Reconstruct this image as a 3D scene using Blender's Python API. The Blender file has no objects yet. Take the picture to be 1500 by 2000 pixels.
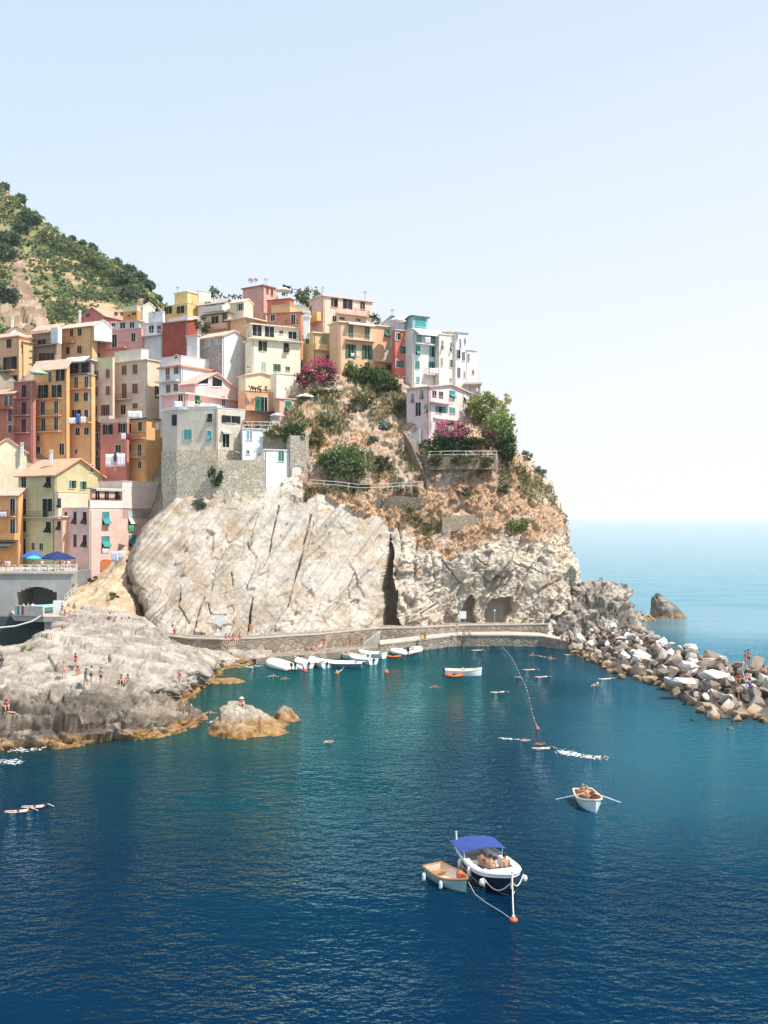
import bpy, math, random
import numpy as np
from mathutils import Vector, Matrix
R = math.radians
scene = bpy.context.scene
COL = scene.collection
random.seed(7)

# ------------------------------------------------------------------ camera, sky, sun, exposure
H = 20.0            # eye height over the sea
F = 2000.0          # focal length in photograph pixels (photograph 1500 x 2000)
CU, CV = 750.0, 1010.0
cam = bpy.data.cameras.new("camera"); cam_o = bpy.data.objects.new("camera", cam); COL.objects.link(cam_o)
cam_o.location = (0, 0, H); cam_o.rotation_euler = (R(90), 0, 0)
cam.sensor_fit = 'VERTICAL'; cam.sensor_height = 36; cam.lens = 36.0; cam.shift_y = 0.005
cam.clip_start = 0.5; cam.clip_end = 60000
scene.camera = cam_o

SUN_EL, SUN_AZ = 57.0, -24.0     # elevation; azimuth from +x (right), negative = towards the viewer
sd = Vector((math.cos(R(SUN_EL))*math.cos(R(SUN_AZ)), math.cos(R(SUN_EL))*math.sin(R(SUN_AZ)), math.sin(R(SUN_EL))))
world = bpy.data.worlds.new("World"); scene.world = world; world.use_nodes = True
nt = world.node_tree; nt.nodes.clear()
wo = nt.nodes.new('ShaderNodeOutputWorld'); bg = nt.nodes.new('ShaderNodeBackground'); sky = nt.nodes.new('ShaderNodeTexSky')
sky.sky_type = 'NISHITA'; sky.sun_disc = False
sky.sun_elevation = R(SUN_EL); sky.sun_rotation = math.atan2(sd.x, sd.y)
sky.air_density = 1.0; sky.dust_density = 1.0; sky.ozone_density = 1.0; sky.altitude = 20
bg.inputs['Strength'].default_value = 0.12
# a hazy summer sky: the blue washed out by haze, almost white towards the horizon
tc = nt.nodes.new('ShaderNodeTexCoord'); sx = nt.nodes.new('ShaderNodeSeparateXYZ'); mr = nt.nodes.new('ShaderNodeMapRange'); hz = nt.nodes.new('ShaderNodeMix')
hz.data_type = 'RGBA'; mr.inputs[1].default_value = 0.0; mr.inputs[2].default_value = 0.62; mr.inputs[3].default_value = 0.97; mr.inputs[4].default_value = 0.72
hc_ = nt.nodes.new('ShaderNodeMix'); hc_.data_type = 'RGBA'; hc_.inputs[6].default_value = (6.05, 6.1, 6.3, 1); hc_.inputs[7].default_value = (4.5, 5.55, 6.5, 1)
mr2 = nt.nodes.new('ShaderNodeMapRange'); mr2.inputs[1].default_value = 0.02; mr2.inputs[2].default_value = 0.5; sa_ = nt.nodes.new('ShaderNodeMath'); sa_.operation = 'MULTIPLY_ADD'; sa_.inputs[1].default_value = -.32; nt.links.new(sx.outputs[0], sa_.inputs[0]); nt.links.new(sx.outputs[2], sa_.inputs[2]); nt.links.new(sa_.outputs[0], mr2.inputs[0]); nt.links.new(mr2.outputs[0], hc_.inputs[0]); nt.links.new(hc_.outputs[2], hz.inputs[7])
nt.links.new(tc.outputs['Generated'], sx.inputs[0]); nt.links.new(sx.outputs[2], mr.inputs[0]); nt.links.new(mr.outputs[0], hz.inputs[0])
nt.links.new(sky.outputs[0], hz.inputs[6]); nt.links.new(hz.outputs[2], bg.inputs[0]); nt.links.new(bg.outputs[0], wo.inputs[0])
sl = bpy.data.lights.new("sun", 'SUN'); sl.energy = 4.5; sl.angle = R(0.5); sl.color = (1.0, 0.95, 0.87)
so = bpy.data.objects.new("sun", sl); COL.objects.link(so); so.rotation_euler = sd.to_track_quat('Z', 'Y').to_euler()
scene.cycles.volume_bounces = 3
scene.view_settings.view_transform = 'Standard'; scene.view_settings.look = 'None'
scene.view_settings.exposure = 0.46; scene.view_settings.gamma = 1.0

# ------------------------------------------------------------------ picture <-> place
def at(u, v, Y):
    return Vector(((u-CU)/F*Y, Y, H-(v-CV)/F*Y))
def wat(u, v, z=0.0):                 # the point at height z seen at (u, v), for points below the eye
    return at(u, v, (H-z)*F/(v-CV))
def proj(P):
    Y = np.maximum(P[..., 1], 1.0)
    return CU + F*P[..., 0]/Y, CV + F*(H-P[..., 2])/Y

# ------------------------------------------------------------------ noise
def _hash(i, j, k, s):
    h = (i*374761393 + j*668265263 + k*2147483647 + s*974634777) & 0xFFFFFFFF
    h = ((h ^ (h >> 13))*1274126177) & 0xFFFFFFFF
    h = ((h ^ (h >> 16))*2246822519) & 0xFFFFFFFF
    return ((h ^ (h >> 15)) & 0xFFFFFF)/float(0xFFFFFF)
def vnoise(p, s=0):
    p = np.asarray(p, float); f = np.floor(p); t = p-f; i = f.astype(np.int64)
    t = t*t*t*(t*(t*6-15)+10)
    x, y, z = i[..., 0], i[..., 1], i[..., 2]; tx, ty, tz = t[..., 0], t[..., 1], t[..., 2]
    def L(a, b, w): return a+(b-a)*w
    c = {}
    for dx in (0, 1):
        for dy in (0, 1):
            for dz in (0, 1): c[dx, dy, dz] = _hash(x+dx, y+dy, z+dz, s)
    return L(L(L(c[0,0,0], c[1,0,0], tx), L(c[0,1,0], c[1,1,0], tx), ty),
             L(L(c[0,0,1], c[1,0,1], tx), L(c[0,1,1], c[1,1,1], tx), ty), tz)*2-1
def fbm(p, o=4, s=0, ridge=False):
    a, r, n = 1.0, 0, 0
    p = np.asarray(p, float)
    for k in range(o):
        v = vnoise(p, s+k*17)
        if ridge: v = 1-2*np.abs(v)
        r = r+a*v; n += a; a *= .5; p = p*2.03+11.7
    return r/n
def facet(p, s=0, k=.9):
    """blocky rock: every cell of a jittered lattice is one tilted facet; returns height and closeness to the joint between two blocks"""
    p = np.asarray(p, float); f = np.floor(p).astype(np.int64); best = np.full(p.shape[:-1], 9e9); sec = best.copy(); val = np.zeros(p.shape[:-1])
    for dx in (-1, 0, 1):
        for dy in (-1, 0, 1):
            for dz in (-1, 0, 1):
                i, j, l = f[..., 0]+dx, f[..., 1]+dy, f[..., 2]+dz
                h = [_hash(i, j, l, s+q) for q in range(7)]
                e = [p[..., 0]-i-h[0], p[..., 1]-j-h[1], p[..., 2]-l-h[2]]
                d = e[0]**2+e[1]**2+e[2]**2
                v = (h[3]-.5)*1.2+k*(e[0]*(h[4]-.5)+e[1]*(h[5]-.5)+e[2]*(h[6]-.5))*2
                n = d < best; sec = np.where(n, best, np.minimum(sec, d)); val = np.where(n, v, val); best = np.where(n, d, best)
    return val, np.sqrt(sec)-np.sqrt(best)
def sstep(a, b, x):
    t = np.clip((x-a)/(b-a), 0, 1); return t*t*(3-2*t)
def inpoly(u, v, poly):
    r = np.zeros(u.shape, bool); n = len(poly)
    for i in range(n):
        x1, y1 = poly[i]; x2, y2 = poly[(i+1) % n]
        c = ((y1 > v) != (y2 > v)) & (u < (x2-x1)*(v-y1)/((y2-y1) or 1e-9)+x1)
        r ^= c
    return r
def pdist(u, v, line):
    d = np.full(u.shape, 1e9)
    for (x1, y1), (x2, y2) in zip(line[:-1], line[1:]):
        dx, dy = x2-x1, y2-y1; t = np.clip(((u-x1)*dx+(v-y1)*dy)/(dx*dx+dy*dy+1e-9), 0, 1)
        d = np.minimum(d, np.hypot(u-x1-t*dx, v-y1-t*dy))
    return d

# ------------------------------------------------------------------ materials
MATS = {}
def nodes(name):
    m = bpy.data.materials.new(name); m.use_nodes = True; t = m.node_tree
    b = t.nodes['Principled BSDF']
    return m, t, b
def N(t, kind, **kw):
    n = t.nodes.new('ShaderNode'+kind)
    for k, v in kw.items():
        if k in n.inputs: n.inputs[k].default_value = v
        else: setattr(n, k, v)
    return n
def mix(t, f, a, b, mode='MIX'):
    n = t.nodes.new('ShaderNodeMix'); n.data_type = 'RGBA'; n.blend_type = mode
    for sock, val in ((0, f), (6, a), (7, b)):
        if hasattr(val, 'is_linked') or isinstance(val, bpy.types.NodeSocket): t.links.new(val, n.inputs[sock])
        else: n.inputs[sock].default_value = val if sock == 0 else (*val[:3], 1)
    return n.outputs[2]
def ramp(t, fac, a, b):
    n = t.nodes.new('ShaderNodeMapRange'); n.inputs[1].default_value = a; n.inputs[2].default_value = b
    t.links.new(fac, n.inputs[0]); return n.outputs[0]
def texco(t, what='Object', scale=(1, 1, 1)):
    c = t.nodes.new('ShaderNodeTexCoord'); m = t.nodes.new('ShaderNodeMapping'); m.inputs['Scale'].default_value = scale
    t.links.new(c.outputs[what], m.inputs[0]); return m.outputs[0]
def noise(t, co, scale, detail=4, rough=.55):
    n = N(t, 'TexNoise', Scale=scale, Detail=detail, Roughness=rough); t.links.new(co, n.inputs['Vector']); return n.outputs[0]
def bump(t, b, h, strength=.3, dist=.05):
    n = N(t, 'Bump', Strength=strength, Distance=dist); t.links.new(h, n.inputs['Height']); t.links.new(n.outputs[0], b.inputs['Normal'])

def stucco(c, rough=.9):
    k = ('stucco', tuple(round(x, 3) for x in c))
    if k in MATS: return MATS[k]
    m, t, b = nodes('stucco'); co = texco(t)
    c = [min(.9, x) for x in c]
    dark = [x*.72 for x in c]; pale = [min(.92, x*1.1+.02) for x in c]
    n1 = ramp(t, noise(t, co, .35, 6, .65), .42, .68)
    n2 = ramp(t, noise(t, texco(t, scale=(2.6, 2.6, .22)), 1.0, 5, .7), .5, .75)
    n3 = ramp(t, noise(t, co, 1.6, 3), .45, .7)
    a = mix(t, n1, [x*.9 for x in c], pale); 
    f = t.nodes.new('ShaderNodeMath'); f.operation = 'MULTIPLY'; f.inputs[1].default_value = .5; t.links.new(n2, f.inputs[0])
    a2 = mix(t, f.outputs[0], a, dark)
    f2 = t.nodes.new('ShaderNodeMath'); f2.operation = 'MULTIPLY'; f2.inputs[1].default_value = .36; t.links.new(n3, f2.inputs[0])
    t.links.new(mix(t, f2.outputs[0], a2, dark), b.inputs['Base Color']); b.inputs['Roughness'].default_value = rough
    b.inputs['Specular IOR Level'].default_value = .2
    bump(t, b, noise(t, co, 9, 3), .25, .03)
    MATS[k] = m; return m
def plain(c, rough=.7, metal=0., var=.15, scale=3., name='paint', spec=.4):
    k = (name, tuple(round(x, 3) for x in c), rough, metal)
    if k in MATS: return MATS[k]
    m, t, b = nodes(name); co = texco(t)
    n = ramp(t, noise(t, co, scale, 4), .35, .7)
    t.links.new(mix(t, n, [x*(1-var) for x in c], [min(.95, x*(1+var*.5)) for x in c]), b.inputs['Base Color'])
    b.inputs['Roughness'].default_value = rough; b.inputs['Metallic'].default_value = metal; b.inputs['Specular IOR Level'].default_value = spec
    MATS[k] = m; return m
def shutter_mat(c):
    k = ('shut', tuple(c))
    if k in MATS: return MATS[k]
    m, t, b = nodes('slatted_paint'); co = texco(t)
    w = N(t, 'TexWave', Scale=2.2); w.bands_direction = 'Z'; t.links.new(co, w.inputs['Vector'])
    n = ramp(t, noise(t, co, 2.5, 3), .3, .7)
    t.links.new(mix(t, n, [x*.75 for x in c], [x*1.1 for x in c]), b.inputs['Base Color']); b.inputs['Roughness'].default_value = .6; b.inputs['Specular IOR Level'].default_value = .15
    bump(t, b, w.outputs['Fac'], .8, .03)
    MATS[k] = m; return m
def glass_mat():
    if 'glass' in MATS: return MATS['glass']
    m, t, b = nodes('window_glass'); n = ramp(t, noise(t, texco(t), .8, 2), .35, .65)
    t.links.new(mix(t, n, (.008, .010, .013), (.03, .035, .04)), b.inputs['Base Color']); b.inputs['Roughness'].default_value = .2; b.inputs['Specular IOR Level'].default_value = .2
    MATS['glass'] = m; return m
def tile_mat(c):
    k = ('tile', tuple(c))
    if k in MATS: return MATS[k]
    m, t, b = nodes('terracotta_tile'); uv = texco(t, 'UV')
    w = N(t, 'TexWave', Scale=.85, Distortion=.4); w.bands_direction = 'X'; t.links.new(uv, w.inputs['Vector'])
    n = ramp(t, noise(t, texco(t, 'UV', (3.5, 1.4, 1)), 1., 3), .3, .7)
    n2 = ramp(t, noise(t, uv, .5, 4, .7), .45, .7)
    a = mix(t, n, [x*.72 for x in c], [min(.9, x*1.15) for x in c]); a = mix(t, n2, a, [c[0]*.62, c[1]*.66, c[2]*.72])
    t.links.new(a, b.inputs['Base Color']); b.inputs['Roughness'].default_value = .85
    bump(t, b, w.outputs['Fac'], .9, .07)
    MATS[k] = m; return m
def masonry(c, scale=1.6, name='stone_masonry', dark=.55):
    k = (name, tuple(c), scale)
    if k in MATS: return MATS[k]
    m, t, b = nodes(name); co = texco(t)
    scale *= 2.2
    v = N(t, 'TexVoronoi', Scale=scale); v.feature = 'F1'; t.links.new(co, v.inputs['Vector'])
    e = N(t, 'TexVoronoi', Scale=scale); e.feature = 'DISTANCE_TO_EDGE'; t.links.new(co, e.inputs['Vector'])
    hs = N(t, 'SeparateColor'); t.links.new(v.outputs['Color'], hs.inputs[0])
    a = mix(t, hs.outputs[0], [x*.62 for x in c], [min(.9, x*1.25) for x in c])
    n = ramp(t, noise(t, co, .3, 5, .65), .4, .7)
    a = mix(t, n, a, [c[0]*.8, c[1]*.74, c[2]*.62])
    ed = ramp(t, e.outputs['Distance'], .0, .10)
    a = mix(t, ed, [x*dark for x in c], a)
    t.links.new(a, b.inputs['Base Color']); b.inputs['Roughness'].default_value = .92; b.inputs['Specular IOR Level'].default_value = .2
    bump(t, b, ed, .8, .1)
    MATS[k] = m; return m
def attr_mat(name, rough=.9, bscale=1.2, bdist=.25, bstr=.6, spec=.2, trans=0., fine=True, crack=None):
    m, t, b = nodes(name)
    a = N(t, 'Attribute', attribute_name='Col'); co = texco(t)
    n = ramp(t, noise(t, co, 2.2, 6, .65), .3, .72)
    col = mix(t, n, (.74, .72, .70), (1.12, 1.12, 1.12)) if fine else None
    out = mix(t, 1.0, a.outputs[0], col, 'MULTIPLY') if fine else a.outputs[0]
    b.inputs['Roughness'].default_value = rough; b.inputs['Specular IOR Level'].default_value = spec
    t.links.new(out, b.inputs['Base Color'])
    if bscale:
        h = noise(t, co, bscale, 8, .68)
        if crack:
            v = N(t, 'TexVoronoi', Scale=crack[0]); v.feature = 'DISTANCE_TO_EDGE'
            mm = t.nodes.new('ShaderNodeMapping'); mm.inputs['Scale'].default_value = crack[1]; mm.inputs['Rotation'].default_value = crack[2]
            d = N(t, 'TexNoise', Scale=.8, Detail=3); t.links.new(co, d.inputs['Vector'])
            ad = N(t, 'VectorMath', operation='MULTIPLY_ADD'); ad.inputs[1].default_value = (1.6,)*3
            t.links.new(d.outputs['Color'], ad.inputs[0]); t.links.new(co, ad.inputs[2]); t.links.new(ad.outputs[0], mm.inputs[0])
            t.links.new(mm.outputs[0], v.inputs['Vector'])
            e = ramp(t, v.outputs['Distance'], 0, .07)
            mu = t.nodes.new('ShaderNodeMath'); mu.operation = 'MULTIPLY_ADD'; mu.inputs[1].default_value = crack[3]
            t.links.new(e, mu.inputs[0]); t.links.new(h, mu.inputs[2]); h = mu.outputs[0]
        bump(t, b, h, bstr, bdist)
    if trans:
        ts = N(t, 'BsdfTranslucent'); t.links.new(out, ts.inputs[0]); mx = N(t, 'MixShader'); mx.inputs[0].default_value = trans
        o = t.nodes['Material Output']; t.links.new(b.outputs[0], mx.inputs[1]); t.links.new(ts.outputs[0], mx.inputs[2]); t.links.new(mx.outputs[0], o.inputs[0])
    return m

# ------------------------------------------------------------------ mesh building
def tag(o, label=None, cat=None, group=None, kind=None):
    if label: o['label'] = label
    if cat: o['category'] = cat
    if group: o['group'] = group
    if kind: o['kind'] = kind
    return o
def empty(name, label, cat, loc=(0, 0, 0), rz=0., group=None):
    o = bpy.data.objects.new(name, None); COL.objects.link(o); o.location = loc; o.rotation_euler = (0, 0, rz)
    o.empty_display_size = .2
    return tag(o, label, cat, group)
def link(name, me, mat, parent=None, loc=(0, 0, 0)):
    o = bpy.data.objects.new(name, me); COL.objects.link(o); o.location = loc
    if mat: me.materials.append(mat)
    if parent: o.parent = parent
    return o
def np_mesh(name, V, Fc, col=None, smooth=True):
    V = np.asarray(V, np.float32); Fc = np.asarray(Fc, np.int32)
    me = bpy.data.meshes.new(name); k = Fc.shape[1]
    me.vertices.add(len(V)); me.vertices.foreach_set('co', V.ravel())
    me.loops.add(Fc.size); me.loops.foreach_set('vertex_index', Fc.ravel())
    me.polygons.add(len(Fc)); me.polygons.foreach_set('loop_start', np.arange(len(Fc), dtype=np.int32)*k)
    me.update(calc_edges=True)
    me.polygons.foreach_set('use_smooth', np.full(len(Fc), smooth))
    if col is not None:
        a = me.color_attributes.new('Col', 'FLOAT_COLOR', 'POINT'); c = np.ones((len(V), 4), np.float32); c[:, :3] = col
        a.data.foreach_set('color', c.ravel())
    me.validate()
    return me
class MB:
    """collects boxes, prisms, tubes and quads into one mesh"""
    def __init__(s): s.v = []; s.f = []; s.uv = {}
    def add(s, vs, fs):
        b = len(s.v); s.v += [tuple(p) for p in vs]; s.f += [tuple(b+i for i in f) for f in fs]
    def hexa(s, p): s.add(p, [(0,3,2,1), (4,5,6,7), (0,1,5,4), (1,2,6,5), (2,3,7,6), (3,0,4,7)])
    def box(s, x0, x1, y0, y1, z0, z1, M=None):
        p = [Vector(q) for q in ((x0,y0,z0),(x1,y0,z0),(x1,y1,z0),(x0,y1,z0),(x0,y0,z1),(x1,y0,z1),(x1,y1,z1),(x0,y1,z1))]
        s.hexa([M @ q for q in p] if M else p)
    def prism(s, pts, z0, z1):
        n = len(pts); s.add([(x, y, z0) for x, y in pts]+[(x, y, z1) for x, y in pts],
            [tuple(range(n))[::-1], tuple(range(n, 2*n))]+[(i, (i+1) % n, n+(i+1) % n, n+i) for i in range(n)])
    def quad(s, a, b, c, d, uv=None):
        if uv: s.uv[len(s.f)] = uv
        s.add([a, b, c, d], [(0, 1, 2, 3)])
    def poly(s, pts): s.add(pts, [tuple(range(len(pts)))])
    def tube(s, pts, r, n=6, cap=True):
        pts = [Vector(p) for p in pts]; rs = r if isinstance(r, (list, tuple)) else [r]*len(pts); base = len(s.v)
        for i, p in enumerate(pts):
            d = (pts[min(i+1, len(pts)-1)]-pts[max(i-1, 0)]).normalized()
            x = d.cross(Vector((0, 0, 1))); x = x.normalized() if x.length > .05 else Vector((1, 0, 0)); y = d.cross(x)
            for k in range(n):
                a = 2*math.pi*k/n; s.v.append(tuple(p+(x*math.cos(a)+y*math.sin(a))*rs[i]))
        for i in range(len(pts)-1):
            for k in range(n): s.f.append((base+i*n+k, base+i*n+(k+1) % n, base+(i+1)*n+(k+1) % n, base+(i+1)*n+k))
        if cap:
            s.f.append(tuple(base+k for k in range(n))[::-1]); s.f.append(tuple(base+(len(pts)-1)*n+k for k in range(n)))
    def lathe(s, prof, n=12, c=(0, 0, 0)):
        b = len(s.v)
        for r, z in prof:
            for k in range(n):
                a = 2*math.pi*k/n; s.v.append((c[0]+r*math.cos(a), c[1]+r*math.sin(a), c[2]+z))
        for i in range(len(prof)-1):
            for k in range(n): s.f.append((b+i*n+k, b+i*n+(k+1) % n, b+(i+1)*n+(k+1) % n, b+(i+1)*n+k))
        s.f.append(tuple(b+k for k in range(n))[::-1]); s.f.append(tuple(b+(len(prof)-1)*n+k for k in range(n)))
    def build(s, name, mat, parent=None, org=(0, 0, 0), loc=(0, 0, 0), smooth=False):
        me = bpy.data.meshes.new(name); o = org
        me.from_pydata([(x-o[0], y-o[1], z-o[2]) for x, y, z in s.v], [], s.f)
        if s.uv:
            l = me.uv_layers.new(name='UVMap')
            for fi, uv in s.uv.items():
                for li, q in zip(me.polygons[fi].loop_indices, uv): l.data[li].uv = q
        if smooth: me.polygons.foreach_set('use_smooth', [True]*len(me.polygons))
        me.update()
        return link(name, me, mat, parent, loc)

# ------------------------------------------------------------------ lofted ground
def catmull(P, n):                    # P [K, ...] -> [n, ...] along axis 0
    K = len(P); t = np.linspace(0, K-1, n); i = np.clip(t.astype(int), 0, K-2); f = (t-i).reshape((-1,)+(1,)*(P.ndim-1))
    p0 = P[np.maximum(i-1, 0)]; p1 = P[i]; p2 = P[i+1]; p3 = P[np.minimum(i+2, K-1)]
    c = .5*((2*p1)+(-p0+p2)*f+(2*p0-5*p1+4*p2-p3)*f*f+(-p0+3*p1-3*p2+p3)*f**3)
    return c*.55+(p1+(p2-p1)*f)*.45
def loft(ctrl, nu, nv):
    P = np.array(ctrl, float)          # [cols, rows, 3]
    P = catmull(P, nu); P = np.swapaxes(catmull(np.swapaxes(P, 0, 1), nv), 0, 1)
    return P
def normals(P):
    a = np.gradient(P, axis=0); b = np.gradient(P, axis=1); n = np.cross(a, b)
    n /= np.linalg.norm(n, axis=-1, keepdims=True)+1e-9
    return n
def grid_faces(nu, nv):
    i = np.arange(nu*nv).reshape(nu, nv)
    return np.stack([i[:-1, :-1], i[1:, :-1], i[1:, 1:], i[:-1, 1:]], -1).reshape(-1, 4)
def ground(name, P, col, mat, label=None, cat=None, kind=None):
    me = np_mesh(name, P.reshape(-1, 3), grid_faces(*P.shape[:2]), col.reshape(-1, 3))
    return tag(link(name, me, mat), label, cat, kind=kind)
def lerp3(a, b, w): return np.asarray(a)*(1-w[..., None])+np.asarray(b)*w[..., None]
# ------------------------------------------------------------------ the headland
M_ROCK = attr_mat('cliff_rock', .92, 1.3, .16, .7)
M_SHORE = attr_mat('shore_rock', .85, 1.6, .2, .8)
def col_pts(rows): return [tuple(at(*r)) for r in rows]
def under(rows, d=2.5):               # a copy of the toe, pushed below the water
    u, v, Y = rows[0]; p = at(u, v, Y-1.5); return [(p.x, p.y, -d)]
head_cols = [
 [(300,1260,190),(290,1200,192),(285,1140,194),(290,1060,197),(340,985,199),(330,910,201),(325,880,203),(330,830,215)],
 [(292,1248,163),(262,1178,166),(250,1105,168),(276,1037,172),(344,962,175),(325,905,178),(322,880,181),(325,840,200)],
 [(300,1243,151.5),(282,1170,154),(256,1105,158),(292,1035,163),(352,965,167.5),(350,905,171.5),(350,880,175),(350,840,200)],
 [(350,1240,151),(345,1170,154),(350,1090,158),(390,1010,162.5),(430,960,167),(430,905,171.5),(430,880,175.5),(430,800,200)],
 [(440,1240,151),(445,1170,154.5),(455,1085,158.5),(490,1000,163),(520,968,165.5),(512,905,170),(510,852,175),(510,780,200)],
 [(560,1243,151.5),(565,1170,155),(575,1080,159.5),(596,988,164),(600,948,167),(600,868,172.5),(600,738,183),(600,690,205)],
 [(680,1235,155),(680,1165,158),(685,1080,161.5),(690,1000,165.5),(682,948,168.5),(690,850,174.5),(690,733,185),(690,690,205)],
 [(770,1228,159.5),(770,1160,161.5),(765,1090,164),(765,1030,167),(775,948,170),(778,850,175.5),(775,752,184),(775,700,205)],
 [(880,1222,165),(880,1160,166),(880,1095,166.5),(880,1035,168.5),(880,945,171),(880,892,172.2),(880,842,175),(880,760,200)],
 [(1010,1225,165.5),(1010,1160,167),(1010,1095,168),(1002,1030,170.5),(985,945,174),(965,895,176),(948,842,179),(920,770,200)],
 [(1075,1235,166.5),(1108,1170,167.5),(1106,1095,171),(1096,1030,174.5),(1066,950,179),(1008,895,182),(975,838,186),(930,775,205)],
 [(1130,1228,174),(1126,1165,180),(1118,1100,186),(1100,1030,190),(1070,948,195),(1012,892,200),(978,850,205),(935,780,215)],
 [(1130,1215,200),(1120,1160,205),(1090,1100,210),(1060,1030,215),(1020,950,220),(970,900,226),(940,850,232),(900,790,240)]]
NU, NV = 760, 430
ctrl = [under(c)+col_pts(c) for c in head_cols]
P = loft(ctrl, NU, NV)
n = normals(P); n *= np.where(n[..., 1:2] > 0, -1, 1)*1.0
# outward: away from the hill's inside
C_in = np.array((0, 215, 10)); n = np.where(((P-C_in)*n).sum(-1, keepdims=True) < 0, -n, n)
u, v = proj(P)
X, Y, Z = P[..., 0], P[..., 1], P[..., 2]
ju = u+8*fbm(P*.35, 3, 1); jv = v+8*fbm(P*.35, 3, 2)
VEG = [(596,978),(622,966),(660,984),(700,997),(740,1012),(775,1036),(830,1070),(880,1098),(930,1070),(1000,1048),(1040,1058),(1085,1078),(1140,1100),(1150,900),(1000,760),(900,700),(560,650),(560,850),(596,960)]
SLABL = [(240,1130),(250,1060),(345,950),(430,970),(380,1030),(330,1110),(290,1150),(255,1140)]
CLEFT = [(763,1040),(758,1078),(751,1112),(740,1157),(745,1160),(738,1230),(791,1230),(779,1202),(773,1163),(770,1131),(766,1099),(770,1078)]
CAVES = [[(920,1160),(930,1174),(926,1195),(932,1224),(901,1222),(899,1197),(908,1176)],
         [(958,1168),(999,1166),(1004,1188),(990,1204),(983,1224),(952,1222),(949,1197)], [(1078,1204),(1105,1192),(1118,1245),(1066,1245)]]
CRACKS = [([(503,996),(443,1069),(422,1115),(412,1155)],1.6,.5), ([(544,990),(531,1041),(521,1095),(511,1117)],2.2,.8),
 ([(607,1010),(587,1092),(574,1138),(562,1185)],2.8,1.0), ([(613,1020),(598,1080)],1.4,.5), ([(483,1064),(500,1086),(493,1115),(481,1148)],2.2,.6), ([(452,1117),(455,1145)],2,.6),
 ([(353,1148),(349,1183),(368,1214)],2.,.7), ([(400,1165),(387,1193),(378,1236)],2.4,.9), ([(494,1172),(485,1219),(481,1241)],3.6,1.2),
 ([(406,1176),(410,1197),(440,1198)],1.6,.5), ([(778,1022),(785,1069),(778,1095),(774,1121)],3.,1.1), ([(818,1052),(810,1099),(812,1125),(809,1163),(806,1189)],3.2,1.2),
 ([(505,1000),(490,1060),(470,1105)],1.3,.4), ([(640,1010),(646,1072),(642,1100)],1.1,.35), ([(690,1120),(680,1150),(690,1165)],1.4,.5), ([(616,1020),(622,1070),(640,1073)],1.1,.3),
 ([(840,1085),(850,1140),(835,1180)],2,.7), ([(860,1090),(900,1140),(885,1190)],2,.7), ([(930,1090),(985,1130)],1.6,.5), ([(1010,1100),(1060,1120)],2,.6),
 ([(1060,1070),(1112,1062)],1.6,.6), ([(815,1200),(850,1180)],1.8,.6), ([(965,990),(990,1012)],1.6,.4), ([(430,1160),(480,1140),(520,1120)],1.3,-.25), ([(560,1190),(640,1178),(740,1160)],1.2,-.2)]
veg = inpoly(ju, jv, VEG).astype(float)
slabl = inpoly(ju, jv, SLABL).astype(float)
rough_r = sstep(762, 790, ju)*(1-veg)
wallz = ((u < 605) & (v < 962) & (v > 850)).astype(float)
q = .80*X-.60*Z; al = .60*X+.80*Z
strata = fbm(np.stack([q*2.4, al*.12, Y*.2], -1), 3, 5)
S2 = fbm(np.stack([q*.55, al*.06, Y*.1], -1), 2, 9)
d = np.zeros_like(X)
smooth_z = (1-veg)*(1-rough_r)*(1-slabl)
d += slabl*(.45*strata+.25*fbm(P*.8, 3, 3))
terr = np.round(S2*3.0)/3.0
d += smooth_z*(.85*terr+.5*S2+.10*strata+.14*fbm(P*.5, 3, 4)+.06*fbm(P*2.5, 2, 6))
low = smooth_z*sstep(1165, 1190, v)*sstep(490, 520, u)
d += low*(.3*fbm(P*1.1, 4, 21))
wq = P+.22*np.stack([fbm(P*.4, 3, 15), fbm(P*.4, 3, 16), fbm(P*.4, 3, 17)], -1)
def aniso(a, b, lean=.35): return np.stack([(wq[..., 0]-lean*wq[..., 2])*a, wq[..., 1]*a, wq[..., 2]*b], -1)
fa, ea = facet(aniso(.22, .12), 201); fb, eb = facet(aniso(.55, .34), 211); fc_, ec = facet(aniso(1.3, .9), 221); fd_, ed_ = facet(aniso(2.6, 2.0), 225)
vor = fa*.55+fb*.4+fc_*.2
joint = (1-sstep(0, .05, ea))*.6+(1-sstep(0, .07, eb))*.35+(1-sstep(0, .08, ec))*.12
d += rough_r*(1.25*fa+.55*fb+.27*fc_+.12*fd_-joint*.35+.08*fbm(P*3, 2, 12)+.7*fbm(P*.15, 2, 14))
qv = X-.42*Z; sj = np.abs(((qv*.33+.35*fbm(P*.12, 2, 19)) % 1.0)-.5)
d += smooth_z*(-.22*(1-sstep(0, .03, sj))*sstep(-.1, .25, fbm(P*.16, 3, 20))+.3*fb*sstep(.05, .35, fbm(P*.2, 3, 22))+.1*fc_*sstep(-.1, .35, fbm(P*.25, 3, 23)))
d += smooth_z*(.34*fa*sstep(.0, .5, fbm(P*.12, 2, 18)+.2)+.07*fb)
d += veg*(.7*fbm(P*.35, 4, 31)+.3*fbm(P*1.3, 3, 33)+.55*fb+.25*fc_)
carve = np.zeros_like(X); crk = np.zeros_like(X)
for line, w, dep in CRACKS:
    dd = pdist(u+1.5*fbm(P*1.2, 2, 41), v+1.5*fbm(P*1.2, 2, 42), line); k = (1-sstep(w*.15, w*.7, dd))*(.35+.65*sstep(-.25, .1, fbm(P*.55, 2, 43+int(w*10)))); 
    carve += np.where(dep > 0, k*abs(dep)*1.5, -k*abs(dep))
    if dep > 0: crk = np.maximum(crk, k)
jc = 4*fbm(P*.7, 3, 51)
cl = inpoly(u+jc*(u > 755), v, CLEFT).astype(float)
cave = np.zeros_like(X)
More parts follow.
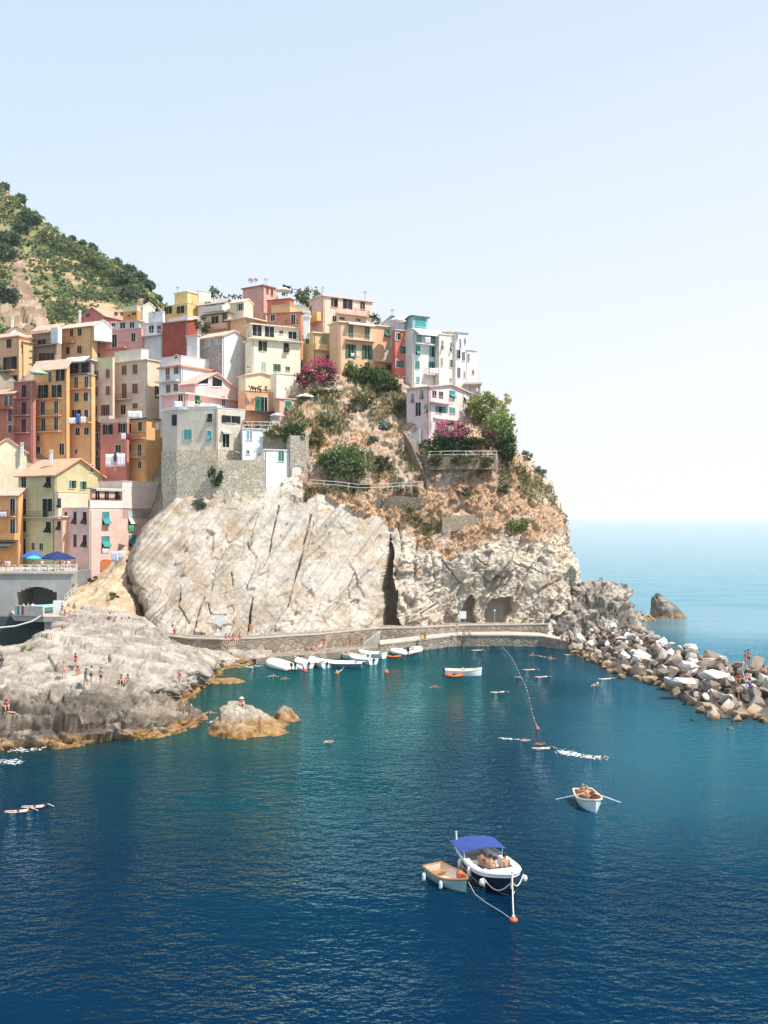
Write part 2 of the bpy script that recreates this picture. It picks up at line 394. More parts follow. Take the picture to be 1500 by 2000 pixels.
for c in CAVES: cave = np.maximum(cave, inpoly(u+jc, v+jc*.6, c))
P2 = P+n*(d*(1-cl)*(1-cave))[..., None]-n*carve[..., None]
P2[..., 1] += cl*9+cave*4.5
P2[..., 0] += cl*1.5
# flat garden terrace in front of the cliff house
# colours
r1 = fbm(P*.22, 4, 61); r2 = fbm(P*.9, 4, 62); r3 = fbm(P*3.0, 3, 63)
rock = lerp3((.41,.345,.28), (.57,.51,.445), sstep(-.35, .35, r1+.35*r2))
stk = fbm(np.stack([(X-.42*Z)*.9, Y*.2, Z*.07], -1), 4, 64)
rock = lerp3(rock, (.36,.29,.23), .3*sstep(.08, .5, stk)*(1-veg))
rock = lerp3(rock, (.52,.38,.26), .22*sstep(.1, .5, -stk)*(1-veg))
rock = lerp3(rock, (.58,.54,.49), .65*sstep(.05, .45, fbm(P*.3, 4, 65)))
rock = lerp3(rock, (.40,.29,.19), .6*sstep(.12, .42, fbm(P*.33, 4, 67))*(1-veg)); rock = lerp3(rock, (.50,.47,.44), .5*sstep(.1, .45, fbm(P*.5, 3, 68))*(1-veg))
rock = lerp3(rock, (.27,.20,.14), .7*slabl*sstep(-.3, .5, strata))
rock = lerp3(rock, (.50,.34,.20), .35*sstep(.25, .6, fbm(P*.45, 3, 66)))
rock = lerp3(rock, (.46,.36,.27), .4*rough_r*np.clip(joint+.5*sstep(.1, .5, r2), 0, 1))
rock = lerp3(rock, (.66,.565,.45), .7*rough_r*sstep(-.2, .4, fb))
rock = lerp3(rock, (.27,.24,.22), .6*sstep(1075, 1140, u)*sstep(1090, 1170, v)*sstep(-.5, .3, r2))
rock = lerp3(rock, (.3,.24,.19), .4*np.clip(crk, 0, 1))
soil = lerp3((.46,.33,.25), (.60,.49,.40), sstep(-.2, .4, r2))
dry = lerp3((.40,.225,.11), (.58,.36,.20), sstep(-.3, .4, r3))
drymask = sstep(-.05, .3, fbm(P*.3, 3, 71)+.35*r2+.45*np.exp(-((v-985)/55)**2)-.25*sstep(700, 850, 900-v))
grn = lerp3((.075,.085,.035), (.20,.17,.075), sstep(-.3, .4, r3))
grnmask = sstep(.04, .3, fbm(P*.25, 3, 75)+.25*r2+.35*np.exp(-((u-740)/60)**2-((v-760)/45)**2)-.22*sstep(930, 1010, v))
vegc = lerp3(soil, dry, drymask*.62); vegc = lerp3(vegc, grn, grnmask*.85)
vegc = lerp3(vegc, (.66,.56,.46), (1-.7*drymask)*.6*sstep(1010, 1080, u))
colr = lerp3(rock, vegc, veg*sstep(-.55, -.25, -r2-.2*r3+.35*drymask))
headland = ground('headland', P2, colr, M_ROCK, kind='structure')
HEAD = (P2, u, v, veg, drymask, grnmask, n)
def surf(uu, vv, off=0.):              # the point of the headland that is seen at (uu, vv)
    U, V = proj(P2); k = (U-uu)**2+(V-vv)**2+np.where(Y > 190, 1e5, 0); i = np.unravel_index(np.argmin(k), k.shape)
    p = P2[i].copy(); return Vector(p)

# ------------------------------------------------------------------ the dark point at the foot of the headland
pc = [[(1055,1250,.5),(1060,1215,4),(1068,1190,8),(1075,1180,8.5),(1085,1178,7)],
      [(1100,1252,.3),(1100,1222,3.5),(1106,1185,7),(1112,1160,9.5),(1120,1150,9.6)],
      [(1140,1248,.3),(1140,1222,3.5),(1140,1185,6.6),(1142,1146,9.8),(1146,1141,9.6)],
      [(1180,1240,.4),(1180,1215,3.4),(1178,1180,6.4),(1180,1150,8.8),(1182,1145,8.6)],
      [(1215,1232,.5),(1216,1210,3),(1214,1185,5),(1214,1160,7.2),(1214,1153,7.4)],
      [(1240,1226,.5),(1242,1213,1.8),(1240,1200,3),(1236,1188,4.2),(1230,1180,4.6)],
      [(1262,1222,-.5),(1262,1216,0.2),(1262,1212,.5),(1258,1208,.8),(1252,1203,.6)]]
ctrl = []
for c in pc:
    w = [tuple(at(uu, vv, 163+i*3.4)) for i, (uu, vv, z) in enumerate(c)]
    w = [(w[0][0], w[0][1]-1, -2.5)]+w+[(w[-1][0]+1.5, w[-1][1]+9, -2)]
    ctrl.append(w)
Pp = loft(ctrl, 230, 150); npn = normals(Pp); npn = np.where(((Pp-np.array((40, 178, 0)))*npn).sum(-1, keepdims=True) < 0, -npn, npn)
fp, ep = facet(Pp*(.2, .3, .5)+.4*fbm(Pp*.5, 2, 80)[..., None], 231); fp2, ep2 = facet(Pp*(.5, .8, 1.7), 241)
fp3, ep3 = facet(Pp*(1.2, 1.6, 3.2), 247)
dp = 1.3*fp+.6*fp2+.3*fp3-.5*(1-sstep(0, .06, ep))+.3*fbm(Pp*1.4, 3, 82)+.25*fbm(np.stack([Pp[..., 0]*.4, Pp[..., 1]*.4, Pp[..., 2]*2.2+Pp[..., 0]*.5], -1), 3, 84)
Pp = Pp+npn*dp[..., None]
rr = fbm(Pp*.7, 4, 83)
cp = lerp3((.15,.135,.125), (.46,.40,.35), sstep(-.35, .4, rr+.25*fbm(Pp*.2, 2, 85)))
cp = lerp3(cp, (.09,.07,.05), 1-sstep(.2, .9, Pp[..., 2]))
ground('rocky_point', Pp, cp, M_SHORE, 'dark craggy rock point at the foot of the cliff where the boulder breakwater starts', 'rock')

# ------------------------------------------------------------------ foreground shore rocks on the left
sc = [
 [(-60,1478,-.2),(-60,1425,1.6),(-60,1375,2.7),(-60,1340,3.4),(-60,1300,4.4),(-60,1272,5.2),(-60,1266,4.6)],
 [(40,1466,-.1),(40,1418,1.6),(40,1372,2.7),(40,1335,3.5),(40,1295,4.6),(40,1268,5.3),(40,1260,4.8)],
 [(100,1464,-.1),(100,1415,1.6),(100,1368,2.8),(100,1330,3.6),(100,1285,4.9),(100,1245,5.8),(100,1228,5.8)],
 [(170,1458,-.1),(170,1410,1.6),(170,1362,3.0),(170,1325,3.8),(170,1270,5.2),(165,1205,6.4),(165,1188,6.4)],
 [(240,1452,-.1),(240,1405,1.6),(240,1356,2.8),(240,1322,3.6),(240,1270,5.0),(235,1210,6.3),(235,1196,6.2)],
 [(300,1444,-.1),(300,1402,1.5),(300,1362,1.6),(300,1330,2.8),(300,1282,4.2),(292,1232,5.6),(290,1222,5.4)],
 [(345,1434,-.1),(342,1400,1.0),(340,1374,.2),(342,1345,1.6),(345,1300,3.2),(330,1258,4.2),(322,1248,4.0)],
 [(380,1420,-.1),(372,1400,.7),(372,1378,-.5),(380,1345,.3),(380,1310,2.4),(372,1275,3.2),(362,1262,3.2)],
 [(400,1410,-.8),(396,1396,-.8),(400,1372,-1.5),(410,1340,-.1),(410,1312,1.5),(410,1280,2.2),(408,1268,2.2)],
 [(425,1400,-2),(425,1380,-2),(430,1355,-2),(432,1326,-.3),(432,1308,.2),(440,1280,1.6),(440,1264,1.9)],
 [(470,1390,-2.5),(470,1360,-2.5),(470,1340,-2),(470,1320,-.6),(470,1301,.0),(472,1282,1.2),(475,1266,1.6)],
 [(530,1390,-2.5),(530,1360,-2.5),(530,1340,-2),(525,1310,-1),(525,1295,-.1),(525,1284,.6),(525,1270,1.2)],
 [(570,1390,-3),(570,1360,-3),(570,1340,-3),(565,1310,-2),(560,1295,-1),(560,1284,-.5),(560,1275,-.2)]]
ctrl = []
for c in sc:
    w = [tuple(wat(*q)) for q in c]; ctrl.append([(w[0][0], w[0][1]-5, -4)]+w+[(w[-1][0], w[-1][1]+10, w[-1][2]-2.5)])
Ps = loft(ctrl, 420, 330); ns = normals(Ps); ns = np.where(ns[..., 2:3] < 0, -ns, ns)
us, vs = proj(Ps)
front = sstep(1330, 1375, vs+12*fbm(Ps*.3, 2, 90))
xs, ys, zs = Ps[..., 0], Ps[..., 1], Ps[..., 2]
qa = zs*1.0-.22*xs+.25*ys*.3
st = fbm(np.stack([xs*.10, ys*.25, qa*2.2], -1), 4, 91)
led = np.abs((qa*1.35+.9*fbm(Ps*.22, 3, 92)) % 1.0-.5)*2
wps = Ps+.6*np.stack([fbm(Ps*.5, 3, 86), fbm(Ps*.5, 3, 87), fbm(Ps*.5, 3, 88)], -1)
al_ = wps[..., 0]*.93+wps[..., 1]*.36; ac_ = -wps[..., 0]*.36+wps[..., 1]*.93+wps[..., 2]*1.5
tl = np.stack([al_, ac_, wps[..., 2]*1.2], -1)
f1, e1 = facet(tl*(.16, .30, .3), 251); f2, e2 = facet(tl*(.34, .85, .8), 261); f3, e3 = facet(tl*(.9, 2.2, 1.6), 271)
jn = (1-sstep(0, .06, e1))*.5+(1-sstep(0, .08, e2))*.3+(1-sstep(0, .09, e3))*.12
def saw(T, k, seed, wn, tilt=.22):
    w = (ys-tilt*xs+wn*fbm(Ps*(.16/k, .16/k, 0), 4, seed))/T; fr_ = w-np.floor(w); return np.where(fr_ > .12, 1-(fr_-.12)/.88, fr_/.12)
sw1, sw2, sw3 = saw(4.2, 1, 111, 5.), saw(1.7, .6, 112, 2.6), saw(.75, .4, 113, 1.4, .3)
dsn = front*(1.15*(sw1-.5)*(.5+.8*sstep(-.3, .3, fbm(Ps*.2, 2, 114)))+.5*(sw2-.5)+.22*(sw3-.5)+1.0*f1+.3*f2+.12*f3-jn*.6)+(1-front)*(.5*fbm(Ps*.18, 3, 94)+.5*f1+.2*f2+.06*f3+.22*(sw1-.5)+.1*(sw2-.5)-jn*.4)
SCR = [([(62,1258),(95,1255),(90,1277),(60,1275)],3,.0), ([(92,1281),(110,1305),(122,1304)],2.,.7), ([(212,1275),(215,1298),(238,1296)],2.4,1.), ([(272,1300),(285,1293),(330,1289)],2.,.8),
       ([(60,1277),(92,1255)],2.5,.6), ([(110,1258),(165,1263),(200,1278)],1.6,.5), ([(75,1375),(90,1362),(110,1372)],6,1.2), ([(250,1352),(262,1372)],6,1.2), ([(0,1330),(40,1305)],2,.5), ([(0,1395),(60,1365)],2.6,.8), ([(263,1320),(280,1340)],1.8,.5)]
cs = np.zeros_like(xs)
for line, w, dep in SCR:
    k = 1-sstep(w*.4, w*1.3, pdist(us+2*fbm(Ps, 2, 97), vs+2*fbm(Ps, 2, 98), line)); cs += k*dep
Ps = Ps+ns*(dsn*sstep(-1.5, .8, zs)-cs)[..., None]
ra = fbm(Ps*.5, 4, 101); rb = fbm(Ps*1.8, 3, 102)
c1 = lerp3((.30,.255,.215), (.49,.435,.38), sstep(-.4, .4, ra+.3*rb))
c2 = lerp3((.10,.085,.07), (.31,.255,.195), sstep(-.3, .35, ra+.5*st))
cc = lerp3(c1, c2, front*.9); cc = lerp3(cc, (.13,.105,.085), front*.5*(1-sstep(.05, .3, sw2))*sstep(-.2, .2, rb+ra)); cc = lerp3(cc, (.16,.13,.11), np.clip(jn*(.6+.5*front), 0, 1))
zz = Ps[..., 2]
cc = lerp3(cc, lerp3((.25,.14,.055), (.38,.23,.11), sstep(-.3, .3, rb)), 1-sstep(.4, .9, zz+.45*ra))
cc = lerp3(cc, (.16,.09,.03), 1-sstep(-.6, .15, zz+.1*ra))
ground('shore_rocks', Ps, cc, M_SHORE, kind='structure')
SHORE = Ps
def shore_at(uu, vv):
    U, V = proj(Ps); k = (U-uu)**2+(V-vv)**2; i = np.unravel_index(np.argmin(k), k.shape); return Vector(Ps[i])

# ------------------------------------------------------------------ the ground under the village, the sandy slope, the far hill
M_SOIL = attr_mat('village_ground', .95, 1.2, .2, .6)
vg = []
for uu, rows in [(-160, [(1140,160),(1122,167),(1100,178),(900,190),(850,197),(715,205),(672,215),(690,240)]),
                 (60, [(1140,160),(1122,167),(1100,178),(900,190),(850,197),(715,205),(672,215),(690,240)]),
                 (180, [(1150,163),(1130,168),(1080,180),(905,192),(850,197),(715,205),(672,215),(690,240)]),
                 (262, [(1160,166),(1120,170),(1010,184),(915,192),(850,197),(700,206),(655,216),(680,240)]),
                 (330, [(1150,170),(1000,174),(890,182),(860,188),(770,192),(690,204),(625,216),(595,240)]),
                 (450, [(1040,174),(905,177),(870,184),(800,190),(740,194),(660,205),(620,216),(600,240)]),
                 (600, [(980,180),(900,183),(800,186),(735,190),(690,196),(640,206),(605,216),(590,240)]),
                 (730, [(980,182),(900,185),(800,188),(735,192),(700,198),(660,208),(630,220),(620,240)])]:
    vg.append([tuple(at(uu, a, b)) for a, b in rows])
Pv = loft(vg, 160, 120); Pv[..., 2] += .5*fbm(Pv*.25, 3, 110)-.6
cv = lerp3((.22,.18,.13), (.40,.33,.25), sstep(-.4, .4, fbm(Pv*.5, 3, 111)))
ground('village_ground', Pv, cv, M_SOIL, kind='structure')

sl_ = [[(120,1215,148),(120,1195,152),(130,1172,157),(140,1150,162),(150,1135,166)],
       [(165,1215,148),(168,1188,152),(172,1165,157),(178,1142,162),(182,1130,167)],
       [(215,1218,148),(215,1180,152.5),(216,1150,157),(216,1122,162),(214,1108,168)],
       [(262,1222,149),(258,1190,153),(250,1150,158),(246,1105,163),(246,1070,169)],
       [(300,1285,151),(295,1255,155),(282,1205,160),(272,1160,165),(266,1110,171)]]
Pl = loft([[tuple(at(*q)) for q in c] for c in sl_], 130, 120); nl = normals(Pl); nl = np.where(nl[..., 2:3] < 0, -nl, nl)
stl = fbm(np.stack([(Pl[..., 0]*.8-Pl[..., 2]*.6)*1.6, Pl[..., 2]*.2, Pl[..., 1]*.2], -1), 3, 121)
Pl += nl*(.3*stl+.4*fbm(Pl*.4, 4, 120, True))[..., None]
ground('sandy_slope', Pl, lerp3((.42,.30,.19), (.58,.45,.31), sstep(-.4, .4, fbm(Pl*.8, 4, 122))), M_ROCK, kind='structure')

hc = [[(-260,640,270),(-260,520,330),(-260,400,390),(-260,300,440),(-260,190,480),(-260,230,620)],
      [(-60,650,270),(-60,560,320),(-60,470,370),(-60,390,410),(-55,322,440),(-40,360,600)],
      [(20,650,270),(20,580,315),(22,500,360),(20,430,395),(12,374,420),(25,400,600)],
      [(90,655,270),(92,605,310),(95,545,345),(98,490,380),(100,446,405),(110,470,600)],
      [(170,655,275),(170,620,305),(175,570,335),(175,530,365),(172,490,390),(180,500,600)],
      [(240,655,280),(240,630,305),(240,595,330),(242,560,355),(240,532,375),(245,540,600)],
      [(300,655,285),(300,640,305),(300,620,325),(302,602,345),(300,582,360),(305,590,600)],
      [(335,665,290),(335,655,305),(335,645,325),(332,632,340),(328,612,350),(335,620,600)],
      [(420,690,300),(420,690,310),(420,690,325),(420,680,340),(420,680,350),(420,680,600)]]
Ph = loft([[tuple(at(*q)) for q in c] for c in hc], 260, 220); nh = normals(Ph); nh = np.where(nh[..., 2:3] < 0, -nh, nh)
uh, vh = proj(Ph)
SCAR = [(20,465),(40,500),(52,540),(70,585),(95,635),(60,650),(20,650),(-5,600),(20,560),(24,520)]
SC2 = [(262,572),(300,590),(325,610),(320,625),(290,612),(265,600)]
scar = (inpoly(uh+6*fbm(Ph*.08, 3, 130), vh+6*fbm(Ph*.08, 3, 131), SCAR) | inpoly(uh, vh, SC2)).astype(float)
Ph += nh*(2.2*fbm(Ph*.06, 4, 132)+scar*(2.0*facet(Ph*.11, 301)[0]+1.1*facet(Ph*.3, 311)[0]))[..., None]
g1 = fbm(Ph*.09, 4, 134)
hcol = lerp3((.145,.155,.065), (.27,.25,.115), sstep(-.4, .4, g1))
hcol = lerp3(hcol, (.50,.33,.20), sstep(.1, .3, fbm(np.stack([Ph[..., 0]*.05, Ph[..., 1]*.05, Ph[..., 2]*.12], -1), 4, 135)))
hcol = lerp3(hcol, lerp3((.24,.165,.11), (.42,.32,.235), sstep(-.35, .35, fbm(Ph*.2, 4, 136))), scar)
ground('hillside', Ph, hcol, M_SOIL, kind='structure')

# ------------------------------------------------------------------ sea
def axis(lo, hi, step, far):
    a = list(np.arange(lo, hi+step, step)); s = step; x = hi
    while x < far: s *= 1.35; x += s; a.append(x)
    s = step; x = lo
    while x > -far: s *= 1.35; x -= s; a.insert(0, x)
    return np.array(a)
gx = axis(-75, 130, 1.5, 11000); gy = axis(25, 235, 1.5, 11000); gx = np.clip(gx, -12000, 12000); gy = np.clip(gy, -12000, 12000)
GX, GY = np.meshgrid(gx, gy, indexing='ij'); PW = np.stack([GX, GY, np.zeros_like(GX)], -1)
def poly_xy(pts): return [tuple(wat(a, b))[:2] for a, b in pts]
land = [poly_xy([(-80,1470),(40,1466),(170,1460),(300,1447),(392,1412),(372,1385),(345,1372),(410,1340),(470,1305),(560,1290),(680,1278),(820,1262),(900,1257),(1060,1256),(1110,1262),(1122,1283),(1200,1310),(1285,1338),(1330,1370),(1385,1405),(1600,1405)]),
        poly_xy([(420,1440),(470,1448),(545,1425),(585,1410),(560,1395),(540,1385),(470,1385),(430,1420),(420,1440)])]
dl = np.full(GX.shape, 1e9)
for l in land: dl = np.minimum(dl, pdist(GX, GY, l))
shal = np.exp(-(dl/2.6)**1.2)*(.6+.6*fbm(PW*.25, 3, 140))
U, V = proj(PW); 
cove = np.exp(-(((U-640)/330)**2+((V-1370)/125)**2))*(GY > 20)
green = np.clip(cove*1.25+.45*fbm(PW*.05, 3, 141)*np.exp(-((V-1480)/160)**2), 0, 1)*(GY > 20)
wc = lerp3((.0016,.0155,.045), (.006,.058,.060), np.clip(green*1.1+.55*np.exp(-(((U-500)/420)**2+((V-1520)/170)**2))*(.6+.8*fbm(PW*.07, 3, 144)), 0, 1))
wc = lerp3(wc, (.028,.115,.17), .9*sstep(980, 1330, U+90*fbm(PW*.06, 3, 145))*sstep(1760, 1420, V)*(GY > 20))  # sky reflection on the right painted into the water colour as lighter blue
out = sstep(1130, 1330, U)*sstep(1700, 1400, V)*0
wc = lerp3(wc, (.24,.31,.35), np.clip(sstep(150, 185, GY)*sstep(40, 60, GX)+sstep(215, 280, GY), 0, 1)*.8)  # outer sea: pale sky reflection painted into its colour
wc = lerp3(wc, lerp3((.06,.04,.014), (.022,.04,.026), sstep(-.3, .3, fbm(PW*.6, 3, 142))), np.clip(shal, 0, 1)*.75)
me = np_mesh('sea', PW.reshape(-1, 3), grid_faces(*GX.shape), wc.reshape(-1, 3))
m, t, b = nodes('sea_water')
a = N(t, 'Attribute', attribute_name='Col'); co = texco(t, 'Object', (1, 1.5, 1))
mp = co
def wavetex(rz, sx_, sy_, sc, dt):
    c = t.nodes.new('ShaderNodeTexCoord'); mpp = t.nodes.new('ShaderNodeMapping'); mpp.inputs['Scale'].default_value = (sx_, sy_, 1); mpp.inputs['Rotation'].default_value = (0, 0, R(rz))
    t.links.new(c.outputs['Object'], mpp.inputs[0]); return noise(t, mpp.outputs[0], sc, dt, .5)
wv = wavetex(18, .8, 1.1, .92, 2); wv2 = wavetex(-14, .9, 1.15, 2.8, 3)
wv3 = noise(t, texco(t, 'Object', (.05, .11, 1)), 1., 2, .5)
s1 = t.nodes.new('ShaderNodeMath'); s1.operation = 'MULTIPLY_ADD'; s1.inputs[1].default_value = .5; t.links.new(wv2, s1.inputs[0]); t.links.new(wv, s1.inputs[2])
# gusts: patches of calmer and rougher water
gm = ramp(t, wv3, .3, .7); gs = t.nodes.new('ShaderNodeMapRange'); gs.inputs[3].default_value = .38; gs.inputs[4].default_value = 1.0; t.links.new(wv3, gs.inputs[0]); gs.inputs[1].default_value = .35; gs.inputs[2].default_value = .65
bp = N(t, 'Bump', Distance=.56); t.links.new(s1.outputs[0], bp.inputs['Height']); oc = t.nodes.new('ShaderNodeTexCoord'); sp_ = N(t, 'SeparateXYZ'); t.links.new(oc.outputs['Object'], sp_.inputs[0])
cl_ = t.nodes.new('ShaderNodeMapRange'); cl_.inputs[1].default_value = 120; cl_.inputs[2].default_value = 230; cl_.inputs[3].default_value = 1; cl_.inputs[4].default_value = .14; t.links.new(sp_.outputs[1], cl_.inputs[0])
ms = t.nodes.new('ShaderNodeMath'); ms.operation = 'MULTIPLY'; t.links.new(gs.outputs[0], ms.inputs[0]); t.links.new(cl_.outputs[0], ms.inputs[1])
t.links.new(ms.outputs[0], bp.inputs['Strength']); t.nodes.remove(b)
df = N(t, 'BsdfDiffuse'); gl = N(t, 'BsdfGlossy', Roughness=.05); fr = N(t, 'Fresnel', IOR=1.17); mxs = N(t, 'MixShader')
t.links.new(a.outputs[0], df.inputs['Color']); t.links.new(bp.outputs[0], gl.inputs['Normal']); t.links.new(bp.outputs[0], fr.inputs['Normal'])
t.links.new(mix(t, ramp(t, fr.outputs[0], .5, 1.0), (.09, .54, .70), (.98, .99, 1.0)), gl.inputs['Color'])
t.links.new(fr.outputs[0], mxs.inputs[0]); t.links.new(df.outputs[0], mxs.inputs[1]); t.links.new(gl.outputs[0], mxs.inputs[2]); t.links.new(mxs.outputs[0], t.nodes['Material Output'].inputs[0])
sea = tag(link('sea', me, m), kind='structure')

# ------------------------------------------------------------------ summer haze: one closed box of air round everything
mh = bpy.data.materials.new('haze'); mh.use_nodes = True; th = mh.node_tree; th.nodes.clear(); oh = th.nodes.new('ShaderNodeOutputMaterial'); pvn = th.nodes.new('ShaderNodeVolumePrincipled')
pvn.inputs['Color'].default_value = (.97, .985, 1, 1); pvn.inputs['Density'].default_value = .75e-4; pvn.inputs['Anisotropy'].default_value = .2; th.links.new(pvn.outputs[0], oh.inputs['Volume'])
mbh = MB(); mbh.box(-12500, 12500, -12500, 12500, -30, 215); tag(mbh.build('haze', mh), 'thin summer haze over the sea', 'haze', kind='stuff')
# ------------------------------------------------------------------ houses
TERRA = (.62,.33,.20); TERRA2 = (.72,.38,.24)
WHITE = (.84,.82,.79); SUR = (.78,.72,.62)
DK = (.016,.022,.020); GRN = (.05,.19,.13); TEAL = (.07,.30,.30); BRN = (.24,.085,.05); LGR = (.30,.46,.33)
M_GLASS = glass_mat(); M_IRON = plain((.10,.09,.085), .6, .4, name='iron_railing'); M_PALE = plain((.62,.60,.56), .7, name='pale_railing')
class Face:
    """a vertical wall seen in the photograph: s runs to the right along it, w outwards"""
    def __init__(s, p0, p1, eye=Vector((0, 0))):
        s.p0 = Vector(p0); d = Vector(p1)-s.p0; s.L = d.length; s.t = d.normalized(); s.n = Vector((s.t.y, -s.t.x))
    def hit(s, u, v):
        k = (u-CU)/F                    # ray x = k*y
        den = s.t.x-k*s.t.y
        q = (k*s.p0.y-s.p0.x)/den; Y = s.p0.y+q*s.t.y
        return q, H-(v-CV)/F*Y, Y
    def pt(s, q, w, z): p = s.p0+s.t*q+s.n*w; return Vector((p.x, p.y, z))
    def box(s, mb, s0, s1, w0, w1, z0, z1):
        mb.hexa([s.pt(s0, w1, z0), s.pt(s1, w1, z0), s.pt(s1, w0, z0), s.pt(s0, w0, z0), s.pt(s0, w1, z1), s.pt(s1, w1, z1), s.pt(s1, w0, z1), s.pt(s0, w0, z1)])
class Block: pass
def block(root, org, part, col, Fu, Fv, Y, a=32, d=7., down=6., matw=None):
    """one box of a building: Fu = left edge, front corner, right edge in the photograph, Fv = top and foot at the front corner, Y = its distance"""
    uL, uC, uR = Fu; vt, vb = Fv; a = R(a); b = Block(); b.root = root; b.org = org; b.col = col
    c = at(uC, vt, Y); Cn = Vector((c.x, c.y)); b.zt = c.z; b.zb = at(uC, vb, Y).z; b.z0 = b.zb-down
    dL = Vector((-math.cos(a), math.sin(a))); dR = Vector((math.sin(a), math.cos(a)))
    def run(dv, u):
        k = (u-CU)/F; den = dv.x-k*dv.y
        t = (k*Cn.y-Cn.x)/den if abs(den) > 1e-6 else -1
        return t
    tL = run(dL, uL) if uL < uC else d
    tR = run(dR, uR) if uR > uC else d
    if not .3 < tL < 60: tL = d
    if not .3 < tR < 60: tR = d
    A = Cn+dL*tL; B = Cn+dR*tR; D = A+dR*tR
    b.A, b.C, b.B, b.D, b.dL, b.dR, b.tL, b.tR, b.Y = A, Cn, B, D, dL, dR, tL, tR, Y
    b.L = Face(A, Cn); b.R = Face(Cn, B)
    b.mat = matw or stucco(col); b.part = part
    b.gable = []
    return b
def walls(b, parent=None):
    m = MB(); m.prism([tuple(b.A), tuple(b.C), tuple(b.B), tuple(b.D)], b.z0, b.zt)
    for g in b.gable: m.add(g, [tuple(range(len(g)))])
    b.wall = m.build(b.part, b.mat, b.root, b.org); return b.wall
def roof_slab(b, q, th=.18, mat=None, name='roof', parent=None, mb=None):
    """q: four corners (eave left, eave right, ridge right, ridge left)"""
    e0, e1, r1, r0 = [Vector(p) for p in q]; up = (e1-e0).cross(r0-e0).normalized()
    if up.z < 0: up = -up
    lu = (e1-e0).length; lv = (r0-e0).length
    m = mb or MB(); o = up*th
    m.quad(e0+o, e1+o, r1+o, r0+o, [(0, 0), (lu, 0), (lu, lv), (0, lv)])
    m.add([e0, e1, r1, r0], [(3, 2, 1, 0)])
    for x, y in ((e0, e1), (e1, r1), (r1, r0), (r0, e0)): m.quad(x, y, y+o, x+o, [(0, 0), (1, 0), (1, .1), (0, .1)])
    return m
def V3(p, z): return Vector((p.x, p.y, z))
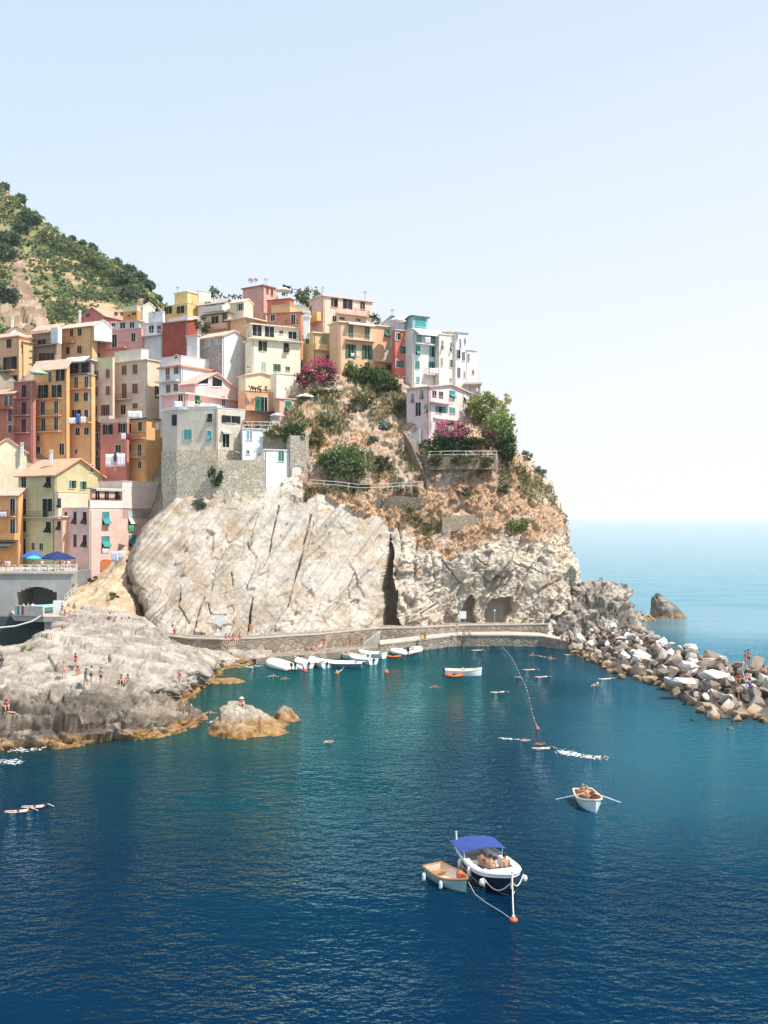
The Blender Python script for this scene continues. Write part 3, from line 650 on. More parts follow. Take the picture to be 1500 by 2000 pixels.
def roof(b, kind, h=18, col=TERRA2, ov=.35, th=.2):
    zt = b.zt; hm = h/F*b.Y; dL, dR = b.dL, b.dR
    if kind == 'flat':
        m = MB(); e = ov
        m.prism([tuple(b.A+dL*e-dR*e), tuple(b.C-dL*e-dR*e), tuple(b.B-dL*e+dR*e), tuple(b.D+dL*e+dR*e)], zt+.003, zt+th)
        return m.build('roof', stucco(col), b.root, b.org)
    if kind == 'par':                 # parapet round a terrace
        m = MB(); t = .22; z1 = zt+hm
        for p, q in ((b.A, b.C), (b.C, b.B), (b.B, b.D), (b.D, b.A)):
            f = Face(p, q); f.box(m, 0 if p is b.A or p is b.B else t, f.L if p is b.A or p is b.B else f.L-t, -t, .0, zt+.003, z1)
        o = m.build('parapet', stucco(col), b.root, b.org)
        m = MB(); e = .1
        for p, q in ((b.A, b.C), (b.C, b.B)):
            f = Face(p, q); f.box(m, -e if p is b.A else 0, f.L+e if p is not b.A else f.L, -t-.03, e, z1+.003, z1+.1)
        m.build('coping', stucco([min(.88, x*1.05+.05) for x in col]), b.root, b.org)
        return o
    mt = tile_mat(col)
    if kind == 'gL':                  # ridge along the left wall: gable on the right face
        mid = b.C+dR*(b.tR/2); midA = b.A+dR*(b.tR/2); e = ov; k = hm/(b.tR/2)
        b.gable += [[V3(b.C, zt), V3(b.B, zt), V3(mid, zt+hm)], [V3(b.D, zt), V3(b.A, zt), V3(midA, zt+hm)]]
        m = MB()
        roof_slab(b, [V3(b.A+dL*e-dR*e, zt-k*e), V3(b.C-dL*e-dR*e, zt-k*e), V3(mid-dL*e, zt+hm), V3(midA+dL*e, zt+hm)], th, mb=m)
        roof_slab(b, [V3(b.B-dL*e+dR*e, zt-k*e), V3(b.D+dL*e+dR*e, zt-k*e), V3(midA+dL*e, zt+hm), V3(mid-dL*e, zt+hm)], th, mb=m)
    elif kind == 'gR':                # ridge along the right wall: gable on the left face
        mid = b.C+dL*(b.tL/2); midB = b.B+dL*(b.tL/2); e = ov; k = hm/(b.tL/2)
        b.gable += [[V3(b.A, zt), V3(b.C, zt), V3(mid, zt+hm)], [V3(b.B, zt), V3(b.D, zt), V3(midB, zt+hm)]]
        m = MB()
        roof_slab(b, [V3(b.C-dL*e-dR*e, zt-k*e), V3(b.B-dL*e+dR*e, zt-k*e), V3(midB+dR*e, zt+hm), V3(mid-dR*e, zt+hm)], th, mb=m)
        roof_slab(b, [V3(b.D+dL*e+dR*e, zt-k*e), V3(b.A+dL*e-dR*e, zt-k*e), V3(mid-dR*e, zt+hm), V3(midB+dR*e, zt+hm)], th, mb=m)
    elif kind == 'shedL':             # rises away from the left face
        e = ov; k = hm/b.tR
        b.gable += [[V3(b.C, zt), V3(b.B, zt), V3(b.B, zt+hm)], [V3(b.A, zt), V3(b.D, zt+hm), V3(b.D, zt)], [V3(b.B, zt), V3(b.D, zt), V3(b.D, zt+hm), V3(b.B, zt+hm)]]
        m = roof_slab(b, [V3(b.A+dL*e-dR*e, zt-k*e), V3(b.C-dL*e-dR*e, zt-k*e), V3(b.B-dL*e+dR*e, zt+hm+k*e), V3(b.D+dL*e+dR*e, zt+hm+k*e)], th)
    elif kind == 'shedR':
        e = ov; k = hm/b.tL
        b.gable += [[V3(b.C, zt), V3(b.A, zt+hm), V3(b.A, zt)], [V3(b.B, zt), V3(b.D, zt), V3(b.D, zt+hm)], [V3(b.A, zt), V3(b.A, zt+hm), V3(b.D, zt+hm), V3(b.D, zt)]]
        m = roof_slab(b, [V3(b.C-dL*e-dR*e, zt-k*e), V3(b.B-dL*e+dR*e, zt-k*e), V3(b.D+dL*e+dR*e, zt+hm+k*e), V3(b.A+dL*e-dR*e, zt+hm+k*e)], th)
    elif kind == 'hip':
        e = ov; c = (b.A+b.C+b.B+b.D)/4; s = max(b.tL, b.tR)-min(b.tL, b.tR); ax = (dL if b.tL > b.tR else -dR)*(s/2*.9)
        r0, r1 = c+ax, c-ax; z = zt-.15; A, C_, B_, D_ = b.A+dL*e-dR*e, b.C-dL*e-dR*e, b.B-dL*e+dR*e, b.D+dL*e+dR*e
        if b.tL <= b.tR: r0, r1 = c+ (-dR)*(s/2*.9), c-(-dR)*(s/2*.9); qs = [(A, C_, r0, r0), (C_, B_, r1, r0), (B_, D_, r1, r1), (D_, A, r0, r1)]
        else: qs = [(A, C_, r1, r0), (C_, B_, r1, r1), (B_, D_, r0, r1), (D_, A, r0, r0)]
        m = MB()
        for p, q, x, y in qs:
            lu = (q-p).length; lv = 4
            if x is y: m.uv[len(m.f)] = [(0, 0), (lu, 0), (lu/2, lv)]; m.add([V3(p, z+th), V3(q, z+th), V3(x, zt+hm)], [(0, 1, 2)])
            else: m.quad(V3(p, z+th), V3(q, z+th), V3(x, zt+hm), V3(y, zt+hm), [(0, 0), (lu, 0), (lu*.8, lv), (lu*.2, lv)])
            m.quad(V3(p, z), V3(q, z), V3(q, z+th), V3(p, z+th), [(0, 0), (1, 0), (1, .1), (0, .1)])
        m.add([V3(A, z), V3(C_, z), V3(B_, z), V3(D_, z)], [(3, 2, 1, 0)])
    return m.build('roof', mt, b.root, b.org)

rw = random.Random(3)
def window(b, fc, u, v, w, h, ty, sc, sur):
    f = b.L if fc == 'L' else b.R
    s0, z, Yq = f.hit(u-w/2, v); s1, _, _ = f.hit(u+w/2, v); sm, zc, Yq = f.hit(u, v)
    hh = h/2/F*Yq; z0, z1 = zc-hh, zc+hh
    if s1-s0 < .35: s0, s1 = sm-.18, sm+.18
    W = s1-s0; door = 'D' in ty
    fr = MB(); q = .11 if sur is not None else .045
    f.box(fr, s0-q, s0, .002, .07, z0, z1+q); f.box(fr, s1, s1+q, .002, .07, z0, z1+q); f.box(fr, s0, s1, .002, .07, z1, z1+q)
    if not door: f.box(fr, s0-q-.06, s1+q+.06, .002, .13, z0-.09, z0)
    f.box(fr, (s0+s1)/2-.03, (s0+s1)/2+.03, .024, .05, z0, z1)
    mc = stucco(sur) if sur is not None else stucco([min(.85, x*.92) for x in b.col])
    o = fr.build('door' if door else 'window', mc, b.root, b.org)
    p = MB(); f.box(p, s0, s1, .004, .022, z0, z1); p.build('pane', M_GLASS, o, (0, 0, 0) if False else b.org)
    sm_ = shutter_mat(sc)
    def leaf(a0, a1, y0, y1, b0, b1): m = MB(); f.box(m, a0, a1, y0, y1, b0, b1); m.build('shutter', sm_, o, b.org)
    c = (s0+s1)/2
    if 's' in ty:
        leaf(s0+.01, c-.035, .026, .06, z0+.02, z1-.01)
        if rw.random() < .34 and not door:     # one leaf swung out
            lw = s1-c-.05; ox, oy = lw*math.cos(R(62)), lw*math.sin(R(62)); m = MB()
            m.hexa([f.pt(s1-.02, .075, z0+.02), f.pt(s1-.02+ox, .075+oy, z0+.02), f.pt(s1+.02+ox, .055+oy, z0+.02), f.pt(s1+.02, .073, z0+.02), f.pt(s1-.02, .075, z1-.01), f.pt(s1-.02+ox, .075+oy, z1-.01), f.pt(s1+.02+ox, .055+oy, z1-.01), f.pt(s1+.02, .073, z1-.01)]); m.build('shutter', sm_, o, b.org)
        else: leaf(c+.035, s1-.01, .026, .06, z0+.02, z1-.01)
    if 'o' in ty:
        lw = W*.48; leaf(s0-lw-q*.3, s0-.01, .075, .115, z0, z1); leaf(s1+.01, s1+lw+q*.3, .075, .115, z0, z1)
    if 'l' in ty: lw = W*.9; leaf(s0-lw-q*.3, s0-.01, .075, .115, z0, z1)
    if 'r' in ty: lw = W*.9; leaf(s1+.01, s1+lw+q*.3, .075, .115, z0, z1)
    if 'k' in ty:                      # closed, the lower half propped out
        zm = z0+(z1-z0)*.52
        leaf(s0+.02, s1-.02, .026, .06, zm, z1-.01)
        m = MB(); out = min(.75, (zm-z0)*.75)
        m.hexa([f.pt(s0+.02, out+.03, z0+.12), f.pt(s1-.02, out+.03, z0+.12), f.pt(s1-.02, out, z0+.1), f.pt(s0+.02, out, z0+.1), f.pt(s0+.02, .09, zm), f.pt(s1-.02, .09, zm), f.pt(s1-.02, .055, zm), f.pt(s0+.02, .055, zm)])
        m.build('shutter', sm_, o, b.org)
    return o
def balcony(b, fc, u0, u1, v, ty='i', out=.95):
    f = b.L if fc == 'L' else b.R
    s0, z, Y0 = f.hit(u0, v); s1, _, Y1 = f.hit(u1, v); z = f.hit((u0+u1)/2, v)[1]
    m = MB(); f.box(m, s0, s1, .002, out, z-.16, z); o = m.build('balcony', stucco([min(.85, x*.9+.06) for x in b.col]), b.root, b.org)
    m = MB(); hgt = .95
    if ty == 'w':                      # solid low wall
        f.box(m, s0, s1, out-.12, out, z+.003, z+hgt); f.box(m, s0, s0+.12, .002, out-.123, z+.003, z+hgt); f.box(m, s1-.12, s1, .002, out-.123, z+.003, z+hgt)
        m.build('railing', stucco([min(.85, x*.95) for x in b.col]), o, b.org)
    else:
        n = max(3, int((s1-s0)/.28))
        for i in range(n+1):
            q = s0+.03+(s1-s0-.06)*i/n; m.tube([f.pt(q, out-.05, z), f.pt(q, out-.05, z+hgt)], .014, 4, False)
        for i in (0, 1, 2, 3): 
            for q in (s0+.03, s1-.03): m.tube([f.pt(q, .05+(out-.1)*i/4, z), f.pt(q, .05+(out-.1)*i/4, z+hgt)], .014, 4, False)
        for zz in (z+hgt, z+.1): m.tube([f.pt(s0+.03, .02, zz), f.pt(s0+.03, out-.05, zz), f.pt(s1-.03, out-.05, zz), f.pt(s1-.03, .02, zz)], .022, 4, False)
        m.build('railing', M_PALE if ty == 'p' else M_IRON, o, b.org)
    return o
def awning(b, fc, u0, u1, v0, v1, col, out=1.5):
    f = b.L if fc == 'L' else b.R
    s0, z1, _ = f.hit(u0, v0); s1, _, _ = f.hit(u1, v0); z0 = f.hit((u0+u1)/2, v1)[1]
    m = MB(); t = .04
    m.hexa([f.pt(s0, .02, z1-t), f.pt(s0, out, z0-t), f.pt(s1, out, z0-t), f.pt(s1, .02, z1-t), f.pt(s0, .02, z1), f.pt(s0, out, z0), f.pt(s1, out, z0), f.pt(s1, .02, z1)])
    f.box(m, s0, s1, out-.03, out, z0-.3, z0-t-.003)
    return m.build('awning', plain(col, .85, name='canvas', var=.08), b.root, b.org)
def clothes(b, fc, items, v, name='laundry'):
    pass
def details(b, wins='', bals='', sc=DK, sur=SUR, cols={}):
    for s in [x for x in wins.split(';') if x.strip()]:
        p = s.split(); c = sc
        if len(p) > 6: c = {'g': GRN, 't': TEAL, 'b': BRN, 'd': DK, 'l': LGR, 'w': (.6,.62,.62)}[p[6]]
        window(b, p[0], *map(float, p[1:5]), p[5], c, sur)
    for s in [x for x in bals.split(';') if x.strip()]:
        p = s.split(); balcony(b, p[0], *map(float, p[1:4]), p[4] if len(p) > 4 else 'i')
def pipe(b, fc, u, v0, v1, col=(.35,.26,.2)):
    f = b.L if fc == 'L' else b.R
    s, z1, _ = f.hit(u, v0); _, z0, _ = f.hit(u, v1); m = MB(); m.tube([f.pt(s, .09, z1), f.pt(s, .09, z0)], .06, 6)
    for k in range(3): zz = z0+(z1-z0)*(k+.5)/3; f.box(m, s-.05, s+.05, .003, .09, zz-.03, zz+.03)
    m.build('drainpipe', plain(col, .5, .3, name='pipe'), b.root, b.org)
def chimney(b, u, vb, h=16, w=6, col=WHITE):
    c = at(u, vb, b.Y+min(b.tL, b.tR)*.45); k = c.y/F; w2 = w*k/2; hh = h*k; m = MB()
    m.box(c.x-w2, c.x+w2, c.y-w2, c.y+w2, c.z-1.2, c.z+hh*.72); m.box(c.x-w2*1.35, c.x+w2*1.35, c.y-w2*1.35, c.y+w2*1.35, c.z+hh*.72+.003, c.z+hh*.8)
    m.box(c.x-w2*.7, c.x+w2*.7, c.y-w2*.7, c.y+w2*.7, c.z+hh*.8+.003, c.z+hh*.92); m.box(c.x-w2*1.2, c.x+w2*1.2, c.y-w2*1.2, c.y+w2*1.2, c.z+hh*.92+.003, c.z+hh)
    m.build('chimney', stucco(col), b.root, b.org)
HOUSES = {}
def house(key, name, label, col, Fu, Fv, Y, a=32, wins='', bals='', rf=('flat',), sc=DK, sur=SUR, d=7., down=7., matw=None, cat='house'):
    c = at(Fu[1], Fv[1], Y); org = (c.x, c.y, c.z)
    root = empty(name, label, cat, org, group='houses stacked up the headland')
    b = block(root, org, 'wall', col, Fu, Fv, Y, a, d, down, matw)
    if rf: roof(b, *rf)
    walls(b); details(b, wins, bals, sc, sur); HOUSES[key] = b
    for f in (b.L, b.R):               # rainwater pipes down the corners
        if f.L > 4.5:
            q = .22 if f is b.R else f.L-.22; m = MB(); m.tube([f.pt(q, .09, b.zt-.05), f.pt(q, .09, b.zb-1)], .05, 5)
            for k in range(4): zz = b.zb+(b.zt-b.zb)*(k+.5)/4; f.box(m, q-.05, q+.05, .003, .09, zz-.03, zz+.03)
            m.build('drainpipe', plain((.30,.22,.17) if len(key) % 2 else (.42,.40,.37), .5, .3, name='pipe'), root, org)
    return b
def extra(b0, part, col, Fu, Fv, Y, a=32, wins='', bals='', rf=('flat',), sc=DK, sur=SUR, d=6., down=1.5, matw=None):
    b = block(b0.root, b0.org, part, col, Fu, Fv, Y, a, d, down, matw)
    if rf: roof(b, *rf)
    walls(b); details(b, wins, bals, sc, sur); return b

O = (.88,.47,.20); O2 = (.88,.51,.24); OCH = (.80,.50,.24); PINK = (.74,.40,.35); LPINK = (.82,.62,.56); CREAM = (.84,.74,.54); PALE = (.84,.78,.68)
RED = (.55,.17,.11); DRED = (.40,.095,.065); SAL = (.78,.47,.34); SALO = (.80,.44,.24); OLIVE = (.60,.53,.30); BEIGE = (.82,.61,.46); GREY = (.66,.58,.48)
# --- lower left, from the water up
b = house('pink', 'pink_house', 'tall pink corner house above the sandy slope with washing at its lit side', (.82,.54,.47), (121,175,352), (996,1122), 168, 34,
  'L 129 1012 5 24 k;L 147 1012 6 24 k;L 166 1012 7 24 k;L 129 1055 5 24 s;L 147 1056 6 24 s;L 166 1057 7 24 k;R 206 1012 14 25 k t;R 257 1012 14 25 k w;R 206 1058 16 22 k t;R 259 1056 15 22 k t;R 206 1104 12 22 D;R 257 1033 10 11 s g', '',
  ('par', 4, LPINK), DK, None, down=9)
b2 = extra(b, 'upper_wall', (.84,.66,.60), (238,239,352), (948,996), b.R.hit(239, 970)[2], 34, 'R 316 964 8 20 s t', '', ('par', 8, (.85,.74,.69)), DK, None)
b3 = extra(b, 'upper_floor', (.74,.44,.38), (176,180,240), (955,996), b.R.hit(180, 970)[2]+1.2, 34, 'R 190 967 8 17 D;R 208 967 8 18 D;R 228 966 8 18 k', '', ('flat', 0, (.45,.43,.40), .5), DK, None)
awning(HOUSES['pink'], 'R', 182, 238, 953, 956, (.45,.48,.44), .8)
m = MB(); b.R.box(m, b.R.hit(176, 990)[0], b.R.hit(240, 990)[0], -.2, 0.02, b.zt+.2, b.zt+1.6); m.build('terrace_parapet', stucco((.84,.70,.66)), b.root, b.org)
m = MB(); b.R.box(m, b.R.hit(196, 1090)[0], b.R.hit(217, 1090)[0], .09, .14, b.R.hit(206, 1115)[1], b.R.hit(206, 1094)[1]); m.build('door_frame', plain((.62,.20,.06), .7, name='orange_paint'), b.root, b.org)
b = house('olive', 'olive_house', 'olive yellow house with a big terracotta gable roof beside the piazza', OLIVE, (36,107,200), (927,1090), 172, 33,
  'L 47 943 9 22 s;L 95 942 10 22 k;L 47 990 9 32 Ds;L 93 992 19 36 Ds;L 47 1028 9 22 s;L 95 1030 10 22 k;L 46 1068 10 30 D w;L 65 1067 6 14 d;L 81 1068 7 14 d;R 179 915 6 14 d;R 139 946 9 15 s g;R 160 948 8 16 s g', 'L 36 105 1010 i',
  ('gL', 33, (.76,.41,.26), .5, .22), DK, (.72,.68,.58))
extra(b, 'terrace_wing', (.78,.60,.46), (107,114,172), (966,1085), 171, 33, 'L 117 983 6 17 k', '', ('par', 5, (.82,.70,.52)), DK, None)
chimney(b, 100, 893, 15, 5)
b = house('pinkor', 'narrow_peach_house', 'narrow peach house squeezed between the olive house and the pink corner house', (.76,.47,.33), (107,122,140), (1010,1115), 170, 33, 'L 116 1027 7 18 k;L 116 983 7 18 d', 'L 103 122 1011 p', ('flat', 0, (.82,.72,.62)), DK, (.76,.66,.56))
b = house('cream_l', 'cream_house', 'large cream house with a blank wall at the left edge of the picture', CREAM, (-30,-24,52), (882,960), 181, 62, '', '', ('gL', 26, (.76,.44,.30), .3), DK, None)
chimney(b, 43, 880, 16, 5)
b = house('orange_low', 'orange_house', 'orange house with a grey balcony at the left edge beside the olive house', (.86,.42,.17), (-40,36,45), (966,1095), 174, 24, 'L 25 990 9 32 Ds;L 25 1030 9 32 D;L -5 1000 9 30 Ds', 'L -20 33 1008 i;L -20 36 1052 w', ('shedL', 9, (.74,.50,.38), .4))
awning(b, 'L', -30, 34, 1058, 1066, (.07,.08,.075), 2.2)
# --- the row of tall houses
b = house('red1', 'red_house', 'dark red house with a long grey balcony at the left edge', (.62,.22,.14), (-40,27,36), (768,880), 191, 26, 'L 12 783 7 20 D;L 22 782 6 20 D;L 20 812 7 23 s;L 20 838 7 16 s', 'L -20 28 798 i', ('shedL', 7, TERRA2, .4))
b = house('red2', 'maroon_house', 'maroon house with three small balconies left of the tall orange house', (.52,.21,.17), (27,64,70), (745,890), 190, 24, 'L 47 765 8 25 Ds;L 47 798 8 24 Ds;L 47 832 8 26 Ds', 'L 28 58 778;L 28 58 811;L 28 58 845', ('flat', 0, (.74,.48,.38), .3), DK, None)
b = house('or1', 'tall_orange_house', 'tall orange house with three stacked balconies across its front', O, (66,130,136), (716,888), 189.5, 25,
  'L 118 733 8 22 Do;L 98 736 6 20 D;L 85 765 9 26 Do;L 111 765 9 26 Do;L 84 797 8 24 D;L 110 795 8 24 D;L 85 829 8 25 D;L 110 827 8 25 D;L 75 856 6 11 d;L 75 879 8 12 d;L 121 877 9 22 D', 'L 66 121 779;L 66 121 812;L 66 121 843', ('shedL', 10, (.76,.52,.40), .5))
b = house('or2', 'orange_loggia_house', 'slim orange house topped by a dark loggia under a white awning', O2, (131,179,186), (733,890), 189.5, 26,
  'L 149 747 7 22 D;L 169 746 7 22 D;L 150 776 8 17 s;L 168 775 8 17 s;L 150 808 8 15 o;L 169 808 7 15 s;L 152 843 8 14 s;L 169 842 8 14 s;L 149 882 5 9 d', 'L 131 178 759;L 131 179 826', ('flat', 0, (.60,.42,.24), .15))
b2 = extra(b, 'loggia', (.42,.36,.30), (132,178,184), (704,733), 190.5, 26, 'L 145 719 16 19 D;L 167 719 14 19 D', 'L 131 178 731', ('flat', 0, (.8,.78,.74), .4), DK, (.16,.15,.14))
awning(b2, 'L', 132, 176, 699, 707, (.82,.82,.78), 1.3)
b = house('beige1', 'low_beige_house', 'beige house with brown shutters and a yellow rounded parapet', BEIGE, (178,220,224), (720,860), 190, 28,
  'L 189 733 7 17 s;L 211 730 7 17 s;L 188 765 7 17 s;L 211 763 7 17 s;L 187 803 7 18 s;L 206 802 8 22 Do', 'L 199 220 823 w', ('par', 22, (.84,.72,.44)), BRN, None)
b = house('beige2', 'tall_beige_house', 'tall beige house with brown shutters, pale roof terrace and lit cream side', (.82,.61,.45), (221,288,312), (703,840), 188, 34,
  'L 243 723 9 18 s;L 264 721 9 18 s;L 243 764 9 29 Ds;L 264 759 10 19 s;L 241 800 9 18 D;L 264 793 10 10 s;R 306 766 8 24 d d', 'L 221 259 780', ('flat', 0, (.78,.62,.48), .25), BRN, None)
extra(b, 'roof_terrace', (.85,.77,.62), (224,276,290), (688,704), 190, 34, '', '', ('par', 6, (.86,.78,.66)))
b = house('dark_gap', 'stone_house', 'narrow rough stone house in a gap between orange and red houses', (.30,.27,.25), (180,200,206), (824,905), 191, 28, 'L 189 853 7 16 d;L 190 885 5 12 d', '', ('flat', 0, (.34,.30,.27), .1), matw=masonry((.30,.27,.25), 1.5))
b = house('red3', 'coral_house', 'coral red house hung with white sheets below the tall beige house', (.64,.24,.18), (196,248,252), (824,925), 182, 22,
  'L 211 839 9 20 o;L 240 836 8 18 o;L 231 876 11 15 d', '', ('par', 6, (.70,.55,.48)), DK, (.72,.62,.52))
b = house('och1', 'ochre_house', 'ochre house with a rounded brown end wall and small balconies', (.80,.45,.19), (248,286,322), (818,925), 182.5, 34,
  'L 253 840 8 24 D;L 274 833 7 18 s;L 253 876 7 18 D;L 273 880 7 24 D;L 273 908 6 13 d', 'L 250 285 856;L 250 285 893 p', ('flat', 0, (.12,.12,.12), .3), DK, (.76,.66,.5))
# --- upper left
b = house('org_top', 'hip_roofed_orange_house', 'orange house with a hipped tile roof at the left edge high up', (.86,.50,.27), (-40,37,64), (656,760), 203, 30,
  'L 18 671 9 17 s;L 20 709 13 24 Do;L 18 745 16 22 Do', 'L 4 30 724;L -20 27 758', ('hip', 12, (.74,.47,.34), .4), DK, None)
extra(b, 'side_wing', (.74,.54,.28), (36,46,66), (668,720), 203.5, 30, 'L 43 682 5 16 D', '', ('flat', 0, (.80,.62,.42), .3), DK, None)
b = house('white_gable', 'small_white_house', 'small white gabled house behind the hip roofed orange house', WHITE, (8,12,50), (650,690), 214, 58, '', '', ('gL', 15, (.62,.33,.23), .4))
chimney(b, 24, 632, 14, 4)
b = house('pergola', 'brown_house', 'brown house with timber verandas and a white corner pillar', (.42,.30,.22), (62,108,120), (646,712), 204, 26, 'L 82 668 16 10 d;L 98 697 16 14 D;L 83 697 14 14 D', 'L 64 106 675;L 66 106 706', ('shedL', 13, (.75,.48,.36), .5), (.2,.12,.08), None)
m = MB(); b.L.box(m, b.L.hit(104, 660)[0], b.L.hit(118, 660)[0], -.4, .7, b.L.hit(110, 672)[1], b.L.hit(110, 641)[1]); m.build('pillar', stucco(WHITE), b.root, b.org)
m = MB(); 
for k in range(7): b.L.box(m, b.L.hit(63+k*6.2, 660)[0], b.L.hit(64.2+k*6.2, 660)[0], .1, 1.7, b.L.hit(63, 652)[1], b.L.hit(63, 650.5)[1])
m.build('pergola', plain((.30,.22,.17), .8, name='timber'), b.root, b.org); m = MB()
for vv in (686, 692): b.L.box(m, b.L.hit(64, 660)[0], b.L.hit(104, 660)[0], .9, 1.0, b.L.hit(63, vv+1)[1], b.L.hit(63, vv)[1])
m.build('veranda_rail', plain((.30,.22,.17), .8, name='timber'), b.root, b.org)
b = house('or3', 'plain_orange_house', 'plain orange house with four dark windows below the hillside', (.87,.53,.27), (119,180,190), (636,720), 204, 28,
  'L 140 650 6 13 s;L 156 649 7 14 s;L 133 685 7 14 s;L 155 683 7 14 s', 'L 119 147 669', ('shedL', 8, (.78,.55,.42), .4), DK, None)
b = house('pink2', 'coral_pink_house', 'coral pink house with white framed windows and an open roof terrace', (.84,.40,.34), (180,276,282), (645,722), 203, 24,
  'L 191 665 8 17 s;L 224 666 9 25 Ds;L 261 659 8 17 s;L 192 693 8 6 d', 'L 205 249 680', ('par', 4, (.78,.42,.36)), DK, (.80,.76,.72))
extra(b, 'terrace_room', (.66,.62,.58), (216,272,280), (627,645), 206, 24, 'L 222 633 7 9 d;L 240 635 10 12 D w;L 258 635 9 11 d', '', ('flat', 0, (.72,.55,.46), .3), DK, (.78,.76,.74))
extra(b, 'side_gable', WHITE, (180,184,219), (638,650), 203.6, 60, '', '', ('gL', 14, WHITE, .1))
b = house('redgab', 'red_gabled_house', 'red house with a long sloping roof line under the scrubby hill', (.62,.24,.20), (158,205,244), (618,640), 216, 30, 'L 172 616 7 5 d;R 226 613 6 7 d;R 238 613 6 7 d', '', ('gR', 20, (.66,.36,.26), .4), DK, None)
extra(b, 'lower_wing', (.72,.38,.14), (240,268,277), (606,626), 214, 28, 'L 262 613 8 5 d;L 252 617 5 4 d', '', ('par', 9, (.86,.78,.58)), DK, None)
chimney(b, 156, 620, 14, 4)
b = house('white2', 'stepped_white_house', 'white stepped house with a small laundry balcony beside the dark red blank wall', (.80,.78,.77), (275,318,321), (630,690), 202, 25, 'L 296 643 9 14 D w;L 311 643 7 14 D', 'L 276 316 656 p', ('flat', 0, (.80,.78,.76), .2), DK, None)
extra(b, 'attic', WHITE, (290,318,322), (612,632), 204, 25, '', '', ('par', 3, WHITE))
extra(b, 'rear_gable', PALE, (275,279,303), (600,616), 211, 62, '', '', ('gL', 10, PALE, .1))
b = house('dred', 'dark_red_house', 'tall house with a blank dark red wall high in the village', DRED, (317,366,386), (626,712), 197, 30, '', '', ('shedL', 7, (.72,.46,.33), .3), DK, None)
extra(b, 'white_end', (.82,.79,.76), (366,367,387), (617,660), 198, 40, '', '', ('flat', 0, (.84,.66,.58), .1))
b = house('yel', 'yellow_house', 'yellow house on the skyline with two shuttered windows and a square roof tower', (.78,.56,.22), (317,366,388), (595,640), 207, 34, 'L 329 606 7 14 o;L 353 605 7 14 o', '', ('par', 3, (.84,.66,.36)), DK, None)
extra(b, 'roof_tower', (.80,.58,.28), (341,366,388), (570,598), 209, 34, '', '', ('flat', 0, (.84,.70,.46), .15))
extra(b, 'pale_wing', (.86,.78,.64), (386,388,412), (572,612), 209, 60, '', '', ('par', 4, (.88,.83,.74)))
b = house('mid_cream', 'cream_terrace_house', 'cream house with a pillared washing terrace below the skyline garden', PALE, (387,438,452), (590,625), 205, 30, 'L 406 594 12 7 d;L 417 594 8 6 d', 'L 400 440 608 w', ('gL', 8, (.55,.45,.38), .4), DK, None)
b = house('mid_or', 'beige_orange_house', 'small beige orange house with a dark awning edge and grey door', (.76,.52,.34), (401,446,452), (612,660), 200, 28, 'L 420 629 14 22 D;L 439 621 8 18 s', 'L 402 448 643 w', ('flat', 0, (.14,.12,.11), .5), (.05,.06,.07), None)
b = house('arch', 'arch_topped_cream_house', 'cream house with a curved top and green shutters under the salmon roof tower', (.84,.68,.52), (449,476,494), (590,630), 203, 30, 'L 470 600 7 13 o l', '', ('gL', 8, (.84,.68,.50), .15), LGR, None)
m = MB(); c0 = at(449, 608, 200)
b = house('or4', 'plain_peach_house', 'peach house under a broad cream roof slab left of the big cream house', (.80,.54,.34), (450,482,530), (622,690), 197, 36, '', '', ('flat', 0, (.86,.76,.62), .9), DK, None)
b = house('stone_gable', 'white_gabled_house', 'white gabled house with an old grey stone side and twin windows', (.84,.82,.80), (384,434,481), (656,745), 187, 38, 'L 402 672 4 11 d;L 409 670 4 11 d;L 421 666 4 11 d;L 428 666 4 12 d', '', ('gL', 14, (.78,.52,.40), .35), DK, (.74,.73,.72), matw=None)
m = MB(); f = b.L; f.box(m, 0.05, f.L-.05, .002, .03, b.zb-1, b.zt-.25); m.build('stone_face', masonry((.50,.47,.43), 1.3), b.root, b.org)
extra(b, 'side_wing', (.74,.64,.60), (365,385,390), (655,700), 187.8, 30, '', '', ('flat', 0, (.76,.56,.46), .2))
b = house('white_flat', 'white_flat_roofed_house', 'white flat roofed house with an orange eave line and brown shutters', (.85,.83,.81), (311,354,480), (716,775), 182, 36,
  'L 328 730 8 27 Ds;L 344 722 8 17 s;L 329 759 8 16 s;L 344 757 8 15 s', 'L 310 352 745 p', ('flat', 0, (.72,.36,.22), .35, .3), BRN, None)
extra(b, 'roof_parapet', (.86,.84,.82), (314,354,446), (700,714), 183.5, 36, 'L 344 697 6 7 d', '', ('par', 5, (.86,.84,.82)))
# --- the round stone-based house and the pink one on it
b = house('round', 'grey_beige_house', 'big grey beige house with teal windows on a stone base over the cliff', GREY, (346,424,425), (799,878), 170.5, 10,
  'L 367 849 15 20 s t;L 409 851 8 19 k t;L 410 816 10 16 k d', '', ('par', 5, (.84,.83,.81)), TEAL, (.70,.65,.58), down=.05, d=6)
bw = extra(b, 'right_wing', GREY, (423,425,478), (800,878), 170.45, 52, 'R 451 819 18 14 o d;R 441 860 13 26 D t', '', ('par', 3, (.84,.83,.81)), TEAL, (.70,.65,.58), down=.05)
extra(b, 'stone_base', (.5,.45,.38), (344,424,425), (879,897), 169.6, 10, '', '', None, d=7, down=9, matw=masonry((.74,.65,.53), 1.4))
extra(b, 'stone_base', (.5,.45,.38), (423,425,480), (879,897), 169.55, 52, '', '', None, d=7, down=9, matw=masonry((.74,.65,.53), 1.4))
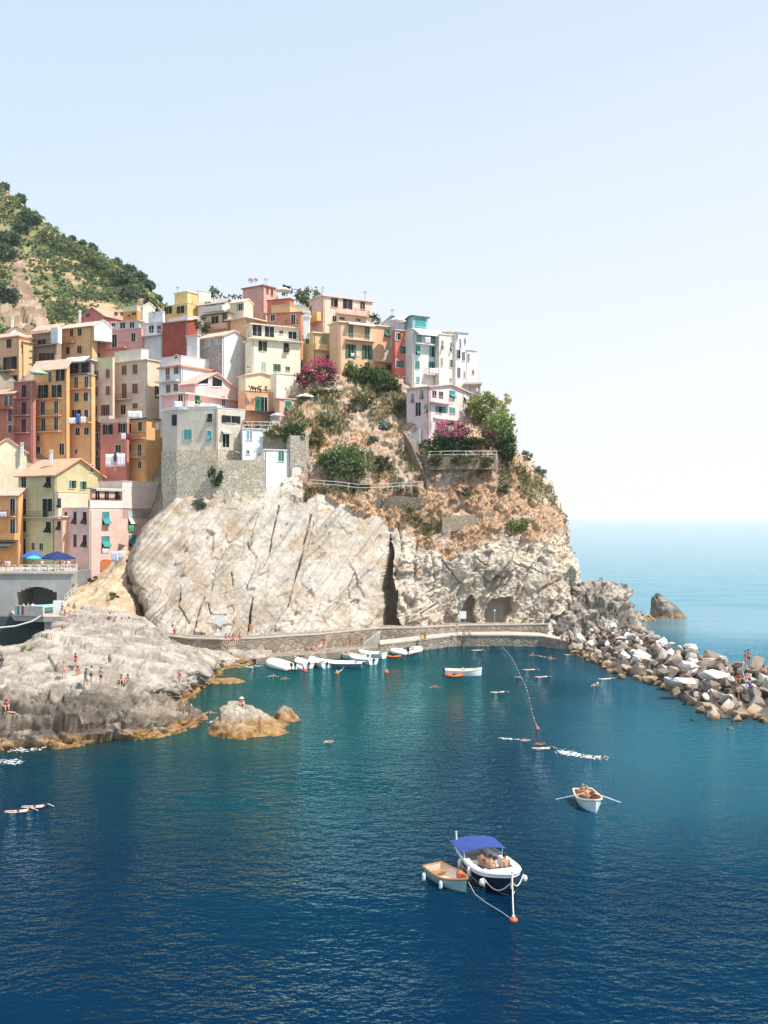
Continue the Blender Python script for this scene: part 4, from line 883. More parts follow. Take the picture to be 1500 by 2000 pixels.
def drum(bb, ul, uw, part, z0, z1, mt, ring=None):
    f = bb.L; s_ = f.hit(uw, 850)[0]; p = f.p0+f.t*s_; k = (ul-CU)/F; lo, hi = .5, 12
    for _ in range(40):                # radius so that the left edge is seen at ul
        r = (lo+hi)/2; c = p-f.n*r; e = (c.x-k*c.y)/math.sqrt(1+k*k); lo, hi = (r, hi) if e > r else (lo, r)
    c = p-f.n*(r+.02); m = MB(); m.lathe([(r, z0), (r, z1)], 40, (c.x, c.y, 0)); m.build(part, mt, bb.root, bb.org, smooth=False)
    if ring: m = MB(); m.lathe([(r+.15, z1+.003), (r+.15, z1+ring), (r-.1, z1+ring)], 40, (c.x, c.y, 0)); m.build('parapet', stucco((.84,.83,.81)), bb.root, bb.org)
    return c, r
bb_ = HOUSES['round']; c_, r_ = drum(bb_, 317, 358, 'rounded_wall', bb_.zb-.05, bb_.zt, bb_.mat, .45); drum(bb_, 315, 360, 'rounded_base', bb_.zb-7, bb_.zb+.02, masonry((.74,.65,.53), 1.4))
a_ = math.radians(222); m = MB(); m.box(-.5, .5, -.06, .06, bb_.zt-2.6, bb_.zt-.8, Matrix.Translation((c_.x+r_*math.cos(a_+.35), c_.y+r_*math.sin(a_+.35), 0)) @ Matrix.Rotation(a_+.35+math.pi/2, 4, 'Z')); m.build('window', M_GLASS, bb_.root, bb_.org)
pipe(b, 'L', 421, 805, 870); awning(bw, 'R', 432, 450, 841, 845, (.5,.48,.45), .8)
b = house('pinkgab', 'pink_attic_house', 'pink house with a glazed attic gable and tiled skirt roof above the grey beige house', (.80,.47,.44), (316,363,472), (768,800), 175, 33,
  'L 353 779 9 18 D;R 385 780 10 17 k g;R 436 784 6 20 d;R 419 790 16 8 s w', '', ('hip', 9, (.80,.56,.44), .7), GRN, (.80,.74,.72), down=.15)
b2 = extra(b, 'attic', (.80,.54,.52), (354,381,459), (749,773), 177.5, 36, '', '', ('gL', 26, (.76,.44,.36), .45), DK, None)
for q in ([(386,751),(386,742),(407,735),(407,751)], [(413,756),(413,733),(434,742),(434,756)]):
    f = b2.R; m = MB(); p = [f.hit(*x) for x in q]
    m.add([f.pt(s, .03, z) for s, z, _ in p]+[f.pt(s, .0, z) for s, z, _ in p], [(0,3,2,1), (0,1,5,4), (1,2,6,5), (2,3,7,6), (3,0,4,7)])
    o = m.build('attic_window', M_GLASS, b.root, b.org); m = MB()
    for i in range(4):
        m.tube([f.pt(p[i][0], .04, p[i][1]), f.pt(p[(i+1) % 4][0], .04, p[(i+1) % 4][1])], .11, 4)
    m.build('window_frame', stucco(WHITE), o, b.org)
b = house('bluewhite', 'pale_blue_house', 'narrow pale blue white house with two slit windows', (.78,.82,.87), (472,474,514), (838,900), 169.5, 62, 'R 484 850 4 18 s;R 490 850 4 18 s;R 484 883 6 7 d', '', ('flat', 0, (.66,.64,.60), .15), (.06,.20,.33), (.84,.86,.88), down=4)
b = house('tower', 'white_tower_house', 'tall blank white tower house with a green window at the top of the cliff', (.84,.86,.88), (511,516,567), (879,972), 166.5, 60, 'R 549 891 11 20 s g;R 544 956 4 6 d', '', ('flat', 0, (.68,.67,.64), .15), GRN, (.78,.80,.80), down=2)
# --- centre
b = house('bigcream', 'big_cream_house', 'big cream house with blue lit windows and a long terrace floor', (.86,.79,.60), (479,492,587), (664,732), 185, 62,
  'R 513 676 8 19 o;R 559 679 10 18 k;R 485 717 5 5 d;R 515 717 9 18 s l;R 541 718 7 14 o g;R 562 720 8 8 d', '', ('flat', 0, (.80,.66,.52), .4), DK, None)
b2 = extra(b, 'terrace_floor', (.85,.77,.60), (482,493,584), (634,664), 187.5, 62, 'R 502 645 18 22 D;R 526 648 18 20 D;R 549 649 7 7 d;R 571 655 16 14 d', '', ('flat', 0, (.78,.66,.52), .6), DK, (.82,.78,.74))
balcony(b, 'R', 484, 590, 664, 'i', .7)
b = house('salm', 'salmon_terrace_house', 'salmon orange house with potted plants along its cream roof terrace', (.80,.42,.25), (465,478,540), (766,806), 178, 60, 'R 516 789 12 27 Dl g', '', ('par', 3, (.82,.50,.34)), GRN, (.80,.76,.72), down=4)
extra(b, 'upper_wall', (.86,.72,.50), (466,480,540), (733,770), 181, 60, '', '', ('gL', 7, (.84,.66,.46), .3), DK, None)
awning(HOUSES['salm'], 'R', 482, 538, 801, 806, (.03,.03,.035), 2.0)
b = house('salm2', 'salmon_corner_house', 'salmon corner house with two green windows beside the vine terrace', (.82,.47,.32), (536,546,582), (779,834), 177, 60, 'R 563 793 13 19 k g;R 563 824 19 15 s t', '', ('flat', 0, (.82,.50,.36), .2), GRN, (.82,.79,.74), down=3)
extra(b, 'upper_wall', (.86,.78,.64), (528,540,580), (730,780), 179.5, 60, '', '', ('flat', 0, (.86,.80,.68), .1), DK, None)
b = house('terrac', 'terracotta_house', 'terracotta red house with two dark shuttered windows above the cream terrace', (.64,.27,.16), (522,588,594), (611,650), 195, 14, 'L 533 621 8 12 s;L 573 625 8 21 Ds', 'L 560 582 636', ('flat', 0, (.42,.16,.10), .3), DK, (.80,.76,.74))
b = house('roofred', 'salmon_roof_tower', 'salmon tower house crowning the village skyline beside the roof garden', (.72,.40,.33), (474,515,543), (558,600), 211, 36, 'R 522 567 4 12 d;R 531 571 4 12 d', '', ('flat', 0, (.40,.20,.16), .3), DK, None, cat='house')
b = house('curved', 'red_rotunda_house', 'rounded dark red and ochre house below the skyline awning', (.58,.20,.13), (522,566,574), (584,620), 207, 24, '', '', ('flat', 0, (.38,.12,.08), .2), DK, None)
extra(b, 'lower_wall', (.76,.50,.26), (530,566,580), (595,630), 205, 24, '', '', ('flat', 0, (.70,.42,.26), .1), DK, None)
b = house('bigsal', 'big_salmon_house', 'big salmon house at the top with a long balcony and four windows', (.84,.58,.46), (604,631,727), (578,660), 197, 58,
  'R 651 591 9 17 s;R 679 594 9 18 Do;R 708 597 9 14 s;R 653 623 7 12 d;R 668 622 10 5 d;R 700 625 8 4 d;L 607 608 4 20 d', 'R 656 718 615', ('flat', 0, (.86,.62,.50), .35), DK, None)
m = MB(); b.L.box(m, b.L.hit(606, 620)[0], b.L.hit(630, 620)[0], .3, 1.2, b.L.hit(618, 631)[1], b.L.hit(618, 614)[1]); m.build('balcony', stucco((.84,.50,.18)), b.root, b.org)
b = house('orfront', 'wide_orange_house', 'wide orange house with green shutters and washing on its balcony', (.84,.52,.32), (643,662,772), (629,735), 186, 60,
  'R 685 647 9 26 Ds;R 717 651 9 26 Ds;R 685 686 10 27 Do;R 717 688 10 27 Do;R 685 710 9 12 s t;R 717 714 9 12 d;R 755 650 9 15 k;R 755 691 9 24 s w;R 757 719 8 13 s;R 742 731 6 6 d', 'R 674 730 665 p;R 731 771 707 p', ('flat', 0, (.88,.72,.56), .3), GRN, None)
awning(b, 'R', 676, 727, 628, 634, (.85,.80,.74), 1.1)
b = house('ochre_box', 'ochre_balcony_house', 'ochre house with a boxed balcony and pale green door beside the pink blossom', (.80,.56,.28), (592,612,657), (650,720), 189, 58,
  'L 601 660 6 22 s;R 633 668 9 26 Ds l;R 641 700 9 12 d', 'R 612 656 684 w', ('flat', 0, (.86,.74,.54), .3), DK, None)
chimney(b, 599, 650, 42, 12, (.86,.84,.80))
# --- right end
b = house('red_r', 'narrow_red_house', 'narrow crimson house with white framed windows on the ridge', (.68,.19,.14), (766,772,803), (645,745), 187, 60, 'R 776 657 7 14 s;R 794 660 5 8 d;R 792 684 7 15 l;R 777 711 7 14 r;R 777 738 5 6 d;R 790 739 7 5 d', '', ('flat', 0, (.70,.52,.44), .2), GRN, (.80,.77,.74))
b = house('teal', 'teal_balcony_house', 'pale stone house with teal shutters, white awning and teal glass roof room', (.80,.76,.70), (790,806,858), (643,752), 186, 58,
  'R 816 684 9 18 k;R 843 687 9 20 s;R 815 713 4 16 o;R 843 713 6 13 o;R 816 741 6 11 s;R 818 663 9 18 Ds;R 845 664 9 18 Ds', 'R 808 858 673 p;R 828 857 732', ('flat', 0, (.74,.72,.68), .2), (.06,.36,.30), None)
awning(b, 'R', 808, 859, 642, 655, (.85,.87,.88), 1.6)
b2 = extra(b, 'roof_room', (.28,.50,.52), (790,806,835), (618,645), 189, 58, 'R 821 630 20 16 s', '', ('flat', 0, (.12,.16,.17), .4), TEAL, (.3,.5,.5))
extra(b, 'grey_gable', (.60,.60,.60), (748,786,800), (628,660), 190, 30, '', '', ('gR', 13, (.50,.50,.50), .3), DK, None)
awning(b2, 'L', 770, 800, 624, 632, (.80,.82,.84), 1.6)
b = house('cream_r', 'pale_cream_house', 'pale cream house with slim shutters between the teal house and the white end house', (.87,.80,.68), (850,858,892), (653,752), 187, 62, 'R 864 673 4 16 k;R 881 677 4 16 k;R 863 707 4 15 s;R 880 710 4 15 s;R 880 742 3 6 d', '', ('flat', 0, (.88,.80,.66), .15), (.30,.25,.20), None)
extra(b, 'tan_attic', (.74,.48,.26), (860,882,892), (649,656), 190, 30, '', '', ('flat', 0, (.86,.76,.60), .2))
b = house('white_r', 'white_end_house', 'white end house with dark slit windows at the seaward end of the ridge', (.87,.85,.82), (884,890,914), (650,752), 188, 62, 'R 892 658 3 12 d;R 899 671 3 18 d;R 908 667 3 12 d;R 894 692 5 17 s;R 905 696 5 17 s;R 896 728 6 20 d;R 907 732 3 14 d', '', ('flat', 0, (.40,.40,.40), .15), DK, None)
b = house('pink_r', 'pale_pink_end_house', 'pale pink annex with a raised deck on posts at the seaward end', (.86,.72,.66), (908,912,931), (684,752), 189, 62, 'R 915 698 3 13 d;R 924 727 4 8 d', '', ('flat', 0, (.70,.64,.62), .15), DK, None, down=8)
c0 = at(905, 748, 187); c1 = at(938, 748, 190); m = MB(); m.box(c0.x, c1.x, c0.y-1, c1.y+2, c0.z-.3, c0.z); m.build('deck', stucco((.66,.58,.54)), b.root, b.org)
m = MB()
for uu in (918, 936): p = at(uu, 748, 187.5); m.box(p.x-.2, p.x+.2, p.y-.2, p.y+.2, p.z-7, p.z-.3)
m.build('post', plain((.42,.40,.40), .8, name='concrete_post'), b.root, b.org)
m = MB(); 
for i in range(9): p = at(906+i*3.9, 748, 187-.6); m.tube([p, p+Vector((0, 0, .9))], .03, 4)
m.tube([at(906, 738.5, 186.4), at(938, 738.5, 186.4)], .04, 4); m.build('railing', M_PALE, b.root, b.org)
b = house('cliffpink', 'pink_cliff_house', 'pink house on the cliff with awning shutters, set apart below the ridge', (.84,.64,.62), (794,838,918), (756,836), 174, 40,
  'L 806 778 5 17 k;L 824 771 6 17 k;L 832 798 6 16 k;L 817 799 10 26 D;R 883 770 11 14 k t;R 908 774 6 15 k w;R 883 802 11 12 s t;R 856 800 12 13 s t;R 912 801 9 9 d;R 915 829 5 10 s g;R 860 829 20 10 d;R 887 828 12 9 d;R 848 770 8 14 D;R 861 772 8 14 D', 'R 839 876 787 p', ('gL', 11, (.76,.54,.45), .4), (.30,.34,.32), None, down=5)
m = MB(); f = b.R; f.box(m, f.hit(846, 818)[0], f.hit(920, 818)[0], .003, .35, f.hit(870, 820)[1], f.hit(870, 817)[1]); m.build('string_course', stucco((.78,.66,.62)), b.root, b.org)
PLANTS_LATER = []
# ------------------------------------------------------------------ concrete path, quay, walls
CONC = masonry((.34,.29,.235), .5, 'stained_concrete', .8); CONC2 = stucco((.50,.45,.39)); STONE = masonry((.50,.43,.36), 1.5); STONED = masonry((.30,.25,.20), 1.4)
def slab_strip(name, mat, fr, back, z0, label=None, cat=None, kind='structure', lip=.0):
    """fr: front edge (u, v, z) seen in the photograph; the strip runs back metres behind it"""
    F_ = [wat(*p) for p in fr]; m = MB()
    for p, q in zip(F_[:-1], F_[1:]):
        m.hexa([(p.x, p.y, z0), (q.x, q.y, z0), (q.x, q.y+back, z0), (p.x, p.y+back, z0), (p.x, p.y, p.z), (q.x, q.y, q.z), (q.x, q.y+back, q.z), (p.x, p.y+back, p.z)])
    return tag(m.build(name, mat), label, cat, kind=kind)
UP = [(296,1240,3.0),(367,1248,3),(432,1250,3),(493,1248,3),(569,1243,3),(620,1240,3),(680,1234,3),(738,1228,3),(800,1227,2.9),(850,1225,2.8),(905,1222,2.8),(1000,1221,2.8),(1070,1220,2.8)]
slab_strip('cliff_path', CONC, UP, 5, -1)
cap = [(u, v-1, z+.13) for u, v, z in UP]
m = MB(); Fp = [wat(u, v, z) for u, v, z in UP]
for p, q in zip(Fp[:-1], Fp[1:]):
    m.hexa([(p.x, p.y-.08, p.z+.003), (q.x, q.y-.08, q.z+.003), (q.x, q.y+.5, q.z+.003), (p.x, p.y+.5, p.z+.003), (p.x, p.y-.08, p.z+.16), (q.x, q.y-.08, q.z+.16), (q.x, q.y+.5, q.z+.16), (p.x, p.y+.5, p.z+.16)])
tag(m.build('path_kerb', CONC2), kind='structure')
m = MB(); Fp = [wat(u, v, z) for u, v, z in [(742,1260,1.4),(830,1250,1.5),(893,1242,1.6),(998,1242,1.6),(1057,1244,1.5),(1108,1254,1.2)]]
for p, q in zip(Fp[:-1], Fp[1:]):
    m.hexa([(p.x, p.y-.1, p.z+.003), (q.x, q.y-.1, q.z+.003), (q.x, q.y+4.4, q.z+.003), (p.x, p.y+4.4, p.z+.003), (p.x, p.y-.1, p.z+.2), (q.x, q.y-.1, q.z+.2), (q.x, q.y+4.4, q.z+.2), (p.x, p.y+4.4, p.z+.2)])
tag(m.build('ledge_paving', CONC2), kind='structure')
LOW1 = [(500,1287,.7),(528,1283,.8),(598,1279,.9),(694,1270,1.0),(742,1264,1.1)]
LOW2 = [(742,1260,1.4),(830,1250,1.5),(893,1242,1.6),(998,1242,1.6),(1057,1244,1.5),(1108,1254,1.2)]
slab_strip('quay', CONC, LOW1, 7, -1.2)
slab_strip('bathing_ledge', CONC, LOW2, 4.5, -1.2)
def wall(name, label, top, h, th, mat, cat='wall', group=None):
    P_ = [at(*p) for p in top]; m = MB()
    for p, q in zip(P_[:-1], P_[1:]):
        d = (q-p); n2 = Vector((-d.y, d.x, 0)).normalized()*th
        hp = h if not isinstance(h, tuple) else h[0]; hq = h if not isinstance(h, tuple) else h[1]
        m.hexa([p-Vector((0,0,hp)), q-Vector((0,0,hq)), q-Vector((0,0,hq))+n2, p-Vector((0,0,hp))+n2, p, q, q+n2, p+n2])
    return tag(m.build(name, mat), label, cat, group)
def rail(name, label, top, hgt, mat, post=1.6, rails=(1.0, .5), r=.05, cat='railing', group=None):
    P_ = [at(*p) for p in top]; m = MB()
    L = sum((q-p).length for p, q in zip(P_[:-1], P_[1:]))
    for k in rails: m.tube([p-Vector((0, 0, hgt*(1-k))) for p in P_], r, 5)
    o = m.build(name, mat); tag(o, label, cat, group)
    for p, q in zip(P_[:-1], P_[1:]):
        n_ = max(1, int((q-p).length/post))
        for i in range(n_+1):
            c = p.lerp(q, i/n_); mm = MB(); mm.tube([c-Vector((0, 0, hgt+.3)), c+Vector((0, 0, .04))], r*1.25, 5); mm.build('post', mat, o)
    return o
# steps between path and quay
st_ = empty('stone_stairs', 'flight of stone steps from the quay up to the cliff path', 'stairs', wat(735, 1255, 1.1))
m = MB()
a0 = wat(705, 1264, 1.0); a1 = wat(742, 1233, 3.0)
for k in range(9):
    x = a0.x+(a1.x-a0.x)*k/9; y = a0.y+.6+(a1.y-.8-a0.y-.6)*k/9*.6; m.box(x, x+(a1.x-a0.x)/9-.003, y, y+3, .9, 1.1+k*.22)
m.build('step', CONC2, st_, st_.location)
# retaining walls on the slope
wall('retaining_wall', 'dark retaining wall overgrown with dry grass below the long cliff railing', [(606,958,167.2),(660,962,167.6),(715,965,168),(832,972,169)], 2.6, 1.6, STONED)
wall('retaining_wall', 'grey netted stone wall slanting across the dry slope above the rough rock', [(864,1012,168.2),(930,1003,170),(1000,994,172.4),(1052,990,175)], 2.4, 1.5, masonry((.48,.39,.30), 1.6))
wall('retaining_wall', 'stone wall carrying the garden terrace of the pink cliff house', [(835,890,171.0),(880,889,170.6),(930,888,170.8),(972,889,172)], 2.4, 3.2, masonry((.42,.31,.22), 1.5))
wall('retaining_wall', 'dark sloping stone wall down the left side of the garden terrace', [(787,842,174.5),(803,868,172.8),(818,905,171.3),(834,938,170.2)], 3.2, 1.2, STONED)
wall('garden_wall', 'pale plastered wall under the vine terrace', [(648,776,180.5),(681,774,181)], 2.6, 1.5, stucco((.68,.62,.52)))
wall('terrace_wall', 'dry stone terrace wall carrying the vine pergola', [(580,826,176.5),(600,800,178.6),(640,793,179.4),(660,792,180)], 3.2, 2.5, STONE)
wall('cliff_wall', 'big rough stone wall under the grey beige house', [(318,898,169.4),(345,898,166.9),(424,899,165.8),(518,898,166.2)], 8.0, 3.0, masonry((.74,.65,.53), 1.2), 'wall')
wall('garden_wall', 'brown stone wall behind the white tower house', [(514,846,171.5),(566,850,170.5)], 7, 3.0, STONE)
b = house('archwall', 'arched_stone_tower', 'old stone tower with a bricked up arch right of the white tower house', (.6,.52,.44), (560,567,603), (850,975), 168.2, 62, '', '', None, matw=masonry((.58,.51,.43), 1.5), cat='tower', down=2)
f = b.R; s0, z0, _ = f.hit(569, 942); s1 = f.hit(593, 942)[0]; z1 = f.hit(581, 909)[1]; m = MB(); c = (s0+s1)/2; r_ = (s1-s0)/2
pts = [(s0, z0)]+[(c-r_*math.cos(math.pi*i/10), z1-r_*.75+r_*.75*math.sin(math.pi*i/10)) for i in range(11)]+[(s1, z0)]
for (x0, y0), (x1, y1) in zip(pts[:-1], pts[1:]): m.tube([f.pt(x0, .03, y0), f.pt(x1, .03, y1)], .1, 5)
m.build('arch', stucco((.40,.36,.32)), b.root, b.org)
m = MB(); m.poly([f.pt(x, .02, y) for x, y in pts]); m.build('arch_infill', stucco((.72,.68,.62)), b.root, b.org)
rail('cliff_railing', 'long pale metal railing along the path across the upper cliff', [(605,937,166.5),(660,941,167),(700,946,167.6),(735,946,168),(780,943,168.6),(826,941,169.2)], 1.1, M_PALE)
rail('terrace_railing', 'white railing along the garden terrace edge of the pink cliff house', [(838,882,171),(885,881,170.5),(935,881,170.7),(970,881,171.6)], 1.1, plain((.72,.71,.68), .6, name='white_railing'))
rail('stair_railing', 'grey railing of the outside stairs left of the pink cliff house', [(788,848,174.8),(812,832,174.2),(832,822,173.2),(862,826,172.4)], 1.1, plain((.55,.56,.57), .6, name='grey_railing'), post=.8)
wall('garden_steps', 'pale outside stairs climbing to the door of the pink cliff house', [(788,858,175.2),(806,846,174.6),(820,836,174.2)], 2.6, 1.4, stucco((.66,.62,.58)), 'stairs')

# ------------------------------------------------------------------ piazza, boat landing
pz = at(60, 1112, 164.5).z
m = MB(); p0 = at(-60, 1122, 158.5); p1 = at(140, 1122, 158.5)
m.prism([(p0.x, 158.6), (p1.x+.6, 158.6), (at(150,1100,172).x, 172), (p0.x-6, 172)], pz-2.0, pz); tag(m.build('piazza', CONC2), kind='structure')
f = Face((p0.x-8, 158.5), (p1.x, 158.5)); zt = at(60, 1121, 158.5).z; m = MB()
sA, zA, _ = f.hit(33, 1190); sB = f.hit(111, 1190)[0]; zArch = f.hit(70, 1146)[1]; zb = f.hit(70, 1200)[1]
f.box(m, 0, sA, -2.5, 0, 2.0, zt); f.box(m, sB, f.L, -2.5, 0, 2.0, zt)
n_ = 10; c = (sA+sB)/2; rr_ = (sB-sA)/2
for i in range(n_):
    x0 = sA+(sB-sA)*i/n_; x1 = sA+(sB-sA)*(i+1)/n_; zz = zArch-1.0*(((x0+x1)/2-c)/rr_)**2
    f.box(m, x0, x1, -2.5, 0, zz, zt)
f.box(m, sA-1, sB+1, -7.5, -7.3, 2.0, zArch+.5); f.box(m, sA-1.2, sA-.003, -7.3, -2.503, 2.0, zArch+.5); f.box(m, sB+.003, sB+1.2, -7.3, -2.503, 2.0, zArch+.5); f.box(m, sA-.5, sB+.5, -7.3, -2.503, zArch+.1, zArch+.5)
o = tag(m.build('piazza_wall', stucco((.42,.405,.38))), 'grey streaked retaining wall of the piazza with a low boat arch', 'wall')
m = MB(); f.box(m, -1, f.L+.3, -.4, .25, zt+.003, zt+.28); m.build('coping', CONC2, o)
# dark side wall and steps on the right
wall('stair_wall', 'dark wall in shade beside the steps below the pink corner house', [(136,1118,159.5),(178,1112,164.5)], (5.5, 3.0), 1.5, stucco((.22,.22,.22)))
rail('step_handrail', 'pale handrail of the steps down to the boat landing', [(126,1164,156),(152,1140,159)], 1.0, M_PALE, post=.9, r=.035)
# white criss cross fence of the piazza
fen = empty('piazza_fence', 'white criss-cross timber fence along the edge of the piazza', 'fence', at(90, 1122, 158.8))
MW = plain((.78,.74,.68), .7, name='white_timber'); ff = Face((at(40, 1122, 158.8).x, 158.8), (at(150, 1122, 158.8).x, 158.8)); zf = zt+.29; Lf = ff.L; kk = 6
for i in range(kk+1):
    m = MB(); q = Lf*i/kk; ff.box(m, q-.07, q+.07, -.08, .08, zf, zf+1.15); m.build('post', MW, fen, fen.location)
for i in range(kk):
    m = MB(); q0 = Lf*i/kk+.07; q1 = Lf*(i+1)/kk-.07
    m.tube([ff.pt(q0, 0.02, zf+.08), ff.pt(q1, .02, zf+1.0)], .045, 4); m.tube([ff.pt(q0, -.03, zf+1.0), ff.pt(q1, -.03, zf+.08)], .045, 4)
    m.tube([ff.pt(q0, 0, zf+1.08), ff.pt(q1, 0, zf+1.08)], .045, 4); m.build('cross_brace', MW, fen, fen.location)
# boat landing: slab on a dark recess
lz = at(60, 1203, 150).z; m = MB()
q = [at(28, 1190, 153), at(84, 1202, 149.5), at(150, 1196, 150)]
m.prism([(at(28,1190,151).x, 151), (at(84,1190,149).x, 149), (at(160,1190,149).x, 149), (at(170,1190,156).x, 158.4), (at(10,1190,156).x, 158.4)], lz-.8, lz)
m.prism([(at(86,1190,149.2).x, 149.3), (at(160,1190,149.2).x, 149.3), (at(170,1190,156).x, 158.3), (at(86,1190,156).x, 158.3)], .5, lz-.803)
tag(m.build('boat_landing', stucco((.46,.42,.37))), kind='structure')
m = MB(); m.box(at(-60, 1190, 157).x, at(86, 1190, 157).x, 157.2, 158.2, -.5, lz-.81); tag(m.build('recess_wall', stucco((.07,.08,.08))), 'recess wall under the boat landing with its shade painted black', 'wall')  # shade under the landing is put into the wall's near-black colour
# parapet with the painted tricolour
pf = Face((at(28, 1190, 150.8).x, 150.8), (at(84, 1200, 148.8).x, 148.8)); m = MB(); pf.box(m, 0, pf.L, -.3, 0, lz+.003, lz+1.5)
o = tag(m.build('landing_parapet', stucco((.74,.62,.50))), 'peach parapet of the boat landing with a painted green white and red flag', 'wall')
z0 = pf.hit(40, 1190)[1]
for nm, u0, u1, cc_ in (('green_stripe', 34, 38, (.03,.22,.20)), ('white_stripe', 38, 42, (.8,.8,.78)), ('red_stripe', 42, 46, (.25,.03,.04))):
    m = MB(); pf.box(m, pf.hit(u0, 1185)[0], pf.hit(u1, 1185)[0], .003, .012, lz+.15, lz+1.4); m.build(nm, plain(cc_, .8), o)
m = MB(); pts = [at(-10, 1227, 146), at(30, 1223, 147), at(62, 1214, 147.6), at(80, 1203, 148.2)]; m.tube(pts, .14, 6)
tag(m.build('mooring_pipe', M_PALE), 'pale pipe bending across the dark recess under the landing', 'pipe')

# umbrellas
def umbrella(name, label, p, r, col, h=2.3, drop=.55, n=8, closed=False):
    o = empty(name, label, 'umbrella', p); m = MB(); m.tube([(0, 0, 0), (0, 0, h+.05)], .035, 6); m.build('pole', M_PALE, o)
    m = MB()
    if closed: m.lathe([(.02, h), (.16, h-.3), (.24, h-1.2), (.12, h-1.7)], 8)
    else:
        m.lathe([(r, h-drop-.14), (r, h-drop), (r*.55, h-drop*.42), (.05, h)], n)
    m.build('canopy', plain(col, .85, name='canvas', var=.1), o); return o
BLUE = (.012,.030,.12)
umbrella('umbrella', 'bright blue piazza umbrella left of the big navy one', Vector((at(64, 1096, 162).x, 162, pz)), 2.0, (.02,.12,.42), 3.0, .9, 8)
umbrella('umbrella', 'big navy piazza umbrella beside the pink corner house', Vector((at(112, 1096, 162).x, 162, pz)), 2.9, BLUE, 3.0, 1.1, 4)
umbrella('umbrella', 'turquoise piazza umbrella in front of the bright blue one', Vector((at(66, 1105, 160.5).x, 160.5, pz)), 1.2, (.10,.50,.48), 2.4, .4)
umbrella('umbrella', 'green and white umbrella on the terrace left of the tall orange house', Vector(at(76, 746, 188.8)), 1.6, (.35,.55,.40), 2.2, .6)
umbrella('umbrella', 'cream umbrella on the terrace under the vine pergola', Vector(at(596, 793, 178.5)), 1.5, (.84,.76,.66), 2.2, .5, 4)
umbrella('umbrella', 'lilac umbrella on the restaurant terrace beside the salmon corner house', Vector(at(541, 832, 174.5)), 1.3, (.52,.42,.58), 2.3, .5, 4)
umbrella('umbrella', 'closed dark umbrella between the white sheets of the coral house', Vector(at(225, 920, 179)), .3, (.03,.03,.05), 3.4, closed=True)
umbrella('umbrella', 'white parasol on the roof below the grey gable', Vector(at(776, 643, 188)), 1.6, (.84,.84,.82), 2.2, .6)
umbrella('umbrella', 'white and teal parasol on the skyline roof terrace', Vector(at(553, 582, 208)), 1.8, (.80,.82,.78), 2.2, .6)
# cafe tables on the piazza
for i, (uu, Y, lb) in enumerate([(72, 160.6, 'left cafe table under the turquoise umbrella'), (92, 161.2, 'cafe table between the two piazza umbrellas'), (104, 160.2, 'front cafe table under the navy umbrella'), (122, 161.4, 'right cafe table under the navy umbrella'), (28, 161, 'cafe table at the left of the piazza')]):
    p = at(uu, 1100, Y); o = empty('cafe_table', lb, 'table', (p.x, Y, pz), group='cafe tables on the piazza'); m = MB(); m.lathe([(.42, .72), (.42, .76)], 14); m.build('table_top', plain((.8,.79,.76), .6), o); m = MB(); m.tube([(0, 0, 0), (0, 0, .72)], .04, 6); m.lathe([(.24, 0), (.2, .03)], 10); m.build('leg', M_IRON, o)
for i, (uu, lb) in enumerate([(478, 'leafy tub plant at the left of the restaurant terrace'), (492, 'red flowered tub plant on the restaurant terrace'), (503, 'tub plant in the middle of the restaurant terrace'), (515, 'pale tub plant on the restaurant terrace'), (526, 'dark tub plant beside the lilac umbrella')]):
    PLANTS_LATER.append((uu, lb))
wall('restaurant_terrace', 'pale restaurant terrace below the salmon terrace house', [(472,837,171.6),(548,838,173.2)], 2.5, 4.5, stucco((.62,.56,.48)), 'terrace')
rail('restaurant_railing', 'white railing along the restaurant terrace', [(474,824,171.7),(510,824,172.4),(546,825,173.2)], 1.1, plain((.74,.73,.70), .6, name='white_railing'), post=1.2)
# washing
def sheet(name, label, u0, u1, v0, v1, Y, col, cat='laundry', wave=.08):
    a, c = at(u0, v0, Y), at(u1, v0, Y); z1 = at(u0, v1, Y).z; n_ = 9; V = []; Fc = []
    for j in range(5):
        for i in range(n_): 
            t = i/(n_-1); V.append((a.x+(c.x-a.x)*t, Y+wave*math.sin(i*2.1+u0)*(.3+j*.25), a.z+(z1-a.z)*j/4+.04*math.sin(i*1.3)))
    for j in range(4):
        for i in range(n_-1): k = j*n_+i; Fc.append((k, k+1, k+n_+1, k+n_))
    me = np_mesh(name, np.array(V), np.array(Fc)); o = link(name, me, plain(col, .9, name='cloth', var=.08)); tag(o, label, cat)
    md = o.modifiers.new('thickness', 'SOLIDIFY'); md.thickness = .02; return o
sheet('bed_sheet', 'left white sheet drying on the coral red house', 206, 223, 887, 912, 179.2, (.80,.76,.80))
sheet('bed_sheet', 'right white sheet drying on the coral red house', 227, 244, 886, 911, 179.4, (.82,.79,.83))
sheet('bed_sheet', 'wide bright white sheet on the roof above the ochre house', 249, 277, 803, 817, 180.2, (.86,.86,.86))
sheet('towel', 'white towel hanging beside the coral house window', 237, 245, 847, 859, 180.6, (.80,.76,.78))
sheet('towel', 'dark red towel hanging between coral and ochre houses', 247, 256, 846, 859, 180.6, (.18,.05,.06))
sheet('shirt', 'white washing on the left of the slim orange house balcony', 133, 147, 816, 828, 187.6, (.80,.79,.80))
sheet('towel', 'blue towel hanging from the slim orange house balcony', 149, 156, 808, 829, 187.6, (.05,.16,.42))
sheet('shirt', 'white washing on the right of the slim orange house balcony', 157, 168, 814, 827, 187.6, (.80,.77,.76))
sheet('bed_sheet', 'lilac sheets drying in front of the pink corner house', 217, 230, 1077, 1097, 164.4, (.62,.64,.82))
sheet('towel', 'pale blue towel drying beside the lilac sheets', 231, 243, 1076, 1092, 164.6, (.70,.78,.84))
